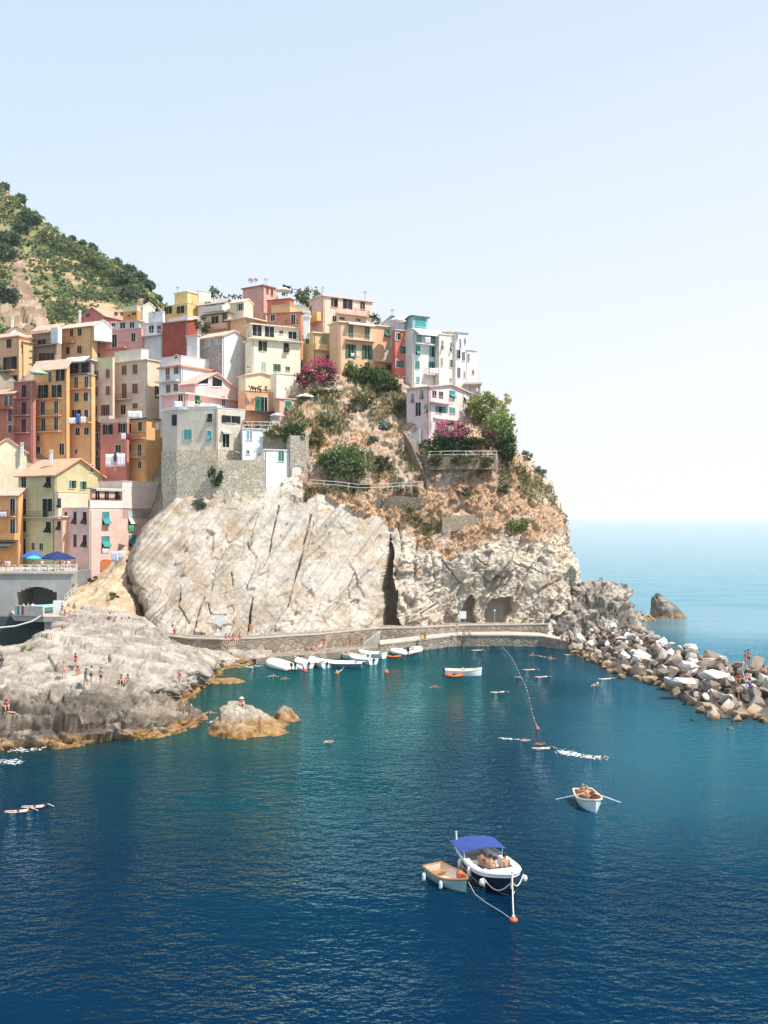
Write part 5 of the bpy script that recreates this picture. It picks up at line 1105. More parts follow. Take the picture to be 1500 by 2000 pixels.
sheet('towel', 'white cloth drying below the propped shutter of the pink house', 200, 212, 1072, 1082, 164.6, (.84,.82,.80))
sheet('bed_sheet', 'white sheet over the teal house lower balcony', 838, 856, 719, 731, 184.2, (.86,.86,.86))
sheet('towel', 'white towel on the teal house upper balcony', 830, 841, 659, 672, 184.3, (.85,.85,.85))
sheet('towel', 'white towel on the wide orange house railing', 685, 692, 690, 697, 184.6, (.85,.84,.82))
sheet('towel', 'small white towel near the second shuttered door of the wide orange house', 697, 702, 691, 698, 184.6, (.85,.84,.82))
sheet('towel', 'white and red towel hung on the rounded brown wall', 304, 311, 826, 840, 177.0, (.78,.66,.66))
sheet('bed_sheet', 'white cloth hanging on the pink house white parapet', 340, 356, 784, 795, 172.4, (.86,.86,.86))
sheet('towel', 'green beach towel hanging under the white shutter of the pink house', 251, 262, 1027, 1040, 165.6, (.10,.42,.16))
sheet('towel', 'lilac towel on the balcony at the left edge', -2, 12, 1000, 1009, 171.5, (.66,.58,.74))

# antennas and dishes on the skyline
def antenna(label, u, v, Y, h=22):
    p = at(u, v, Y); hh = h/F*Y; m = MB(); m.tube([p-Vector((0, 0, .5)), p+Vector((0, 0, hh))], .035, 5)
    for k in range(4): z = hh*(.72+.09*k); w = .5-.07*k; m.tube([p+Vector((-w, 0, z)), p+Vector((w, 0, z))], .02, 4)
    m.tube([p+Vector((0, -.4, hh*.8)), p+Vector((0, .4, hh*.8))], .02, 4)
    tag(m.build('roof_antenna', plain((.20,.20,.20), .5, .5, name='aluminium')), label, 'antenna')
antenna('thin aerial on the roof corner of the big salmon house', 630, 578, 198, 18); antenna('aerial at the right end of the big salmon house roof', 713, 581, 200, 12)
antenna('aerial on the yellow roof tower', 347, 570, 211, 10); antenna('aerial on the grey gable of the teal house', 766, 616, 191, 12); antenna('aerial on the salmon tower on the skyline', 519, 556, 212, 12)
def dish(label, u, v, Y, r=.45):
    p = at(u, v, Y); o = empty('satellite_dish', label, 'satellite dish', p); m = MB(); m.tube([(0, 0, -.8), (0, 0, 0)], .035, 5); m.build('mast', M_PALE, o)
    m = MB(); m.lathe([(.02, 0), (r*.5, .04), (r*.85, .12), (r, .2), (r*.98, .22), (r*.8, .15), (.04, .04)], 14); d_ = m.build('dish', plain((.22,.22,.22), .6, name='grey_dish'), o); d_.rotation_euler = (R(70), 0, R(25))
dish('larger satellite dish on the salmon roof tower', 489, 549, 213, .6); dish('smaller satellite dish on the salmon roof tower', 499, 548, 213.5, .45)
dish('satellite dish on the white stepped house roof', 298, 613, 204, .45)
# ------------------------------------------------------------------ plants
M_LEAF = attr_mat('leaves', .75, 0, 0, 0, .25, .28, fine=False)
M_BARK = plain((.16,.11,.075), .95, name='bark', var=.35)
def leaf_cloud(cen, rad, n, size, c1, c2, rg, clumps=None, shell=.55, flat=.0):
    """centres, quads and colours of n leaf-sized faces gathered in clumps inside an ellipsoid"""
    k = clumps or max(5, n//26); d = rg.normal(size=(k, 3)); d /= np.linalg.norm(d, axis=1, keepdims=True); r = shell+(1-shell)*rg.random((k, 1))**.6
    cc_ = d*r; ci = rg.integers(0, k, n); p = cc_[ci]+rg.normal(size=(n, 3))*.17
    p = p*np.asarray(rad)+np.asarray(cen)
    t = rg.normal(size=(n, 3)); t /= np.linalg.norm(t, axis=1, keepdims=True); w = np.cross(t, rg.normal(size=(n, 3))+(0, 0, flat)); w /= np.linalg.norm(w, axis=1, keepdims=True)+1e-9
    s = size*(.6+.8*rg.random((n, 1))); a, b_ = t*s, w*s*.55
    V = np.stack([p-a-b_*.3, p+b_, p+a+b_*.3, p-b_], 1).reshape(-1, 3)
    f = np.clip(rg.random(k)[ci]*.7+rg.random(n)*.4, 0, 1)[:, None]
    c = np.asarray(c1)*(1-f)+np.asarray(c2)*f
    return V, np.repeat(c, 4, 0)
def leaf_obj(name, V, c, parent=None, loc=(0, 0, 0)):
    V = V-np.asarray(loc) if parent is None else V
    me = np_mesh(name, V, np.arange(len(V)).reshape(-1, 4), c, smooth=False); return link(name, me, M_LEAF, parent, loc)
def bush(name, label, cat, p, rad, n, size, c1, c2, seed, trunk=.0, group=None, extra_c=None):
    rg = np.random.default_rng(seed); p = Vector(p); o = empty(name, label, cat, p, group=group)
    V, c = leaf_cloud((0, 0, trunk+rad[2]*.75), rad, n, size, c1, c2, rg)
    if extra_c:                        # blossom over part of the crown
        k = int(n*extra_c[2]); V2, c2_ = leaf_cloud((extra_c[3] if len(extra_c) > 3 else (0, -rad[1]*.25, trunk+rad[2]*1.0)), [r*.95 for r in rad], k, size*.9, extra_c[0], extra_c[1], rg, shell=.75)
        leaf_obj('blossom', V2, c2_, o)
    leaf_obj('crown' if trunk else 'foliage', V, c, o)
    m = MB(); rr_ = random.Random(seed)
    h = trunk+rad[2]*.5
    for k in range(1 if trunk else 3):
        m.tube([(0, 0, -.5), (rr_.uniform(-.15, .15), rr_.uniform(-.1, .1), h*.5), (rr_.uniform(-.3, .3)*rad[0], rr_.uniform(-.3, .3)*rad[1], h)], [.04+.05*rad[2], .03+.035*rad[2], .02], 6)
    for k in range(4):
        a = rr_.uniform(0, 6.28); m.tube([(0, 0, h*.6), (math.cos(a)*rad[0]*.5, math.sin(a)*rad[1]*.5, trunk+rad[2]*.9)], [.03+.02*rad[2], .015], 5)
    m.build('trunk' if trunk else 'stem', M_BARK, o)
    return o
DKG = (.025,.045,.018); MDG = (.06,.10,.035); LTG = (.16,.22,.07); YLG = (.30,.32,.10)
def on(u, v, up=0): p = surf(u, v); p.z += up; return p
bush('bougainvillea', 'large magenta bougainvillea spilling over the wall beside the ochre balcony house', 'bush', at(632, 752, 181.8), (2.7, 1.6, 2.3), 900, .2, DKG, MDG, 11, extra_c=((.40,.015,.13), (.62,.05,.25), .75, (-.2, -.6, 2.6)))
bush('bougainvillea', 'smaller magenta bougainvillea against the cream wall', 'bush', at(592, 752, 180), (1.3, 1.0, 1.7), 420, .2, DKG, MDG, 12, extra_c=((.40,.015,.12), (.62,.06,.25), .9))
bush('bougainvillea', 'bright pink bougainvillea below the pink cliff house', 'bush', at(884, 853, 171.8), (2.6, 1.2, 1.5), 700, .2, DKG, MDG, 13, extra_c=((.66,.10,.26), (.80,.24,.40), .8, (-.2, -.5, 1.3)))
bush('round_bush', 'big round green bush above the cliff railing', 'bush', on(672, 925, -.3), (4.0, 2.4, 2.7), 3600, .26, MDG, (.26,.32,.14), 14)
bush('dark_shrub', 'dark green hedge plant hanging over the slope below the wide orange house', 'bush', on(722, 748, -.6), (3.8, 1.8, 2.0), 2600, .26, DKG, LTG, 15)
bush('dark_shrub', 'dark green shrub at the foot of the narrow crimson house', 'bush', on(755, 762, -.6), (2.4, 1.5, 1.9), 1500, .26, DKG, (.12,.17,.06), 16)
bush('dark_shrub', 'olive green shrub beside the stone wall left of the dark hedge plant', 'bush', on(685, 742, -.4), (1.6, 1.2, 1.8), 900, .25, MDG, LTG, 17)
bush('olive_shrub', 'dusty olive shrub on the slope below the dark hedge plants', 'bush', on(708, 790, -.4), (1.9, 1.2, 1.5), 900, .24, (.08,.09,.03), (.24,.22,.09), 18)
bush('olive_shrub', 'dusty yellow shrub beside the old stone tower', 'bush', on(620, 868, -.3), (1.7, 1.0, 1.7), 800, .24, (.16,.14,.04), (.36,.30,.10), 19)
bush('agave', 'blue grey agave in the middle of the dry slope', 'plant', on(747, 836, -.2), (.9, .7, .9), 260, .42, (.20,.26,.22), (.34,.40,.34), 20)
bush('agave', 'small dark agave lower on the dry slope', 'plant', on(729, 864, -.2), (.7, .6, .7), 180, .36, (.08,.12,.08), (.22,.27,.2), 21)
bush('hedge', 'green garden hedge on the terrace of the pink cliff house', 'hedge', at(890, 878, 172), (5.0, 1.3, 1.3), 2200, .24, DKG, MDG, 22)
bush('hedge', 'low light green hedge at the terrace railing', 'hedge', at(866, 884, 171.6), (2.6, .8, 1.1), 900, .22, MDG, LTG, 23)
bush('leafy_tree', 'tall bright green tree right of the pink cliff house', 'tree', at(976, 872, 178), (2.6, 2.2, 3.2), 3000, .28, (.12,.19,.05), (.38,.46,.17), 24, trunk=.6)
bush('leafy_tree', 'yellow green tree behind the pink cliff house roof', 'tree', at(942, 826, 181), (2.6, 2.0, 2.4), 1800, .28, (.14,.18,.04), (.38,.40,.14), 25, trunk=1.0)
bush('dark_tree', 'dark rounded tree at the right end of the garden terrace', 'tree', at(988, 900, 176.5), (1.7, 1.4, 2.6), 1500, .26, DKG, (.12,.18,.06), 26, trunk=.4)
bush('dry_bush', 'feathery yellow bush on the seaward skyline', 'bush', at(982, 808, 187), (1.3, 1.0, 2.2), 420, .3, (.42,.34,.18), (.58,.50,.30), 27)
bush('brown_bush', 'withered brown bush between hedge and bright green tree', 'bush', at(955, 872, 173.5), (1.2, .9, 1.6), 700, .22, (.10,.05,.035), (.22,.13,.09), 28)
bush('trailing_shrub', 'trailing green shrubs hanging over the wall below the salmon corner house', 'bush', at(572, 858, 169.8), (2.0, 1.1, 1.6), 1300, .24, DKG, LTG, 29)
bush('trailing_shrub', 'yellowish trailing shrub on the wall under the lilac umbrella', 'bush', at(536, 852, 170.6), (1.5, .9, 1.0), 700, .22, (.12,.12,.04), (.36,.34,.14), 30)
bush('green_shrub', 'bright green shrub on the dry slope near the netted wall', 'bush', on(1013, 1033, -.2), (1.9, 1.2, 1.1), 900, .24, (.12,.16,.04), (.30,.34,.12), 31)
bush('green_shrub', 'wall shrub growing from the big stone wall', 'bush', at(420, 945, 165.6), (1.1, .7, 1.6), 500, .2, DKG, MDG, 32)
bush('green_shrub', 'grey green shrub at the top of the tilted rock slab', 'bush', on(388, 990, -.2), (1.3, .8, .9), 500, .22, (.10,.13,.08), (.24,.28,.18), 33)
bush('green_shrub', 'grey shrub on the seaward edge of the cliff', 'bush', on(1052, 932, -.2), (1.3, 1.0, 1.1), 420, .22, (.10,.12,.08), (.26,.28,.2), 34)
bush('green_shrub', 'small shrub on the seaward skyline below the dark tree', 'bush', on(1030, 895, -.2), (1.0, .8, .9), 300, .22, (.10,.13,.06), (.26,.28,.16), 35)
bush('green_shrub', 'small green plant under the garden terrace wall', 'bush', on(855, 915, -.2), (1.0, .7, 1.1), 350, .2, MDG, LTG, 36)
bush('yellow_bush', 'small yellow bush between the shore rocks and the dark recess', 'bush', shore_at(55, 1272)-Vector((0, 0, .2)), (.6, .5, .5), 200, .12, (.25,.22,.08), (.42,.38,.16), 37)
bush('green_shrub', 'green shrub on the sandy slope below the pink corner house', 'bush', at(182, 1138, 163.5), (.9, .6, .6), 260, .16, DKG, (.16,.15,.06), 38)
bush('green_shrub', 'small green shrub low on the sandy slope', 'bush', at(222, 1168, 153.5), (.7, .5, .5), 200, .16, MDG, LTG, 39)
bush('potted_tree', 'leafy potted shrub on the white end house terrace below the dark awning', 'plant', at(396, 646, 196), (1.4, 1.0, 1.5), 480, .2, DKG, MDG, 40)
bush('skyline_bush', 'green bush on the skyline left of the big salmon house', 'bush', at(600, 592, 211), (2.4, 1.6, 1.8), 1100, .26, MDG, (.26,.30,.14), 41)
bush('skyline_bush', 'dark pine shrub behind the skyline parasol', 'bush', at(560, 574, 214), (1.0, .8, 1.1), 320, .22, DKG, MDG, 42)
bush('skyline_bush', 'round green shrub behind the right corner of the big salmon house', 'bush', at(733, 640, 199), (1.1, .8, 1.8), 420, .22, DKG, MDG, 43)
bush('skyline_bush', 'leafy green shrub on the roof garden beside the pale wing', 'bush', at(418, 584, 212), (1.0, .8, 1.4), 380, .2, MDG, LTG, 44)
for i, (uu, vv, s) in enumerate([(431,582,1.3),(440,583,.7),(447,584,1.0),(453,582,.6),(459,583,.9),(465,584,.7),(470,583,.8)]):
    bush('potted_plant', ['tall dark potted plant on the roof garden rail', 'thin potted plant second on the roof garden rail', 'bushy potted plant in the middle of the roof garden rail', 'smallest potted plant on the roof garden rail', 'upright potted plant right of the smallest one on the roof garden', 'short potted plant near the salmon tower', 'last potted plant beside the salmon tower'][i], 'plant', at(uu, vv, 210.5), (.35, .3, .5*s), 70, .14, DKG, MDG, 50+i, group='potted plants on the roof garden')
for i, (uu, s) in enumerate([(489,1.),(494,.8),(499,1.1),(504,.9),(509,.9),(520,.8)]):
    bush('potted_plant', ['brown potted plant first on the salmon terrace wall', 'small brown potted plant second on the salmon terrace wall', 'tallest brown potted plant on the salmon terrace wall', 'brown potted plant right of the tallest on the salmon terrace', 'fifth brown potted plant of the close row on the salmon terrace', 'lone brown potted plant at the right of the salmon terrace'][i], 'plant', at(uu, 762, 177.4+i*.2), (.3, .25, .5*s), 60, .13, (.10,.04,.02), (.26,.13,.07), 60+i, group='potted plants on the salmon terrace')
for i, (uu, vv, rx, rz_, lb) in enumerate([(850,906,1.4,1.0,'shrub hanging over the left end of the garden terrace wall'), (905,905,1.8,.9,'shrub hanging over the middle of the garden terrace wall'), (948,908,1.3,1.1,'shrub hanging over the right end of the garden terrace wall'), (815,895,1.0,.8,'shrub left of the dark sloping stone wall'), (700,955,1.6,.7,'dry shrub over the dark retaining wall below the railing'), (770,962,1.8,.7,'dark shrub on the right of the dark retaining wall'),
      (640,905,1.1,.8,'small shrub left of the big round green bush'), (745,905,1.3,.8,'olive shrub right of the big round green bush'), (690,805,1.5,1.0,'olive shrub in the gully below the vine terrace'), (780,800,1.3,1.2,'shrub under the ridge left of the pink cliff house'), (905,965,1.2,.7,'dark shrub on the orange slope below the terrace'), (985,960,1.0,.7,'grey shrub on the slope near the seaward edge'), (640,830,1.2,.9,'shrub below the dry stone terrace wall')]):
    bush('slope_shrub', lb, 'bush', on(uu, vv, -.2) if i > 2 else at(uu, vv, 170.2), (rx, .8, rz_), 420, .2, (.04,.055,.025), (.20,.20,.09), 500+i)
for i, (uu, lb) in enumerate(PLANTS_LATER):
    bush('tub_plant', lb, 'plant', at(uu, 838, 173.2), (.5, .4, .8), 160, .16, *[((.02,.05,.02), (.12,.2,.07)), ((.25,.05,.04), (.5,.25,.15)), ((.03,.06,.02), (.2,.26,.1)), ((.25,.28,.2), (.5,.5,.4)), ((.015,.03,.015), (.08,.12,.05))][i], 560+i, group='tub plants on the restaurant terrace')
# vine pergola
pg = empty('vine_pergola', 'vine covered pergola on the terrace left of the dry slope', 'pergola', at(622, 775, 180)); m = MB()
for uu in (608, 622, 646): p = at(uu, 793, 179.2); m.tube([p-pg.location, at(uu, 769, 179.2)-pg.location], .06, 5)
m.build('post', M_PALE, pg); m = MB()
for k in range(7): p = at(603+k*8, 769, 179)-pg.location; m.tube([p, p+Vector((0, 3, .1))], .05, 4)
m.build('beam', plain((.5,.46,.4), .8), pg)
rg = np.random.default_rng(77); V, c = leaf_cloud(tuple(at(630, 764, 180.2)-pg.location), (2.9, 1.6, .45), 800, .2, MDG, YLG, rg, shell=.2); leaf_obj('vine', V, c, pg)
wall('dark_netting', 'dark shade netting strip above the vine pergola', [(592,758,182),(640,757,182.4),(682,760,183)], 1.1, .1, plain((.03,.045,.04), .9, name='netting'), 'netting')

# ------------------------------------------------------------------ dry grass and ground cover on the headland (nobody could count it)
rg = np.random.default_rng(5)
Pq, uq, vq, vegq, dryq, grnq, nq = HEAD
def tufts(mask, n, hgt, c1, c2, lean=.5):
    w = (mask*(Pq[..., 1] < 195)).ravel(); w = w/w.sum(); i = rg.choice(w.size, n, p=w); p = Pq.reshape(-1, 3)[i]; nn = nq.reshape(-1, 3)[i]
    up = nn*.55+np.array((0, 0, .8))+rg.normal(size=(n, 3))*lean; up /= np.linalg.norm(up, axis=1, keepdims=True)
    sd_ = np.cross(up, rg.normal(size=(n, 3))); sd_ /= np.linalg.norm(sd_, axis=1, keepdims=True)
    h = hgt*(.4+1.0*rg.random((n, 1))); w_ = h*.28
    V = np.stack([p-sd_*w_*.6-up*.1, p+sd_*w_*.6-up*.1, p+up*h+sd_*w_*.8, p+up*h-sd_*w_*.5], 1).reshape(-1, 3)
    f = np.clip(.5+.5*fbm(p*.5, 2, 3)+.35*rg.normal(size=n), 0, 1)[:, None]; c = np.asarray(c1)*(1-f)+np.asarray(c2)*f
    return V, np.repeat(c, 4, 0)
V, c = tufts(vegq*(.08+dryq), 9000, .34, (.38,.22,.115), (.62,.44,.28)); o = leaf_obj('dry_grass', V, c); tag(o, 'orange brown dry grass over the upper cliff', 'grass', kind='stuff')
V, c = tufts(vegq*(.04+grnq), 9000, .38, (.06,.075,.03), (.28,.25,.12), .9); o = leaf_obj('green_undergrowth', V, c); tag(o, 'low green undergrowth in patches on the upper cliff', 'undergrowth', kind='stuff')

# ------------------------------------------------------------------ scrub and trees on the far hill
hp = Ph.reshape(-1, 3); wgt = ((1-scar)*(.15+sstep(-.35, .25, fbm(Ph*.05, 3, 150)))*(vh < 670)*(uh > -60)*(uh < 335)).ravel(); wgt /= wgt.sum()
Vs_, Cs_ = [], []
idx = rg.choice(len(hp), 2300, p=wgt)
for q, i in enumerate(idx):
    s = rg.uniform(.6, 1.8)*(1.5 if rg.random() < .12 else 1); dkk = rg.random()
    c1, c2 = ((.05,.085,.045), (.14,.19,.09)) if dkk < .5 else ((.12,.16,.07), (.27,.31,.14))
    V, c = leaf_cloud(hp[i]+(0, 0, s*.3), (s, s, s*.75), 34, .42, c1, c2, rg, clumps=7); Vs_.append(V); Cs_.append(c)
o = leaf_obj('hillside_scrub', np.concatenate(Vs_), np.concatenate(Cs_)); tag(o, 'green and olive scrub covering the far hillside', 'scrub', kind='stuff')
def hill_at(u, v):
    U, V_ = proj(Ph); k = (U-u)**2+(V_-v)**2; i = np.unravel_index(np.argmin(k), k.shape); return Vector(Ph[i])
for i, (uu, vv, r_, lb) in enumerate([(8,372,3.0,'round tree on the hilltop at the left edge'), (42,390,3.2,'dark round tree on the skyline just below the hilltop'), (60,440,4.6,'large dark tree in the upper middle of the hill'), (40,455,3.6,'dark tree left of the large dark tree on the hill'),
      (18,480,4.6,'dark tree at the left edge above the pale rock spur'), (10,510,4.4,'dark tree hanging beside the pale rock spur'), (145,462,2.0,'small tree on the bare skyline ridge'), (185,484,2.6,'flat dark tree on the skyline in the middle of the ridge'),
      (228,516,2.8,'dark tree on the lower skyline ridge'), (258,530,3.2,'tall dark tree where the ridge drops toward the village'), (276,545,3.2,'dark tree right of the tall one on the dropping ridge'), (295,560,2.8,'dark tree low on the ridge above the pale outcrop'),
      (245,560,4.4,'big dark green tree above the village roofs'), (252,585,3.6,'dark green tree just behind the red gabled house'), (318,580,1.6,'small tree at the right end of the ridge'), (12,590,4.6,'dark green tree above the white gabled house at the left edge'), (160,478,2.2,'green tree on the ridge between bare patches')]):
    bush('hill_tree', lb, 'tree', hill_at(uu, vv)-Vector((0, 0, .6)), (r_*.8, r_*.8, r_*.62), int(500+r_*150), .5, (.05,.085,.06), (.15,.21,.125), 300+i, trunk=r_*.25, group='trees on the hillside')
# ------------------------------------------------------------------ boulders, islet, sea stack
def rock_mat(name, c, wet=True):
    m, t, b = nodes(name); co = texco(t); n = ramp(t, noise(t, co, .9, 6, .65), .3, .7); n2 = ramp(t, noise(t, co, .35, 4), .45, .65)
    a = mix(t, n, [x*.62 for x in c], [min(.88, x*1.15) for x in c]); a = mix(t, n2, a, [c[0]*.85, c[1]*.72, c[2]*.58])
    if wet:                            # weed and damp on the lowest stones, by height over the water
        g = t.nodes.new('ShaderNodeNewGeometry'); s_ = N(t, 'SeparateXYZ'); t.links.new(g.outputs['Position'], s_.inputs[0])
        ad = t.nodes.new('ShaderNodeMath'); ad.operation = 'MULTIPLY_ADD'; ad.inputs[1].default_value = .9; t.links.new(n, ad.inputs[0]); t.links.new(s_.outputs[2], ad.inputs[2])
        a = mix(t, ramp(t, ad.outputs[0], 0.8, 1.5), (.30,.19,.10), a); a = mix(t, ramp(t, ad.outputs[0], .35, .75), (.03,.022,.015), a)
    t.links.new(a, b.inputs['Base Color']); b.inputs['Roughness'].default_value = .88; b.inputs['Specular IOR Level'].default_value = .25
    bump(t, b, noise(t, co, 2.2, 7, .65), .7, .14); return m
BM = [('white', rock_mat('white_boulder', (.80,.78,.75))), ('pale grey', rock_mat('pale_boulder', (.52,.485,.45))), ('grey brown', rock_mat('brown_boulder', (.27,.225,.195))), ('tan', rock_mat('tan_boulder', (.45,.385,.315))), ('rust red', rock_mat('rust_boulder', (.30,.22,.18)))]
def hull_mesh(seed, n=13):
    rg_ = random.Random(seed); bm = bmesh.new()
    for i in range(n):
        v = Vector((rg_.gauss(0, 1), rg_.gauss(0, 1), rg_.gauss(0, 1))).normalized(); v = Vector((v.x*1.0, v.y*.85, v.z*.7))*rg_.uniform(.8, 1.08); bm.verts.new(v)
    bmesh.ops.convex_hull(bm, input=bm.verts); bmesh.ops.delete(bm, geom=[v for v in bm.verts if not v.link_faces], context='VERTS')
    bmesh.ops.dissolve_limit(bm, angle_limit=R(12), verts=bm.verts, edges=bm.edges)
    bmesh.ops.bevel(bm, geom=bm.edges[:], offset=.05, segments=2, affect='EDGES', profile=.6)
    bmesh.ops.triangulate(bm, faces=bm.faces); bmesh.ops.subdivide_edges(bm, edges=bm.edges, cuts=1)
    for v in bm.verts:
        q = np.array(v.co)*2.2+seed; v.co += v.normal*float(.07*fbm(q, 3, seed))
    me = bpy.data.meshes.new('boulder'); bm.to_mesh(me); bm.free(); return me
import bmesh
HM = [[None]*len(BM) for _ in range(9)]
for i in range(9):
    base = hull_mesh(400+i)
    for j in range(len(BM)): c = base.copy(); c.materials.append(BM[j][1]); HM[i][j] = c
NEAR = [Vector(p) for p in (wat(1112,1268), wat(1145,1290), wat(1200,1312), wat(1285,1338), wat(1332,1368), wat(1388,1402), wat(1470,1408), wat(1600,1420))]
CR = [Vector(p) for p in (wat(1150,1222,3.6), wat(1200,1216,3.6), wat(1255,1226,3.4), wat(1310,1250,3.4), wat(1372,1274,3.4), wat(1432,1286,3.4), wat(1500,1294,3.4), wat(1600,1306,3.4))]
def along(L, t):
    k = t*(len(L)-1); i = min(int(k), len(L)-2); return L[i].lerp(L[i+1], k-i)
core = []
for k in range(40):
    t_ = k/39; a, c = along(NEAR, t_), along(CR, t_); bk = c+(c-a).normalized()*7
    core.append([(a.x, a.y-.5, -3), (a.x, a.y+.8, .1), (a.x*.6+c.x*.4, a.y*.6+c.y*.4, .5), (c.x, c.y, 1.3), (c.x*.5+bk.x*.5, c.y*.5+bk.y*.5, .6), (bk.x, bk.y, -3)])
Pb = loft(core, 150, 60); Pb[..., 2] += .35*fbm(Pb*.7, 3, 401)+.7*facet(Pb*.8, 403)[0]
ground('breakwater_core', Pb, lerp3((.06,.052,.045), (.14,.12,.105), sstep(-.3, .3, fbm(Pb*.8, 2, 402))), M_SHORE, kind='structure')  # dark colour paints the shade of the gaps between boulders
rb = random.Random(21); pts = []
def add_boulder(p, s, tone, mesh_i, lab, rot=None):
    o = bpy.data.objects.new('boulder', HM[mesh_i][tone]); COL.objects.link(o); o.location = p; o.scale = s
    o.rotation_euler = rot or (rb.uniform(-.9, .9), rb.uniform(-.9, .9), rb.uniform(0, 6.28)); tag(o, lab, 'boulder', 'boulders of the breakwater'); return o
SEG = ['at the cliff end of the breakwater', 'on the cliff half of the breakwater', 'in the middle of the breakwater', 'on the outer half of the breakwater', 'at the right edge of the picture']
ROWN = ['at the waterline', 'in the lower row', 'in the upper row', 'on the crest', 'on the seaward side']
cand = 0
while len(pts) < 284 and cand < 14000:
    cand += 1; t_ = rb.random(); s_ = rb.uniform(-.03, 1.25); a, c = along(NEAR, t_), along(CR, t_); p = a.lerp(c, s_)
    r_ = rb.choice([.5, .6, .65, .75, .85, .95, 1.1, 1.35])*(.8+.5*sstep(.1, .6, t_))*(1.0 if s_ < .8 else .85)
    if any((q[0]-p).length < .62*(q[1]+r_) for q in pts): continue
    pts.append((p, r_, t_, s_))
for p, r_, t_, s_ in pts:
    z = (.1+3.0*min(1, max(0, s_))**.85) if s_ <= 1 else 3.1-(s_-1)*9
    tone = rb.choices(range(5), [1.9, 2.6, 3.0, 1.5, .9] if s_ > .2 else [.6, 1.4, 3.2, 2.4, .8])[0]
    row = 4 if s_ > 1.06 else 0 if s_ < .14 else 1 if s_ < .45 else 2 if s_ < .8 else 3
    lab = f"{'large' if r_ > 1.5 else 'small' if r_ < .85 else 'mid sized'} {BM[tone][0]} boulder {ROWN[row]} {SEG[min(4, int(t_*5))]}"
    add_boulder((p.x, p.y, z-.15*r_), (r_*rb.uniform(.9, 1.35), r_*rb.uniform(.8, 1.1), r_*rb.uniform(.8, 1.25)), tone, rb.randrange(9), lab)
for uu, vv, z, s, tone, lab in [(1398,1318,3.1,(3.0,2.2,1.5),0,'huge flat white slab boulder in the middle of the outer breakwater'), (1340,1330,2.2,(2.6,1.9,1.3),0,'huge tilted white boulder above the waterline left of the flat slab'),
      (1350,1300,3.2,(2.2,1.7,1.4),0,'big rounded white boulder behind the tilted white one'), (1300,1310,1.9,(1.8,1.5,1.3),2,'big dark boulder leaning over the water at the middle'), (1355,1262,3.4,(2.2,1.6,1.4),0,'white triangular boulder standing out on the seaward crest'),
      (1455,1395,.6,(1.9,1.4,1.0),3,'big sandy boulder at the waterline near the right edge'), (1425,1385,.5,(1.4,1.1,.9),3,'sandy boulder left of the big sandy one'), (1385,1378,.7,(1.7,1.2,.8),3,'flat sandy boulder under the tilted white one'),
      (1350,1362,.4,(1.1,.9,.7),3,'pointed sandy boulder standing alone in the water'), (1430,1424,.05,(.8,.7,.45),3,'small orange rock awash off the outer boulders'), (1447,1412,.0,(.5,.5,.35),3,'smallest orange rock awash beside the other one'), (1250,1285,2.2,(1.7,1.4,1.3),0,'bright white boulder above dark gaps on the cliff half'),
      (1122,1272,.7,(.9,.8,.7),3,'first pale sandy boulder beside the bathing ledge'), (1215,1320,.5,(1.2,.9,.9),2,'dark pointed boulder in the water on the cliff half')]:
    p = wat(uu, vv, z); s = tuple(x*.66 for x in s); add_boulder((p.x, p.y+s[1], z-.25*s[2]), s, tone, rb.randrange(9), lab, (rb.uniform(-.25, .25), rb.uniform(-.25, .25), rb.uniform(-.6, .6)))

def lump(name, label, pts_, mat_attr, colf, disp, seed, nu=110, nv=80, cat='rock'):
    pass
def mound(name, label, cx, cy, rx, ry, hz, seed, shape=None, orange=.9, base=(.27,.225,.18), pale=(.44,.375,.31), pw=2.2, amp=.75):
    nu, nv = 150, 70; th = np.linspace(0, 2*np.pi, nu); rr_ = np.linspace(1.25, 0, nv); T, Q = np.meshgrid(th, rr_, indexing='ij')
    prof = np.where(Q > 1, -(Q-1)*6, 1-Q**pw); X_ = cx+rx*Q*np.cos(T); Y_ = cy+ry*Q*np.sin(T); Z_ = hz*prof
    if shape is not None: Z_ = Z_*shape((X_-cx)/rx, (Y_-cy)/ry)
    M_ = np.stack([X_, Y_, Z_], -1); fp_, ep_ = facet(M_*(.5, .5, .7)+.3*fbm(M_, 2, seed)[..., None], seed); fq, eq = facet(M_*(1.3, 1.3, 2), seed+3)
    fr_ = np.minimum(1, Q*6)
    M_ = M_+np.stack([np.cos(T)*.35, np.sin(T)*.35, .8+0*T], -1)*((.9*fp_+.4*fq-.4*(1-sstep(0, .07, ep_))+.2*fbm(M_*1.7, 3, seed+5))*amp*min(1, hz/2.))[..., None]*fr_[..., None]
    ra_ = fbm(M_*.9, 4, seed+9); c_ = lerp3(base, pale, sstep(-.3, .4, ra_)); z_ = M_[..., 2]
    c_ = lerp3(c_, lerp3((.25,.14,.055), (.38,.23,.105), sstep(-.3, .3, fbm(M_*2, 2, seed+11))), 1-sstep(orange*.7, orange*1.5, z_+.5*ra_)); c_ = lerp3(c_, (.12,.07,.03), 1-sstep(-.5, .2, z_))
    return ground(name, M_, c_, M_SHORE, label, 'rock')
p = wat(486, 1425); mound('islet_rock', 'orange stained rock islet with a sunbather on its left end', p.x, p.y, 3.9, 4.2, 2.0, 501, amp=.42, shape=lambda x, y: np.clip(1.0-.65*(x+.25), .25, 1.6)*np.clip(1.15+.35*y, .5, 1.5), orange=1.05)
p = wat(561, 1405); mound('islet_rock', 'small pointed brown rock beside the orange stained islet', p.x, p.y, 1.35, 1.6, 1.25, 531, amp=.4, shape=lambda x, y: np.clip(1.0-.6*x, .3, 1.6), orange=.8)
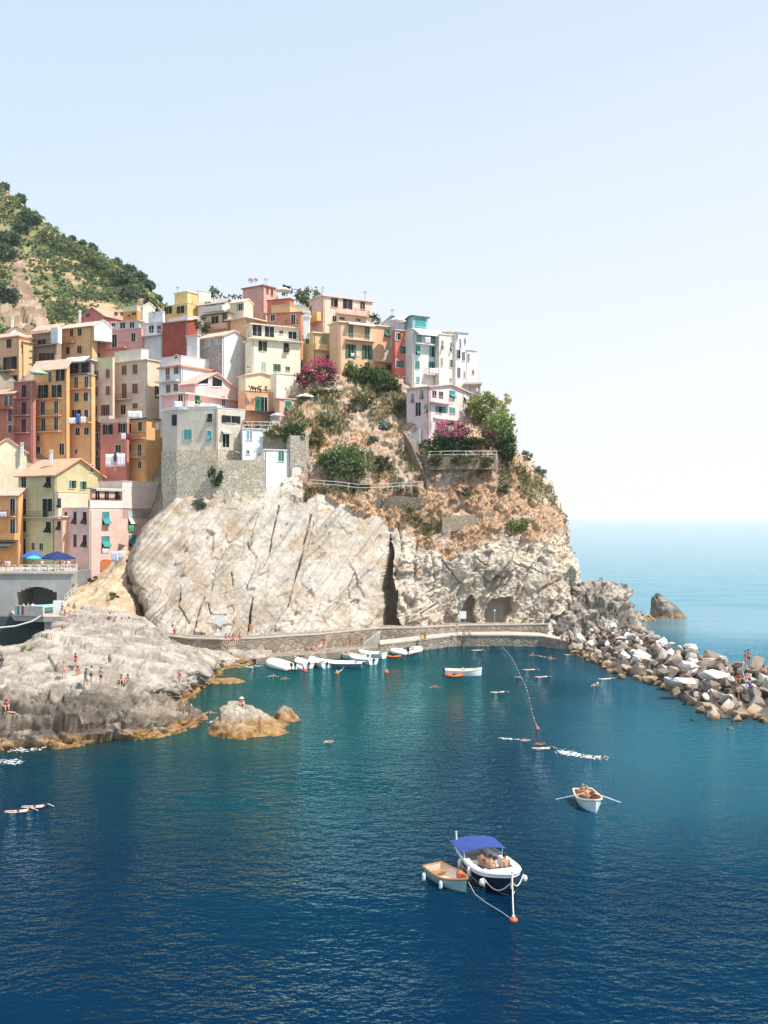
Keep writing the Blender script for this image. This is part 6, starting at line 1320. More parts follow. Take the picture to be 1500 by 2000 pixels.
p = wat(440, 1332); mound('islet_rock', 'low orange rock just awash off the shore rocks', p.x, p.y, 2.4, 1.6, .45, 541, None, 2.)
p = wat(1306, 1204); mound('sea_stack', 'dark triangular sea stack standing off the point', p.x, p.y, 3.6, 4.2, 5.0, 551, amp=.5, pw=7, shape=lambda x, y: np.clip(.62-.55*x, .1, 1.1)*(1-.35*np.abs(y)), orange=.6, base=(.13,.12,.11), pale=(.36,.32,.28))
p = wat(1264, 1211); mound('sea_rock', 'small low rock between the point and the sea stack', p.x, p.y, 1.6, 1.8, 1.0, 561, None, .8)

# ------------------------------------------------------------------ boats
PW_ = plain((.80,.79,.76), .35, name='white_gelcoat', var=.06); NAVY = plain((.008,.014,.045), .3, name='navy_gelcoat'); WOOD = plain((.42,.20,.08), .5, name='varnished_wood', var=.3); DECK = plain((.66,.56,.46), .7, name='pale_deck')
TEALW = plain((.28,.44,.44), .5, name='pale_teal_paint'); BLK = plain((.02,.02,.022), .4, name='black_plastic'); ORG = plain((.75,.13,.03), .5, name='orange_plastic'); YEL = plain((.75,.62,.30), .6, name='cream_paint'); ROPE = plain((.62,.58,.50), .9, name='rope')
def hull(L, B, Dp, fl=.25, tr=.7, sheer=.25, n=18, k=9, fine=1.7):
    """open boat, bow along +x, keel near z=0-fl: outer skin, inner skin"""
    rows = []
    for i in range(n):
        t_ = i/(n-1); x = -L/2+L*t_
        w = B/2*(tr+(1-tr)*min(1, t_/.45)**.8 if t_ < .45 else (max(0, 1-((t_-.45)/.55)**fine))); w = max(w, .012)
        z1 = Dp-fl+sheer*(2*t_-1)**2*(1.3 if t_ > .5 else .5); row = []
        for j in range(k):
            s_ = -1+2*j/(k-1); a = abs(s_); row.append((x+(.25*(1-a)*-1 if t_ > .9 else 0)*L*.1, math.copysign(w*min(1, a**.55), s_) if s_ else 0, -fl+(z1+fl)*a**2.0))
        rows.append(row)
    return rows
def grid_mb(rows, m, flip=False):
    b = len(m.v); k = len(rows[0]); m.v += [tuple(p) for r in rows for p in r]
    for i in range(len(rows)-1):
        for j in range(k-1):
            q = (b+i*k+j, b+(i+1)*k+j, b+(i+1)*k+j+1, b+i*k+j+1); m.f.append(q[::-1] if flip else q)
def boat_hull(o, rows, mat_out, mat_in, mat_rim, floor=.12, rim=.05, deck=None):
    n = len(rows); k = len(rows[0]); m = MB(); grid_mb(rows, m, True); m.f.append(tuple(range(k))); hb = m.build('hull', mat_out, o, smooth=False)
    inn = [[(p[0]+(.05 if i == 0 else -.05 if i > n-3 else 0), p[1]*.92, p[2]+.05+.02*(j in (0, k-1))*-2.4) for j, p in enumerate(r)] for i, r in enumerate(rows)]
    zf = min(p[2] for r in rows for p in r)+floor; inn = [[(x, y, max(z, zf)) for x, y, z in r] for r in inn]
    m = MB(); grid_mb(inn, m); m.f.append(tuple(range(k))[::-1]); m.build('inside', mat_in, o)
    m = MB(); fl_ = []
    for i in range(n):
        w = abs(rows[i][0][1]); z1 = rows[i][0][2]; zk = min(p[2] for p in rows[i]); a = min(1, math.sqrt(max(0, (zf+.02-zk)/(z1-zk+1e-6)))); fl_.append((rows[i][0][0]-(.12 if i == n-1 else 0), w*a**.55*.97))
    for (x0, y0), (x1, y1) in zip(fl_[:-1], fl_[1:]): m.quad((x0, -y0, zf+.02), (x1, -y1, zf+.02), (x1, y1, zf+.02), (x0, y0, zf+.02))
    m.build('floor', mat_in, o)
    m = MB()
    for j in (0, k-1): m.tube([rows[i][j] for i in range(n)], rim, 6)
    m.tube([rows[0][0], ((rows[0][0][0]), 0, rows[0][0][2]), rows[0][k-1]], rim, 6); m.build('gunwale', mat_rim, o)
    return zf
def thwart(o, rows, i, z, mat, name='thwart', w=.25):
    r = rows[i]; x = r[0][0]; y = abs(r[0][1])*.9; m = MB(); m.box(x-w/2, x+w/2, -y, y, z, z+.04); m.build(name, mat, o)
def outboard(o, x, y, z, s=1.):
    m = MB(); m.box(x-.22*s, x+.1*s, y-.13*s, y+.13*s, z+.1*s, z+.55*s); m.box(x-.1*s, x, y-.05*s, y+.05*s, z-.6*s, z+.1*s); m.lathe([(.05*s, -.06*s), (.13*s, 0), (.05*s, .06*s)], 8, (x-.12*s, y, z-.6*s))
    m.build('outboard_motor', BLK, o)
def heading(p, q): return math.atan2(q.y-p.y, q.x-p.x)
def fender(o, x, y, z, r=.14, h=.5, round_=False):
    m = MB(); m.lathe([(.02, h*.5), (r*.8, h*.35), (r, 0), (r*.8, -h*.35), (.02, -h*.5)] if round_ else [(.02, h*.5), (r*.7, h*.42), (r, h*.25), (r, -h*.25), (r*.7, -h*.42), (.02, -h*.5)], 10, (x, y, z)); m.build('fender', PW_, o)

# the big white and navy boat with the blue awning
pa = wat(958, 1712, .1); hd = math.atan2(-6.9, 2.2)
BIG = empty('motor_launch', 'white and navy launch with a blue awning, moored to an orange buoy', 'boat', (pa.x, pa.y, 0), hd)
rows = hull(5.7, 2.5, 1.2, .35, .74, .25, 22, 11, 3.4)
zf = boat_hull(BIG, rows, NAVY, PW_, PW_, .35, .09)
m = MB(); n_ = len(rows); k_ = 11         # white topside band, foredeck, side decks
for j0, j1 in ((0, 1), (10, 9)):
    for i in range(n_-1):
        a, b_, c, d_ = [Vector(rows[i][j0]), Vector(rows[i+1][j0]), Vector(rows[i+1][j0]), Vector(rows[i][j0])]
        o1 = Vector((0, .02 if j0 else -.02, 0)); dn = Vector((0, 0, -.2)); m.quad(a+o1, b_+o1, b_+o1*1.0+dn, a+o1+dn)
m.build('topside_band', PW_, BIG)
m = MB()
for i in range(15, n_-1):                 # foredeck
    a, b_ = rows[i], rows[i+1]; up = Vector((0, 0, .03)); m.quad(Vector(a[0])+up, Vector(b_[0])+up, Vector(b_[10])+up, Vector(a[10])+up)
m.build('foredeck', PW_, BIG)
m = MB()
for sgn, j in ((1, 10), (-1, 0)):
    m = MB()
    for i in range(0, 15):
        a, b_ = Vector(rows[i][j]), Vector(rows[i+1][j]); a2 = Vector((a.x, a.y*.74, a.z)); b2 = Vector((b_.x, b_.y*.74, b_.z)); up = Vector((0, 0, .03))
        m.quad(a+up, b_+up, b2+up, a2+up); m.quad(a2+up, b2+up, Vector((b2.x, b2.y, zf)), Vector((a2.x, a2.y, zf)))
    m.build('side_deck', PW_, BIG)
m = MB(); m.box(-2.6, -1.8, -.8, .8, zf+.03, zf+.45); m.build('stern_bench', PW_, BIG)
m = MB(); m.box(-.6, .2, -.3, .3, zf+.03, zf+.35); m.build('engine_box', plain((.74,.70,.66), .6), BIG)
m = MB(); aw = []
for i in range(7):
    x = -2.95+2.2*i/6; aw.append([(x, -1.34+2.68*j/8, 1.3+.18*math.cos((j/8-.5)*3.0)+.05*math.sin(i*1.05)) for j in range(9)])
grid_mb(aw, m); awn = m.build('awning', plain((.03,.06,.25), .85, name='blue_canvas', var=.2), BIG); md = awn.modifiers.new('thickness', 'SOLIDIFY'); md.thickness = .03
for x in (-2.7, -1.0):
    for y in (-1.12, 1.12): m = MB(); m.tube([(x, y, .85), (x*.98, y*1.06, 1.32)], .03, 6); m.build('awning_pole', plain((.75,.75,.75), .3, .6, name='steel'), BIG)
m = MB(); m.tube([(2.75, 0, .4), (2.86, 0, 1.35)], .06, 6); m.build('stem_post', PW_, BIG)
m = MB(); m.tube([(-2.7, -.9, .8), (-2.75, -.95, 1.9)], .05, 6); m.build('stern_mast', PW_, BIG)
fender(BIG, 1.7, 1.25, .45, .17, .36, True); fender(BIG, 1.7, -1.2, .5, .19, .4, True); fender(BIG, .2, -1.36, .55, .12, .6); fender(BIG, -1.2, -1.34, .55, .12, .6)
m = MB(); cur = [(1.8+1.0*t_, -1.2+1.2*t_, .75-.55*math.sin(math.pi*t_)) for t_ in [i/8 for i in range(9)]]; m.tube(cur, .035, 5); cur = [(1.9+.9*t_, 1.1-1.1*t_, .75-.4*math.sin(math.pi*t_)) for t_ in [i/8 for i in range(9)]]; m.tube(cur, .035, 5); m.build('rope', ROPE, BIG)
BM4 = Matrix.Translation((pa.x, pa.y, 0)) @ Matrix.Rotation(hd, 4, 'Z')
# the dinghy
pd = wat(877, 1722, .1); hd2 = math.atan2(-3.3, 2.1)
DIN = empty('dinghy', 'small wooden dinghy tied beside the launch with a red bather aboard', 'boat', (pd.x, pd.y, 0), hd2)
rows2 = hull(3.2, 1.55, .72, .2, .8, .16, 16, 9, 2.2); zf2 = boat_hull(DIN, rows2, TEALW, DECK, WOOD, .22, .06); thwart(DIN, rows2, 9, .28, DECK); thwart(DIN, rows2, 2, .28, WOOD, 'stern_seat', .4)
fender(DIN, -1.0, -.98, .25, .1, .45); fender(DIN, .5, -.92, .25, .1, .45)
DM4 = Matrix.Translation((pd.x, pd.y, 0)) @ Matrix.Rotation(hd2, 4, 'Z')
# the rowing boat
pr = wat(1150, 1572, .1); hd3 = math.atan2(-3.6, .25)
ROW = empty('rowing_boat', 'small rowing boat with a pale bow and two people aboard', 'boat', (pr.x, pr.y, 0), hd3)
rows3 = hull(3.5, 1.75, .85, .2, .75, .2, 16, 9, 2.0); zf3 = boat_hull(ROW, rows3, plain((.62,.70,.70), .45, name='white_blue_paint'), WOOD, DECK, .22, .07); thwart(ROW, rows3, 6, .32, DECK); thwart(ROW, rows3, 1, .32, DECK, 'stern_seat', .4); thwart(ROW, rows3, 10, .34, DECK)  # whole hull in one even pale paint
RM4 = Matrix.Translation((pr.x, pr.y, 0)) @ Matrix.Rotation(hd3, 4, 'Z')
def oar(label, a, b_):
    d_ = (b_-a).normalized(); m = MB(); m.tube([a, a.lerp(b_, .72)], .035, 6); o = m.build('oar', plain((.74,.70,.64), .5, name='pale_wood')); tag(o, label, 'oar', 'oars of the rowing boat')
    m = MB(); c = a.lerp(b_, .72); sdv = d_.cross(Vector((0, 0, 1))).normalized(); m.hexa([c-sdv*.03-Vector((0,0,.02)), c+sdv*.03-Vector((0,0,.02)), b_+sdv*.1-Vector((0,0,.015)), b_-sdv*.1-Vector((0,0,.015)), c-sdv*.03+Vector((0,0,.02)), c+sdv*.03+Vector((0,0,.02)), b_+sdv*.1+Vector((0,0,.015)), b_-sdv*.1+Vector((0,0,.015))]); m.build('blade', plain((.80,.78,.74), .5), o)
oar('oar stretched out over the water on the left of the rowing boat', RM4 @ Vector((.15, -.35, .95)), wat(1086, 1561, .25)); oar('oar stretched out over the water on the right of the rowing boat', RM4 @ Vector((.15, .35, .95)), wat(1212, 1567, .2))
# motor boat in the cove
pm = wat(905, 1318, .1); MOT = empty('motorboat', 'cream and white motorboat with an orange kayak alongside, in the middle of the cove', 'boat', (pm.x, pm.y, 0), R(3))
rows4 = hull(4.7, 1.8, .95, .25, .85, .22, 16, 9, 2.4); boat_hull(MOT, rows4, PW_, YEL, PW_, .3, .06); m = MB(); m.box(-2.1, -.5, -.7, .7, .25, .75); m.build('cabin', YEL, MOT); m = MB(); m.box(-.1, .1, -.6, .6, .3, .95); m.build('windscreen', plain((.5,.55,.55), .2), MOT); outboard(MOT, -2.4, 0, .5, .9)
def kayak(label, p, L, rz, mat=ORG):
    o = empty('kayak', label, 'kayak', (p.x, p.y, 0), rz); m = MB(); rr_ = []
    for i in range(13):
        t_ = -1+2*i/12; w = .36*(1-abs(t_)**2.2)+.01; rr_.append([(t_*L/2, w*math.cos(a), .12+.15*math.sin(a)+.1*t_*t_) for a in [2*math.pi*j/10 for j in range(11)]])
    grid_mb(rr_, m, True); m.build('hull', mat, o); m = MB(); m.lathe([(.3, 0), (.26, .05), (.2, .0)], 12, (0, 0, .27)); m.build('cockpit', BLK, o)
kayak('orange kayak floating beside the cream motorboat', wat(888, 1322), 2.2, R(4)); kayak('orange kayak lying by the end of the quay', wat(768, 1284), 2.4, R(-6))
# boats along the quay
def rib(label, u, v, L, B, rz, motors=1, floor=DECK, col=PW_, z=0.):
    p = wat(u, v); o = empty('inflatable_boat', label, 'boat', (p.x, p.y, 0), rz); L *= 1.2; B *= 1.2; r = B*.15; y = B/2-r; m = MB(); pts_ = [(-L/2, -y, .32)]+[(L*.12, -y, .32)]+[(L*.12+(L/2-L*.12-r)*math.sin(a), -y*math.cos(a), .32+.2*math.sin(a/1)**2) for a in [math.pi*i/10 for i in range(1, 10)]]+[(L*.12, y, .32), (-L/2, y, .32)]
    m.tube(pts_, [r*.6]+[r]*(len(pts_)-2)+[r*.6], 10); m.build('tube', col, o, smooth=True); m = MB(); m.prism([(-L*.46, -y), (L*.12, -y), (L*.32, -y*.6), (L*.4, 0), (L*.32, y*.6), (L*.12, y), (-L*.46, y)], .1, .2); m.build('floor', floor, o)
    m = MB(); m.box(-.35, .15, -.3, .3, .2, .9); m.build('console', PW_, o); m = MB(); m.box(-L*.3, -L*.2, -y*.8, y*.8, .2, .5); m.build('seat', PW_, o)
    for q in range(motors): outboard(o, -L*.48, (q-(motors-1)/2)*.55, .5, 1.)
    return o
def launch(label, u, v, L, B, rz, out=PW_, inn=DECK, rim=PW_, cover=None, motor=True, name='small_boat'):
    p = wat(u, v); o = empty(name, label, 'boat', (p.x, p.y, 0), rz); L *= 1.18; B *= 1.2; rr_ = hull(L, B, .85, .22, .8, .2, 14, 9, 2.3); boat_hull(o, rr_, out, inn, rim, .25, .055); thwart(o, rr_, 5, .3, DECK)
    if cover:
        m = MB(); m.add([tuple(Vector(r[0])+Vector((0, 0, .02))) for r in rr_[2:]]+[(r[0][0], 0, r[0][2]+.28) for r in rr_[2:]]+[tuple(Vector(r[-1])+Vector((0, 0, .02))) for r in rr_[2:]], [(i, i+1, 12+i+1, 12+i) for i in range(11)]+[(12+i, 12+i+1, 24+i+1, 24+i) for i in range(11)]); m.build('cover', cover, o)
    if motor: outboard(o, -L/2-.05, 0, .4, .8)
COV = plain((.82,.82,.81), .8, name='white_canvas', var=.05)
rib('big white inflatable with two black outboards at the left end of the moored boats', 550, 1304, 5.8, 2.5, R(122), 2)
launch('white boat with red floats hanging at its stern beside the big inflatable', 592, 1301, 4.2, 1.7, R(112), PW_, PW_)
launch('white covered boat in the middle of the moored row', 622, 1300, 4.6, 1.8, R(118), PW_, DECK, PW_, COV)
launch('blue hulled boat with a white cover tied to an orange buoy', 662, 1303, 5.6, 2.0, R(165), plain((.12,.20,.30), .4, name='blue_hull'), PW_, PW_, COV)
launch('white boat nearest the steps at the right end of the moored row', 706, 1294, 4.6, 1.8, R(128), PW_, PW_)
launch('long pale boat behind the blue hulled one', 690, 1287, 4.4, 1.7, R(140), PW_, DECK)
launch('white dinghy close to the quay behind the covered boat', 588, 1286, 3.4, 1.4, R(150), PW_, PW_, motor=False, name='white_dinghy')
rib('left small white inflatable at the end of the steps', 781, 1278, 3.2, 1.7, R(128), 1); rib('right small white inflatable with a pale blue floor at the end of the steps', 808, 1275, 3.4, 1.7, R(62), 1, plain((.30,.52,.60), .6))
launch('pale blue boat lying on the quay', 655, 1262, 3.4, 1.3, R(6), plain((.35,.60,.64), .5, name='sky_blue_paint'), PW_, PW_, None, False, 'beached_boat'); bpy.data.objects['beached_boat'].location.z = 1.25
launch('turquoise boat under a tarpaulin inside the piazza arch', 88, 1190, 5.0, 1.9, R(35), plain((.22,.58,.62), .5, name='turquoise_paint'), PW_, PW_, plain((.25,.62,.68), .7, name='turquoise_canvas'), False, 'stored_boat')
p = at(88, 1178, 154.5); bpy.data.objects['stored_boat'].location = (p.x, 154.8, lz+.35)
p = at(108, 1180, 153); m = MB(); m.prism([(p.x-.2, 152.6), (p.x+1.3, 152.6), (p.x+1.3, 153.0), (p.x-.2, 153.0)], lz+.003, lz+2.0); tag(m.build('white_board', stucco((.82,.82,.80))), 'white board leaning beside the turquoise boat', 'board')
for k in (-.8, .8):
    pass
launch('white boat with its bow against the quay between the first two boats', 572, 1288, 3.8, 1.6, R(120), PW_, PW_)
launch('white boat with a pale tarpaulin moored behind the right end of the row', 724, 1284, 3.8, 1.6, R(150), PW_, PW_, PW_, COV, False)
launch('small white tender at the left end of the quay', 540, 1284, 3.0, 1.4, R(160), PW_, DECK, motor=False, name='white_dinghy')
# cradle under the boat on the quay and the stored one
for nm, lb, x, y, z0, z1, w in (('boat_cradle', 'timber cradle under the turquoise boat', bpy.data.objects['stored_boat'].location.x, 154.8, lz, lz+.2, 1.2), ('boat_cradle', 'timber cradle under the pale blue boat on the quay', bpy.data.objects['beached_boat'].location.x, bpy.data.objects['beached_boat'].location.y, .95, 1.06, .9)):
    m = MB(); m.box(x-w, x+w, y-.35, y+.35, z0+.002, z1); tag(m.build(nm, WOOD), lb, 'cradle')
# buoys
def buoy(label, u, v, r=.28, mat=ORG, two=False, name='buoy'):
    p = wat(u, v, .1); o = empty(name, label, 'buoy', (p.x, p.y, 0)); m = MB(); m.lathe([(.03, -r*.7), (r*.75, -r*.5), (r, .05), (r*.8, r*.55), (r*.4, r*.85), (.05, r*.95)], 12); m.build('float', mat, o, smooth=True)
    m = MB(); m.lathe([(r*.3, 0), (r*.35, r*.2), (r*.12, r*.35)], 10, (0, 0, r*.9)); m.build('ring', PW_, o)
    if two: m = MB(); m.lathe([(r*.7, -r*.9), (r*.78, -r*.35), (r*.74, -r*.2)], 12); m.build('band', plain((.80,.66,.45), .6), o)
    return p
pb = buoy('orange mooring buoy at the end of the launch rope', 1003, 1794, .22, ORG, True)
buoy('orange buoy in front of the blue hulled boat', 658, 1314, .32); buoy('orange buoy floating alone right of the moored boats', 755, 1312, .3); buoy('red buoy at the near end of the swimming line', 1050, 1422, .2, plain((.70,.10,.06), .5, name='red_plastic'))
for i, (uu, vv, lb) in enumerate([(588,1306,'left red float behind the white boat'), (596,1310,'right red float behind the white boat')]): buoy(lb, uu, vv, .34, plain((.62,.05,.05), .5, name='red_float'))
def rope(name, label, pts_, r=.04, mat=ROPE): m = MB(); m.tube(pts_, r, 5); tag(m.build(name, mat), label, 'rope')
b0 = BM4 @ Vector((2.85, 0, 1.15)); rope('mooring_rope', 'thick pale rope from the launch bow down to the orange buoy', [b0, b0.lerp(pb, .35)-Vector((0, 0, .25)), b0.lerp(pb, .7)-Vector((0, 0, .2)), pb+Vector((0, 0, .2))], .04)
d0 = DM4 @ Vector((1.75, 0, .6)); rope('mooring_rope', 'thin rope trailing from the dinghy bow to the buoy', [d0, d0.lerp(pb, .15)-Vector((0, 0, .35)), Vector((*d0.lerp(pb, .4)[:2], .08)), Vector((*d0.lerp(pb, .75)[:2], .07)), pb+Vector((-.2, 0, .05))], .014)
q0 = wat(672, 1302, .6); rope('mooring_rope', 'pale rope from the blue hulled boat to its orange buoy', [q0, wat(668, 1308, .2), wat(660, 1313, .2)], .05)
line = [(980,1264),(991,1273),(1000,1286),(1008,1300),(1016,1318),(1024,1334),(1031,1352),(1036,1375),(1040,1395),(1045,1410),(1050,1422)]
LP = [wat(a, b_, .05) for a, b_ in line]; rope('swimming_line', 'rope of the swimming line reaching out across the cove', LP, .009, plain((.40,.34,.31), .8, name='pink_rope'))
k = 0
for i in range(len(LP)-1):
    nn_ = 3
    for j in range(nn_):
        p = LP[i].lerp(LP[i+1], (j+.5)/nn_); white = i < 4 or (i > 4 and i < 6) or j == 1; m = MB(); m.lathe([(.03, -.05), (.055, -.02), (.055, .04), (.03, .07)], 8); o = m.build('line_float', PW_ if white else plain((.70,.12,.07), .5, name='red_plastic'), None, loc=(p.x, p.y, .03))
        tag(o, ('white' if white else 'red')+' float on the '+('far' if i < 4 else 'middle' if i < 7 else 'near')+' stretch of the swimming line', 'float', 'floats of the swimming line')
# signs on the rock
for lb, uu, vv, w, h, Y in [('white square notice on the rock above the left end of the path', 427, 1210, 1.3, 1.3, 149.5), ('white notice board at the dark cave by the path', 904, 1201, 1.1, 1.2, 163.2)]:
    p = at(uu, vv, Y); o = empty('notice_board', lb, 'sign', (p.x, p.y, p.z)); m = MB(); m.box(-w/2, w/2, -.03, .03, -h/2, h/2); m.build('board', plain((.82,.82,.80), .6), o); m = MB()
    for x in (-w*.35, w*.35): m.box(x-.04, x+.04, .032, .9 if uu < 500 else .15, -h/2-.9, h/2-.1)
    m.build('post', plain((.4,.38,.35), .7), o)
p = at(966, 1216, 163.5); m = MB(); m.tube([p-Vector((0, 0, .6)), p+Vector((0, 0, 1.8))], .05, 6); m.lathe([(.02, 1.8), (.2, 1.9), (.02, 2.1)], 8, tuple(p)); tag(m.build('lamp_post', plain((.45,.46,.46), .5, .4)), 'thin grey lamp post on the path in front of the cave', 'lamp post')
# foam around swimmers
def foam(name, label, u0, v0, u1, v1, w, n=60, seed=1):
    rg_ = random.Random(seed); m = MB()
    for i in range(int(n*1.8)):
        t_ = rg_.random(); p = wat(u0+(u1-u0)*t_, v0+(v1-v0)*t_); x = p.x+rg_.gauss(0, .25); y = p.y+rg_.gauss(0, w); r = rg_.uniform(.02, .13)*rg_.random()+.02; k = rg_.randint(5, 8)
        m.poly([(x+r*1.5*math.cos(6.283*j/k)*rg_.uniform(.6, 1), y+r*math.sin(6.283*j/k)*rg_.uniform(.6, 1), .05+.002*i/n) for j in range(k)])
    tag(m.build(name, plain((.82,.84,.85), .7, name='foam')), label, 'foam', kind='stuff')
foam('wake_foam', 'white wake behind the fast swimmer', 1092, 1468, 1135, 1477, .45, 120, 2); foam('splash_foam', 'splash round the last swimmer of the group', 1140, 1478, 1172, 1482, .35, 50, 3); foam('wake_foam', 'wake of the swimmer off the low rocks', 462, 1304, 520, 1300, .4, 60, 4)
foam('shore_foam', 'foam where the water meets the shore rocks', 20, 1466, 80, 1464, .4, 70, 5); foam('wave_foam', 'small breaking ripple at the left edge', 0, 1487, 42, 1490, .5, 70, 6); foam('wave_foam', 'white water off the rock islet', 412, 1411, 445, 1408, .3, 60, 7); foam('wake_foam', 'thin wake of the first swimmer', 983, 1443, 1006, 1445, .2, 24, 8); foam('splash_foam', 'splash of the swimmers near the boulders', 1050, 1281, 1072, 1285, .3, 24, 9)
# ------------------------------------------------------------------ people
def skeleton(pose):
    P_ = {}
    S = pose
    V, E, Rr = [], [], []
    def v(p, r): V.append(tuple(p)); Rr.append(r); return len(V)-1
    def chain(i, lst):
        for p, r in lst: j = v(p, r); E.append((i, j)); i = j
        return i
    pel = v(S['pelvis'], .125); sp = chain(pel, [(S['spine'], .115)]); ch = chain(sp, [(S['chest'], .135)]); nk = chain(ch, [(S['neck'], .055)])
    hd_ = Vector(S['head']); up = (hd_-Vector(S['neck'])).normalized(); fw = Vector(S.get('face', (0, -1, 0)))
    h1 = chain(nk, [(hd_+fw*.02-up*.02, .075)]); h2 = chain(h1, [(hd_+up*.08, .098)]); chain(h2, [(hd_+up*.17, .06)]); chain(h1, [(hd_+fw*.115+up*.03, .018)])
    side = up.cross(fw)
    for sg in (1, -1): chain(h2, [(hd_+up*.06+side*sg*.1, .02)])
    fingers = []
    for sg, k in ((1, 'L'), (-1, 'R')):
        sh, el, wr = [Vector(x) for x in S['arm'+k]]
        d = (wr-el).normalized(); q = d.cross(Vector((0, 0, 1))); q = q.normalized() if q.length > .1 else Vector((0, 1, 0)); b_ = d.cross(q)
        i = chain(ch, [(sh, .062), (sh.lerp(el, .5), .052), (el, .042), (el.lerp(wr, .4), .042), (wr, .028), (wr+d*.06, .036)])
        for f_, ln in ((-.03, .085), (-.01, .1), (.011, .095), (.03, .075)):
            a = wr+d*.09+q*f_; chain(i, [(a, .010), (a+d*ln*.55+b_*.012, .009), (a+d*ln*.9+b_*.035, .008)])
        a = wr+d*.03+q*.04; chain(i, [(a, .012), (a+d*.04+q*.02, .010)])
        hp_, kn, an, to = [Vector(x) for x in S['leg'+k]]
        chain(pel, [(hp_, .092), (hp_.lerp(kn, .5), .078), (kn, .056), (kn.lerp(an, .35), .056), (an, .036), (an.lerp(to, .6)-Vector((0, 0, .005)), .036), (to, .026)])
    return V, E, Rr
def mir(a): return [(-x, y, z) for x, y, z in a]
def pose(pelvis, spine, chest, neck, head, arm, leg, armR=None, legR=None, face=(0, -1, 0)):
    return dict(pelvis=pelvis, spine=spine, chest=chest, neck=neck, head=head, armL=arm, armR=armR or mir(arm), legL=leg, legR=legR or mir(leg), face=face)
POSES = {
 'stand': pose((0,0,.95), (0,.01,1.14), (0,0,1.34), (0,0,1.5), (0,-.01,1.57), [(.19,0,1.43), (.26,.03,1.14), (.24,-.08,.9)], [(.1,0,.9), (.12,-.03,.5), (.13,.03,.08), (.16,-.15,.03)], None, [(-.1,0,.9), (-.11,.0,.5), (-.12,.06,.08), (-.15,-.12,.03)]),
 'step': pose((0,0,.93), (0,-.02,1.12), (0,-.06,1.32), (0,-.08,1.47), (0,-.11,1.54), [(.19,-.05,1.4), (.28,-.2,1.16), (.2,-.4,1.1)], [(.1,0,.88), (.12,-.28,.55), (.13,-.2,.1), (.15,-.38,.06)], [(-.19,-.05,1.4), (-.28,.1,1.15), (-.28,.02,.92)], [(-.1,0,.88), (-.11,.05,.48), (-.12,.22,.1), (-.14,.05,.03)]),
 'ledge': pose((0,0,.1), (0,.03,.3), (0,0,.5), (0,-.03,.66), (0,-.06,.73), [(.19,0,.59), (.25,.0,.32), (.22,-.2,.2)], [(.1,-.05,.09), (.13,-.42,.1), (.13,-.44,-.33), (.14,-.58,-.38)]),
 'knees': pose((0,0,.1), (0,.02,.3), (0,-.06,.5), (0,-.1,.64), (0,-.15,.71), [(.19,-.06,.57), (.27,-.22,.36), (.12,-.42,.38)], [(.1,-.04,.1), (.15,-.4,.42), (.14,-.6,.06), (.15,-.76,.03)]),
 'lean': pose((0,0,.1), (0,.06,.28), (0,.12,.48), (0,.12,.64), (0,.09,.72), [(.19,.12,.56), (.25,.3,.34), (.28,.34,.08)], [(.1,-.05,.1), (.13,-.45,.2), (.13,-.88,.06), (.15,-1.0,.1)], None, [(-.1,-.05,.1), (-.14,-.4,.36), (-.14,-.66,.06), (-.15,-.82,.04)]),
 'lie': pose((0,0,.12), (0,.2,.13), (0,.4,.14), (0,.56,.15), (0,.63,.17), [(.19,.46,.12), (.36,.3,.08), (.4,.05,.06)], [(.1,-.04,.11), (.13,-.46,.16), (.13,-.9,.06), (.15,-.98,.14)], None, None, (0,0,1)),
 'swim': pose((0,0,-.02), (0,-.2,.0), (0,-.4,.03), (0,-.56,.05), (0,-.63,.08), [(.19,-.47,.03), (.3,-.74,.1), (.2,-1.05,.02)], [(.1,.05,-.02), (.12,.46,-.02), (.11,.88,.0), (.12,1.02,-.02)], [(-.19,-.45,.02), (-.34,-.2,.04), (-.3,.08,.0)], [(-.1,.05,-.02), (-.14,.45,-.08), (-.2,.82,.02), (-.22,.96,.0)], (0,-.5,-.3)),
 'breast': pose((0,0,-.25), (0,-.18,-.18), (0,-.36,-.06), (0,-.47,.06), (0,-.53,.13), [(.19,-.42,-.04), (.36,-.66,-.02), (.2,-.95,.02)], [(.1,.05,-.25), (.2,.4,-.3), (.3,.75,-.28), (.4,.85,-.28)]),
 'row': pose((0,0,.12), (0,.02,.32), (0,-.1,.52), (0,-.16,.66), (0,-.2,.73), [(.19,-.12,.6), (.34,-.4,.5), (.4,-.62,.48)], [(.1,-.05,.1), (.13,-.44,.3), (.13,-.7,.02), (.14,-.82,.1)]),
}
for nm, mv in (('tread', -1.32),): POSES[nm] = {k: ([(x, y, z+mv) for x, y, z in w] if isinstance(w, list) else (w if k == 'face' else (w[0], w[1], w[2]+mv))) for k, w in POSES['stand'].items()}
POSES['tread']['armL'] = [(.19,0,.11), (.42,-.1,.0), (.62,-.2,.03)]; POSES['tread']['armR'] = [(-.19,0,.11), (-.4,-.16,.0), (-.55,-.32,.02)]
def skin_mesh(name, V, E, Rr, lvl=1):
    me = bpy.data.meshes.new(name); me.from_pydata(V, E, []); o = bpy.data.objects.new(name, me); COL.objects.link(o)
    sk = o.modifiers.new('skin', 'SKIN'); sk.use_smooth_shade = True; sk.branch_smoothing = .3
    for i, r in enumerate(Rr): d = me.skin_vertices[0].data[i]; d.radius = (r, r); d.use_root = (i == 0)
    sb = o.modifiers.new('sub', 'SUBSURF'); sb.levels = lvl; sb.render_levels = lvl
    dg = bpy.context.evaluated_depsgraph_get(); out = bpy.data.meshes.new_from_object(o.evaluated_get(dg)); out.name = name
    bpy.data.objects.remove(o); out.polygons.foreach_set('use_smooth', [True]*len(out.polygons)); out.materials.clear(); out.materials.append(None); return out
BODY, SUIT, SHIRT = {}, {}, {}
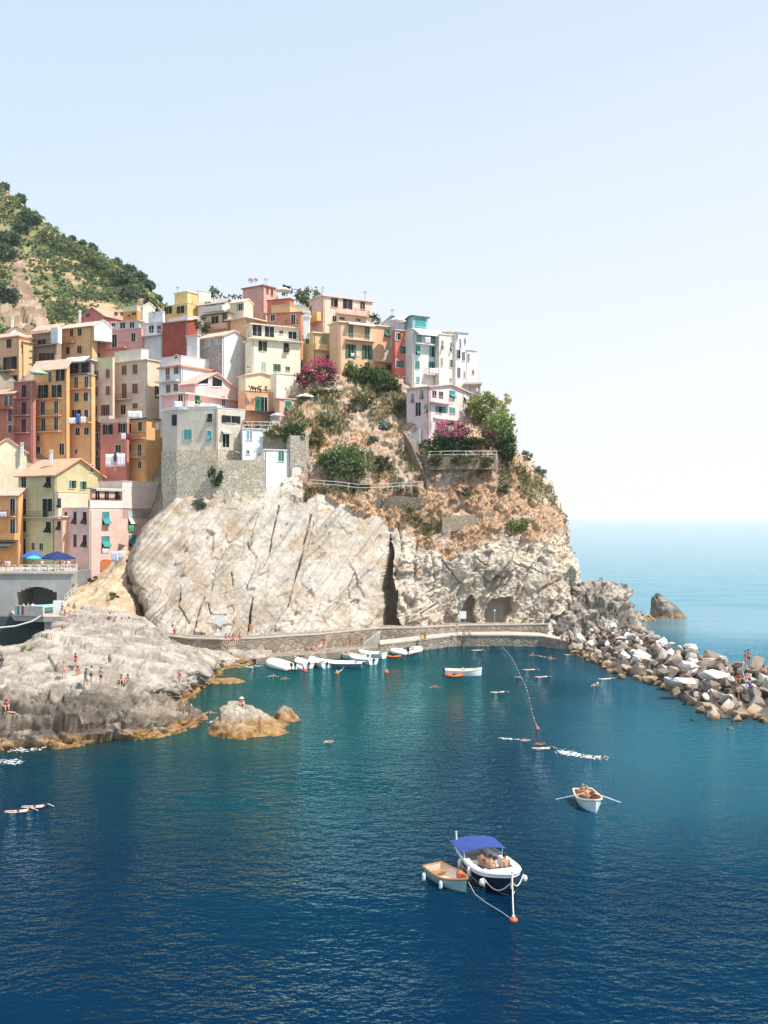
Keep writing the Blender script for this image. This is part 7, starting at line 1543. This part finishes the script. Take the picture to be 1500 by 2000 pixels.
def mesh_for(ps):
    if ps in BODY: return
    S = POSES[ps]; V, E, Rr = skeleton(S)
    BODY[ps] = skin_mesh('person', V, E, [r*(1.0) for r in Rr])
    pel = Vector(S['pelvis']); sp = Vector(S['spine']); v = [tuple(pel)]; e = []; r = [.15]
    v.append(tuple(pel.lerp(sp, .55))); e.append((0, 1)); r.append(.135)
    for k in 'LR':
        h, kn = Vector(S['leg'+k][0]), Vector(S['leg'+k][1]); i = len(v); v += [tuple(h), tuple(h.lerp(kn, .45))]; r += [.112, .1]; e += [(0, i), (i, i+1)]
    SUIT[ps] = skin_mesh('swimwear', v, e, r)
    ch = Vector(S['chest']); v = [tuple(ch), tuple(sp), tuple(pel.lerp(sp, .2)), tuple(ch.lerp(Vector(S['neck']), .6))]; e = [(0, 1), (1, 2), (0, 3)]; r = [.158, .145, .152, .08]
    for k in 'LR':
        s_, el = Vector(S['arm'+k][0]), Vector(S['arm'+k][1]); i = len(v); v += [tuple(s_), tuple(s_.lerp(el, .6))]; r += [.085, .068]; e += [(0, i), (i, i+1)]
    SHIRT[ps] = skin_mesh('shirt', v, e, r)
SKINS = {'f': plain((.60,.36,.27), .6, name='skin', var=.08), 't': plain((.46,.24,.15), .6, name='skin', var=.08), 'd': plain((.30,.15,.09), .6, name='skin', var=.08), 'p': plain((.68,.45,.38), .6, name='skin', var=.08)}
HAIRS = {'k': plain((.012,.009,.008), .6, name='hair'), 'b': plain((.06,.03,.015), .6, name='hair'), 'y': plain((.36,.24,.10), .6, name='hair'), 'g': plain((.35,.34,.33), .6, name='hair')}
def hairmesh(S, long=False):
    hd_ = Vector(S['head']); up = (hd_-Vector(S['neck'])).normalized(); fw = Vector(S['face']).normalized(); m = MB(); c = hd_+up*.085-fw*.02
    sdv = up.cross(fw).normalized(); fw = sdv.cross(up); rows_ = []
    for i in range(7):
        a = math.pi*.62*i/6; rows_.append([tuple(c+(up*math.cos(a)+(fw*math.cos(b_)*(.9 if math.cos(b_) < 0 else .55 if a > 1.2 else .95)+sdv*math.sin(b_))*math.sin(a))*.122) for b_ in [2*math.pi*j/12 for j in range(13)]])
    grid_mb(rows_, m); return m
def hatmesh(S, brim=.2):
    hd_ = Vector(S['head']); up = (hd_-Vector(S['neck'])).normalized(); m = MB(); m.lathe([(brim, .09), (brim, .105), (.125, .12), (.12, .19), (.07, .225), (.01, .23)], 14, tuple(hd_)); return m
npeople = 0
def person(label, p, yaw, ps, skin='t', suit=(.03,.04,.10), hair='k', shirt=None, hat=None, s=1.0, hatr=.2, group=None):
    mesh_for(ps); o = bpy.data.objects.new('person', BODY[ps]); COL.objects.link(o); o.location = p; o.rotation_euler = (0, 0, R(yaw)); o.scale = (s, s, s); tag(o, label, 'person', group)
    def dress(ob, mt): ob.material_slots[0].link = 'OBJECT'; ob.material_slots[0].material = mt
    dress(o, SKINS[skin])
    if suit: q = bpy.data.objects.new('swimwear', SUIT[ps]); COL.objects.link(q); q.parent = o; dress(q, plain(suit, .8, name='cloth', var=.08))
    if shirt: q = bpy.data.objects.new('shirt', SHIRT[ps]); COL.objects.link(q); q.parent = o; dress(q, plain(shirt, .85, name='cloth', var=.08))
    if hat: hatmesh(POSES[ps], hatr).build('hat', plain(hat, .85, name='cloth', var=.08), o)
    if hair: hairmesh(POSES[ps]).build('hair', HAIRS[hair], o, smooth=True)
    return o
REDC = (.55,.04,.04); WHT = (.82,.80,.78); BLUEC = (.03,.06,.30); PNK = (.75,.20,.32); TQ = (.05,.35,.36)
G1 = 'people on the shore rocks'
def rk(u, v, up=0.0): p = shore_at(u, v); p.z += up; return p
person('standing bather in a pink swimsuit at the left of the group on the rocks', rk(125, 1326), 30, 'stand', 'f', PNK, 'b', group=G1)
person('tanned man in red shorts seated highest in the group on the rocks', rk(152, 1318), 40, 'ledge', 't', REDC, 'k', s=1.05, group=G1)
person('person in red climbing behind the seated man on the rocks', rk(148, 1305), -30, 'step', 't', REDC, 'k', REDC, group=G1)
person('man in a white shirt and dark shorts walking over the rocks', rk(177, 1336), 150, 'step', 't', (.02,.03,.09), 'k', (.72,.72,.80), group=G1)
person('person in dark clothes bending beside the man in the white shirt', rk(167, 1340), 120, 'step', 'd', (.02,.03,.05), 'k', (.02,.05,.07), s=.95, group=G1)
person('thin bather in dark trunks standing right of the white shirted man', rk(198, 1338), -20, 'stand', 'f', (.02,.02,.03), 'k', group=G1)
person('bather sitting with knees up left of the purple shirted one', rk(237, 1334), 20, 'knees', 'f', (.02,.02,.03), 'b', group=G1)
person('person in a purple and white shirt sitting on the rocks', rk(252, 1334), -30, 'knees', 't', REDC, 'k', (.60,.50,.76), group=G1)
person('pale bather standing alone on the smooth grey rock', rk(351, 1340), -40, 'stand', 'p', PNK, 'b', PNK, group=G1)
person('sunbather lying on a pink towel at the left edge of the rocks', rk(20, 1396, .1), 70, 'lie', 'f', PNK, 'b', group=G1)
person('person in red sitting behind the pink towel sunbather', rk(14, 1384, .05), 30, 'knees', 'f', REDC, 'b', REDC, group=G1)
person('person in dark clothes standing at the left edge of the rocks', rk(3, 1312), 60, 'stand', 'd', (.04,.03,.07), 'k', (.05,.04,.09), group=G1)
person('person in white sitting in the shade below the sandy slope', rk(214, 1208), 40, 'knees', 't', (.02,.02,.03), 'k', WHT, group=G1)
person('tanned bather stretched out below the sandy slope', rk(226, 1218), 140, 'lean', 't', REDC, 'b', group=G1)
person('second tanned bather sitting at the foot of the sandy slope', rk(238, 1219), 30, 'knees', 't', (.05,.04,.12), 'k', group=G1)
person('person in yellow crouching beside the dark recess', rk(120, 1238), 60, 'knees', 'd', (.02,.02,.02), 'k', (.45,.40,.08), group=G1)
person('person in black crouching beside the one in yellow', rk(106, 1242), 20, 'knees', 'd', (.02,.02,.02), 'k', (.02,.02,.02), group=G1)
person('bather standing at the very tip of the lower rocks', rk(373, 1404), -60, 'stand', 'p', (.02,.02,.04), 'k', group=G1)
person('child wading at the waters edge below the smooth grey rock', rk(345, 1362, 0), 10, 'stand', 'p', (.3,.2,.4), 'b', s=.65, group=G1)
def surf_islet(x, y): V = np.array([v.co for v in bpy.data.objects['islet_rock'].data.vertices]); k = np.argsort((V[:, 0]-x)**2+(V[:, 1]-y)**2)[:6]; return float(V[k, 2].max())
pi_ = wat(463, 1387, 2.3); person('sunbather in a white hat sitting on top of the rock islet', (pi_.x, wat(486,1425).y+.3, surf_islet(pi_.x, wat(486,1425).y+.3)), 20, 'knees', 'f', (.02,.02,.03), None, None, WHT, hatr=.24)
# quay and path
G2 = 'people on the quay and the cliff path'
for i, (uu, sk, su, lb) in enumerate([(441,'f',REDC,'first of the bathers sitting on the path edge above the low rocks'), (448,'f',PNK,'bather in pink sitting second on the path edge'), (455,'t',(.02,.02,.03),'tanned bather in black in the middle of the path edge group'), (462,'p',REDC,'pale bather in red fourth on the path edge'), (468,'t',BLUEC,'last bather of the path edge group beside the dark crack')]):
    p = wat(uu, 1250, 3.17); person(lb, (p.x, p.y+.1, 3.15), rb.uniform(-20, 20), 'ledge', sk, su, 'kbkyb'[i], group=G2)
p = wat(485, 1243, 3.1); person('person in orange standing in front of the dark rock crack', (p.x, p.y+3, 3.0), 20, 'stand', 't', (.65,.15,.04), 'b', (.65,.18,.06), group=G2)
p = wat(297, 1262, 3); person('person in red sitting at the left end of the path', (p.x+.4, wat(298,1241,3).y+.3, 3.16), 10, 'knees', 't', REDC, 'k', REDC, group=G2)
def qz(u, v, z): p = wat(u, v, z); return (p.x, p.y, z)
QP = [(500,1270,.7,'stand','f',PNK,'y',None,None,'pale bather standing alone on the low rocks left of the inflatable'), (532,1268,.8,'stand','t',(.02,.02,.03),'k',WHT,REDC,'person in white with a red hat at the left end of the quay'),
 (566,1270,.85,'knees','p',WHT,None,WHT,(.75,.8,.78),'person in white with a pale hat sitting on the quay'), (583,1271,.9,'lie','f',(.4,.3,.6),'b',None,None,'bather lying on a lilac towel on the quay'), (601,1270,.95,'knees','f',REDC,'y',None,None,'bather in red sitting fourth from the left on the quay'),
 (610,1269,.95,'knees','p',PNK,'b',PNK,None,'bather in pink sitting in the middle of the quay group'), (618,1271,.95,'ledge','f',(.65,.2,.08),'k',None,None,'bather in orange trunks on the quay edge'), (624,1267,1.,'knees','p',WHT,'k',WHT,None,'person in a white shirt sitting near the right of the quay group'), (633,1267,1.,'stand','f',REDC,'b',REDC,None,'person in red standing at the right of the quay group'),
 (643,1270,1.,'lie','t',TQ,'k',None,None,'sunbather on the quay beside the pale blue boat'), (684,1263,1.1,'stand','t',(.35,.1,.05),'b',None,None,'tanned bather standing left of the steps'), (697,1262,1.1,'stand','t',REDC,'b',None,None,'tanned bather in red standing at the foot of the steps'), (706,1259,1.2,'knees','t',TQ,'k',TQ,(.03,.03,.04),'person in turquoise with a dark hat sitting by the steps')]
for u, v, z, ps, sk, su, hr, sh, ht, lb in QP: person(lb, qz(u, v, z), rb.uniform(-35, 35), ps, sk, su, hr, sh, ht, group=G2)
LP2 = [(823,1249,1.72,'ledge','t',(.5,.55,.1),'k',(.55,.62,.1),'person in lime green sitting on the bathing ledge'), (830,1247,1.72,'knees','f',REDC,'b',REDC,'person in red sitting beside the lime green one'), (892,1241,1.82,'stand','f',(.03,.03,.04),'k',None,'bather standing on the bathing ledge above the moored float'), (907,1241,1.82,'knees','p',(.03,.03,.04),'b',None,'left one of two bathers sitting under the notice board'), (917,1240,1.82,'lean','f',(.03,.03,.04),'k',None,'right one of two bathers sitting under the notice board'),
 (1098,1252,1.42,'knees','f',REDC,None,(.75,.12,.06),'person in orange red with a blue cap at the end of the ledge'), (1108,1254,1.42,'knees','t',(.03,.03,.04),None,None,'person with a white cap at the end of the ledge')]
for i, (u, v, z, ps, sk, su, hr, sh, lb) in enumerate(LP2): person(lb, qz(u, v, z), rb.uniform(-30, 30), ps, sk, su, hr, sh, (None, None, None, None, None, (.03,.16,.5), WHT)[i], hatr=.15, group=G2)
# breakwater
G3 = 'people on the breakwater'
for u, v, z, ps, sk, su, sh, lb in [(1456,1304,4.4,'stand','t',REDC,REDC,'person in dark red standing on the crest of the breakwater'), (1462,1301,4.4,'stand','t',(.05,.03,.03),None,'bather standing beside the dark red one on the breakwater'), (1443,1332,3.9,'knees','t',REDC,REDC,'person in red sitting lower on the outer boulders'), (1464,1328,3.8,'knees','f',REDC,WHT,'person in white and red sitting among the outer boulders'),
     (1466,1344,3.2,'lean','f',BLUEC,BLUEC,'person on a blue towel among the outer boulders'), (1392,1352,2.9,'lie','p',(.5,.5,.7),None,'pale sunbather lying on the tilted white boulder'), (1488,1316,4.2,'knees','t',(.5,.1,.12),(.6,.2,.2),'person in pink red sitting near the right edge of the breakwater'), (1196,1243,3.8,'knees','f',REDC,WHT,'person in white and red sitting on the cliff end of the breakwater'), (1211,1247,3.7,'lie','p',WHT,WHT,'person in white lying on the cliff end boulders'), (1152,1243,3.4,'lean','f',BLUEC,None,'bather in blue resting on the boulders beside the ledge')]:
    person(lb, wat(u, v, z), rb.uniform(-60, 60), ps, sk, su, 'k', sh, group=G3)
# piazza and landing
G4 = 'people on the piazza and the boat landing'
for i, (u, Y, ps, sk, sh, su, hr, lb) in enumerate([(3,160,'stand','f',(.04,.03,.10),(.1,.1,.2),'k','person in dark blue at the left edge of the piazza'), (11,160,'stand','p',(.78,.60,.60),(.78,.6,.6),'k','person in pale pink at the left end of the piazza fence'), (17,159.6,'stand','p',WHT,(.7,.5,.5),'b','person in white second at the left end of the piazza fence'), (64,160,'stand','d',(.55,.45,.06),(.1,.1,.1),'k','person in yellow under the turquoise umbrella'), (82,160.5,'stand','f',WHT,(.05,.05,.1),'y','fair haired person in white between the piazza umbrellas'), (108,160.2,'stand','f',WHT,(.1,.1,.15),'g','grey haired person in white under the navy umbrella'), (117,161,'stand','t',(.6,.55,.2),(.1,.1,.1),'k','person in pale yellow under the navy umbrella'), (125,160.4,'stand','p',WHT,(.1,.1,.1),'b','brown haired person in white under the navy umbrella'), (134,160.2,'stand','f',(.7,.7,.75),(.1,.1,.2),'k','dark haired person in grey at the right end of the piazza fence'), (145,160.6,'step','f',REDC,(.1,.1,.1),'k','person in red at the top of the steps')]):
    person(lb, ((u-750)/2000*Y, Y, pz), rb.uniform(-60, 60), ps, sk, su, hr, sh, group=G4)
for i, (u, Y, ps, sk, sh, su, hr, ht, lb) in enumerate([(122,152,'stand','p',(.25,.3,.65),(.1,.1,.4),'k',None,'person in blue on the boat landing'), (128,150.4,'knees','f',REDC,(.6,.3,.3),'k',None,'person in red sitting at the edge of the boat landing'), (134,153,'stand','d',(.35,.33,.28),(.1,.1,.1),'g',None,'grey haired person in grey on the boat landing'), (139,151,'knees','p',WHT,WHT,None,WHT,'person in white with a white hat on the boat landing'), (145,152.5,'stand','d',(.3,.28,.2),(.05,.05,.05),'k',None,'dark clothed person at the right end of the boat landing'), (122,156.5,'step','p',(.7,.5,.5),(.2,.2,.2),'b',None,'person in pink coming down the steps to the landing'), (46,153.5,'stand','t',WHT,(.1,.1,.1),'k',None,'person in white beside the boat arch'), (55,153.5,'stand','t',(.6,.5,.15),(.1,.1,.1),'k',None,'person in yellow beside the boat arch'), (64,153,'stand','f',(.75,.78,.82),(.75,.78,.82),'k',None,'person in pale blue in front of the turquoise boat')]):
    person(lb, ((u-750)/2000*Y, Y, lz), rb.uniform(-60, 60), ps, sk, su, hr, sh, ht, group=G4)
# in the boats
def ab(M4, p, rz, base): q = M4 @ Vector(p); return q, math.degrees(base)+90+rz
for lb, p, rz, ps, sk, su, hr in [('dark haired man sitting on the left side of the launch facing aft', (.2, -.7, zf+.42), 120, 'knees', 'd', (.05,.05,.08), 'k'), ('broad tanned back leaning on the left in the launch', (.95, -.4, zf+.38), 150, 'ledge', 't', (.5,.5,.2), 'k'), ('tanned man sitting on the right in the launch with his back turned', (1.0, .45, zf+.38), 190, 'ledge', 't', (.45,.05,.05), 'k'), ('smaller person in white between the two tanned men in the launch', (.75, .05, zf+.15), 180, 'knees', 'f', (.7,.7,.7), 'k')]:
    q, yw = ab(BM4, p, rz, hd); person(lb, q+Vector((0, 0, .22)), yw, ps, sk, su, hr, (.75,.74,.72) if 'white' in lb else None, s=1.15, group='people aboard the launch')
q, yw = ab(DM4, (.55, .28, .12), 100, hd2); person('red bather curled up in the dinghy', q, yw, 'knees', 't', (.6,.07,.04), 'b', (.62,.10,.06))
q, yw = ab(RM4, (-.35, 0, .30), 180, hd3); person('rower with a bare back in the rowing boat', q, yw, 'row', 't', (.1,.1,.3), 'y', s=1.05)
q, yw = ab(RM4, (-1.4, -.1, .36), 0, hd3); person('passenger with raised knees in the stern of the rowing boat', q, yw, 'knees', 'f', (.1,.1,.2), 'y')
# swimmers
G5 = 'swimmers in the cove'
for u, v, yaw, ps, sk, su, hr, lb in [(70,1577,90,'swim','p',(.03,.03,.05),'k','right swimmer of the pair in the dark water at the left edge'), (38,1586,95,'swim','p',(.03,.03,.05),'b','left swimmer of the pair in the dark water at the left edge'), (628,1450,100,'breast','p',PNK,'b','pale swimmer with one arm forward in front of the islet'), (410,1394,0,'tread','f',None,'b','swimmer between the lower rocks and the islet'), (343,1384,80,'swim','p',PNK,'k','swimmer floating in the inlet behind the lower rocks'),
     (498,1304,-80,'breast','p',WHT,'k','swimmer trailing a wake left of the big inflatable'), (533,1322,0,'tread','f',None,'k','left head in the water before the big inflatable'), (556,1327,20,'tread','t',None,'k','right head in the water before the big inflatable'), (849,1343,0,'tread','t',None,'b','lone head in the middle of the cove left of the motorboat bow'), (933,1271,70,'swim','p',WHT,'g','swimmer doing the crawl below the bathing ledge'), (975,1353,90,'swim','p',(.03,.03,.05),'k','swimmer near the middle of the cove left of the swimming line'),
     (1040,1281,10,'tread','t',None,'y','fair head in the water below the end of the ledge'), (1076,1288,30,'tread','t',None,'y','fair head with splashing right of the other fair one'), (1036,1309,80,'swim','p',PNK,'k','pink swimmer right of the swimming line'), (1021,1323,-80,'breast','t',REDC,'k','swimmer holding the swimming line'), (1060,1323,90,'swim','p',PNK,'k','swimmer heading for the boulders'), (1012,1446,75,'breast','p',WHT,'b','first swimmer of the string of swimmers'),
     (1040,1453,75,'breast','t',WHT,'k','second swimmer of the string of swimmers'), (1061,1463,80,'swim','p',WHT,'b','third swimmer of the string of swimmers'), (1160,1480,78,'swim','p',(.03,.03,.05),'k','fastest swimmer at the right end of the string'), (1160,1340,20,'tread','f',None,'k','swimmer beside the yellow ball off the breakwater'), (1184,1327,85,'swim','p',WHT,'y','white clad swimmer close to the boulders'), (1115,1280,60,'swim','p',WHT,'b','swimmer in the shade beside the first boulder')]:
    p = wat(u, v, 0); person(lb, (p.x, p.y, .06), yaw, ps, sk, su, hr, group=G5)
p = wat(1167, 1335, .1); m = MB(); m.lathe([(.02, -.16), (.12, -.11), (.17, 0), (.12, .11), (.02, .16)], 12, (0, 0, 0)); o = m.build('beach_ball', plain((.75,.72,.05), .4, name='yellow_plastic'), None, loc=(p.x, p.y, .12), smooth=True); tag(o, 'yellow ball floating off the breakwater', 'ball')
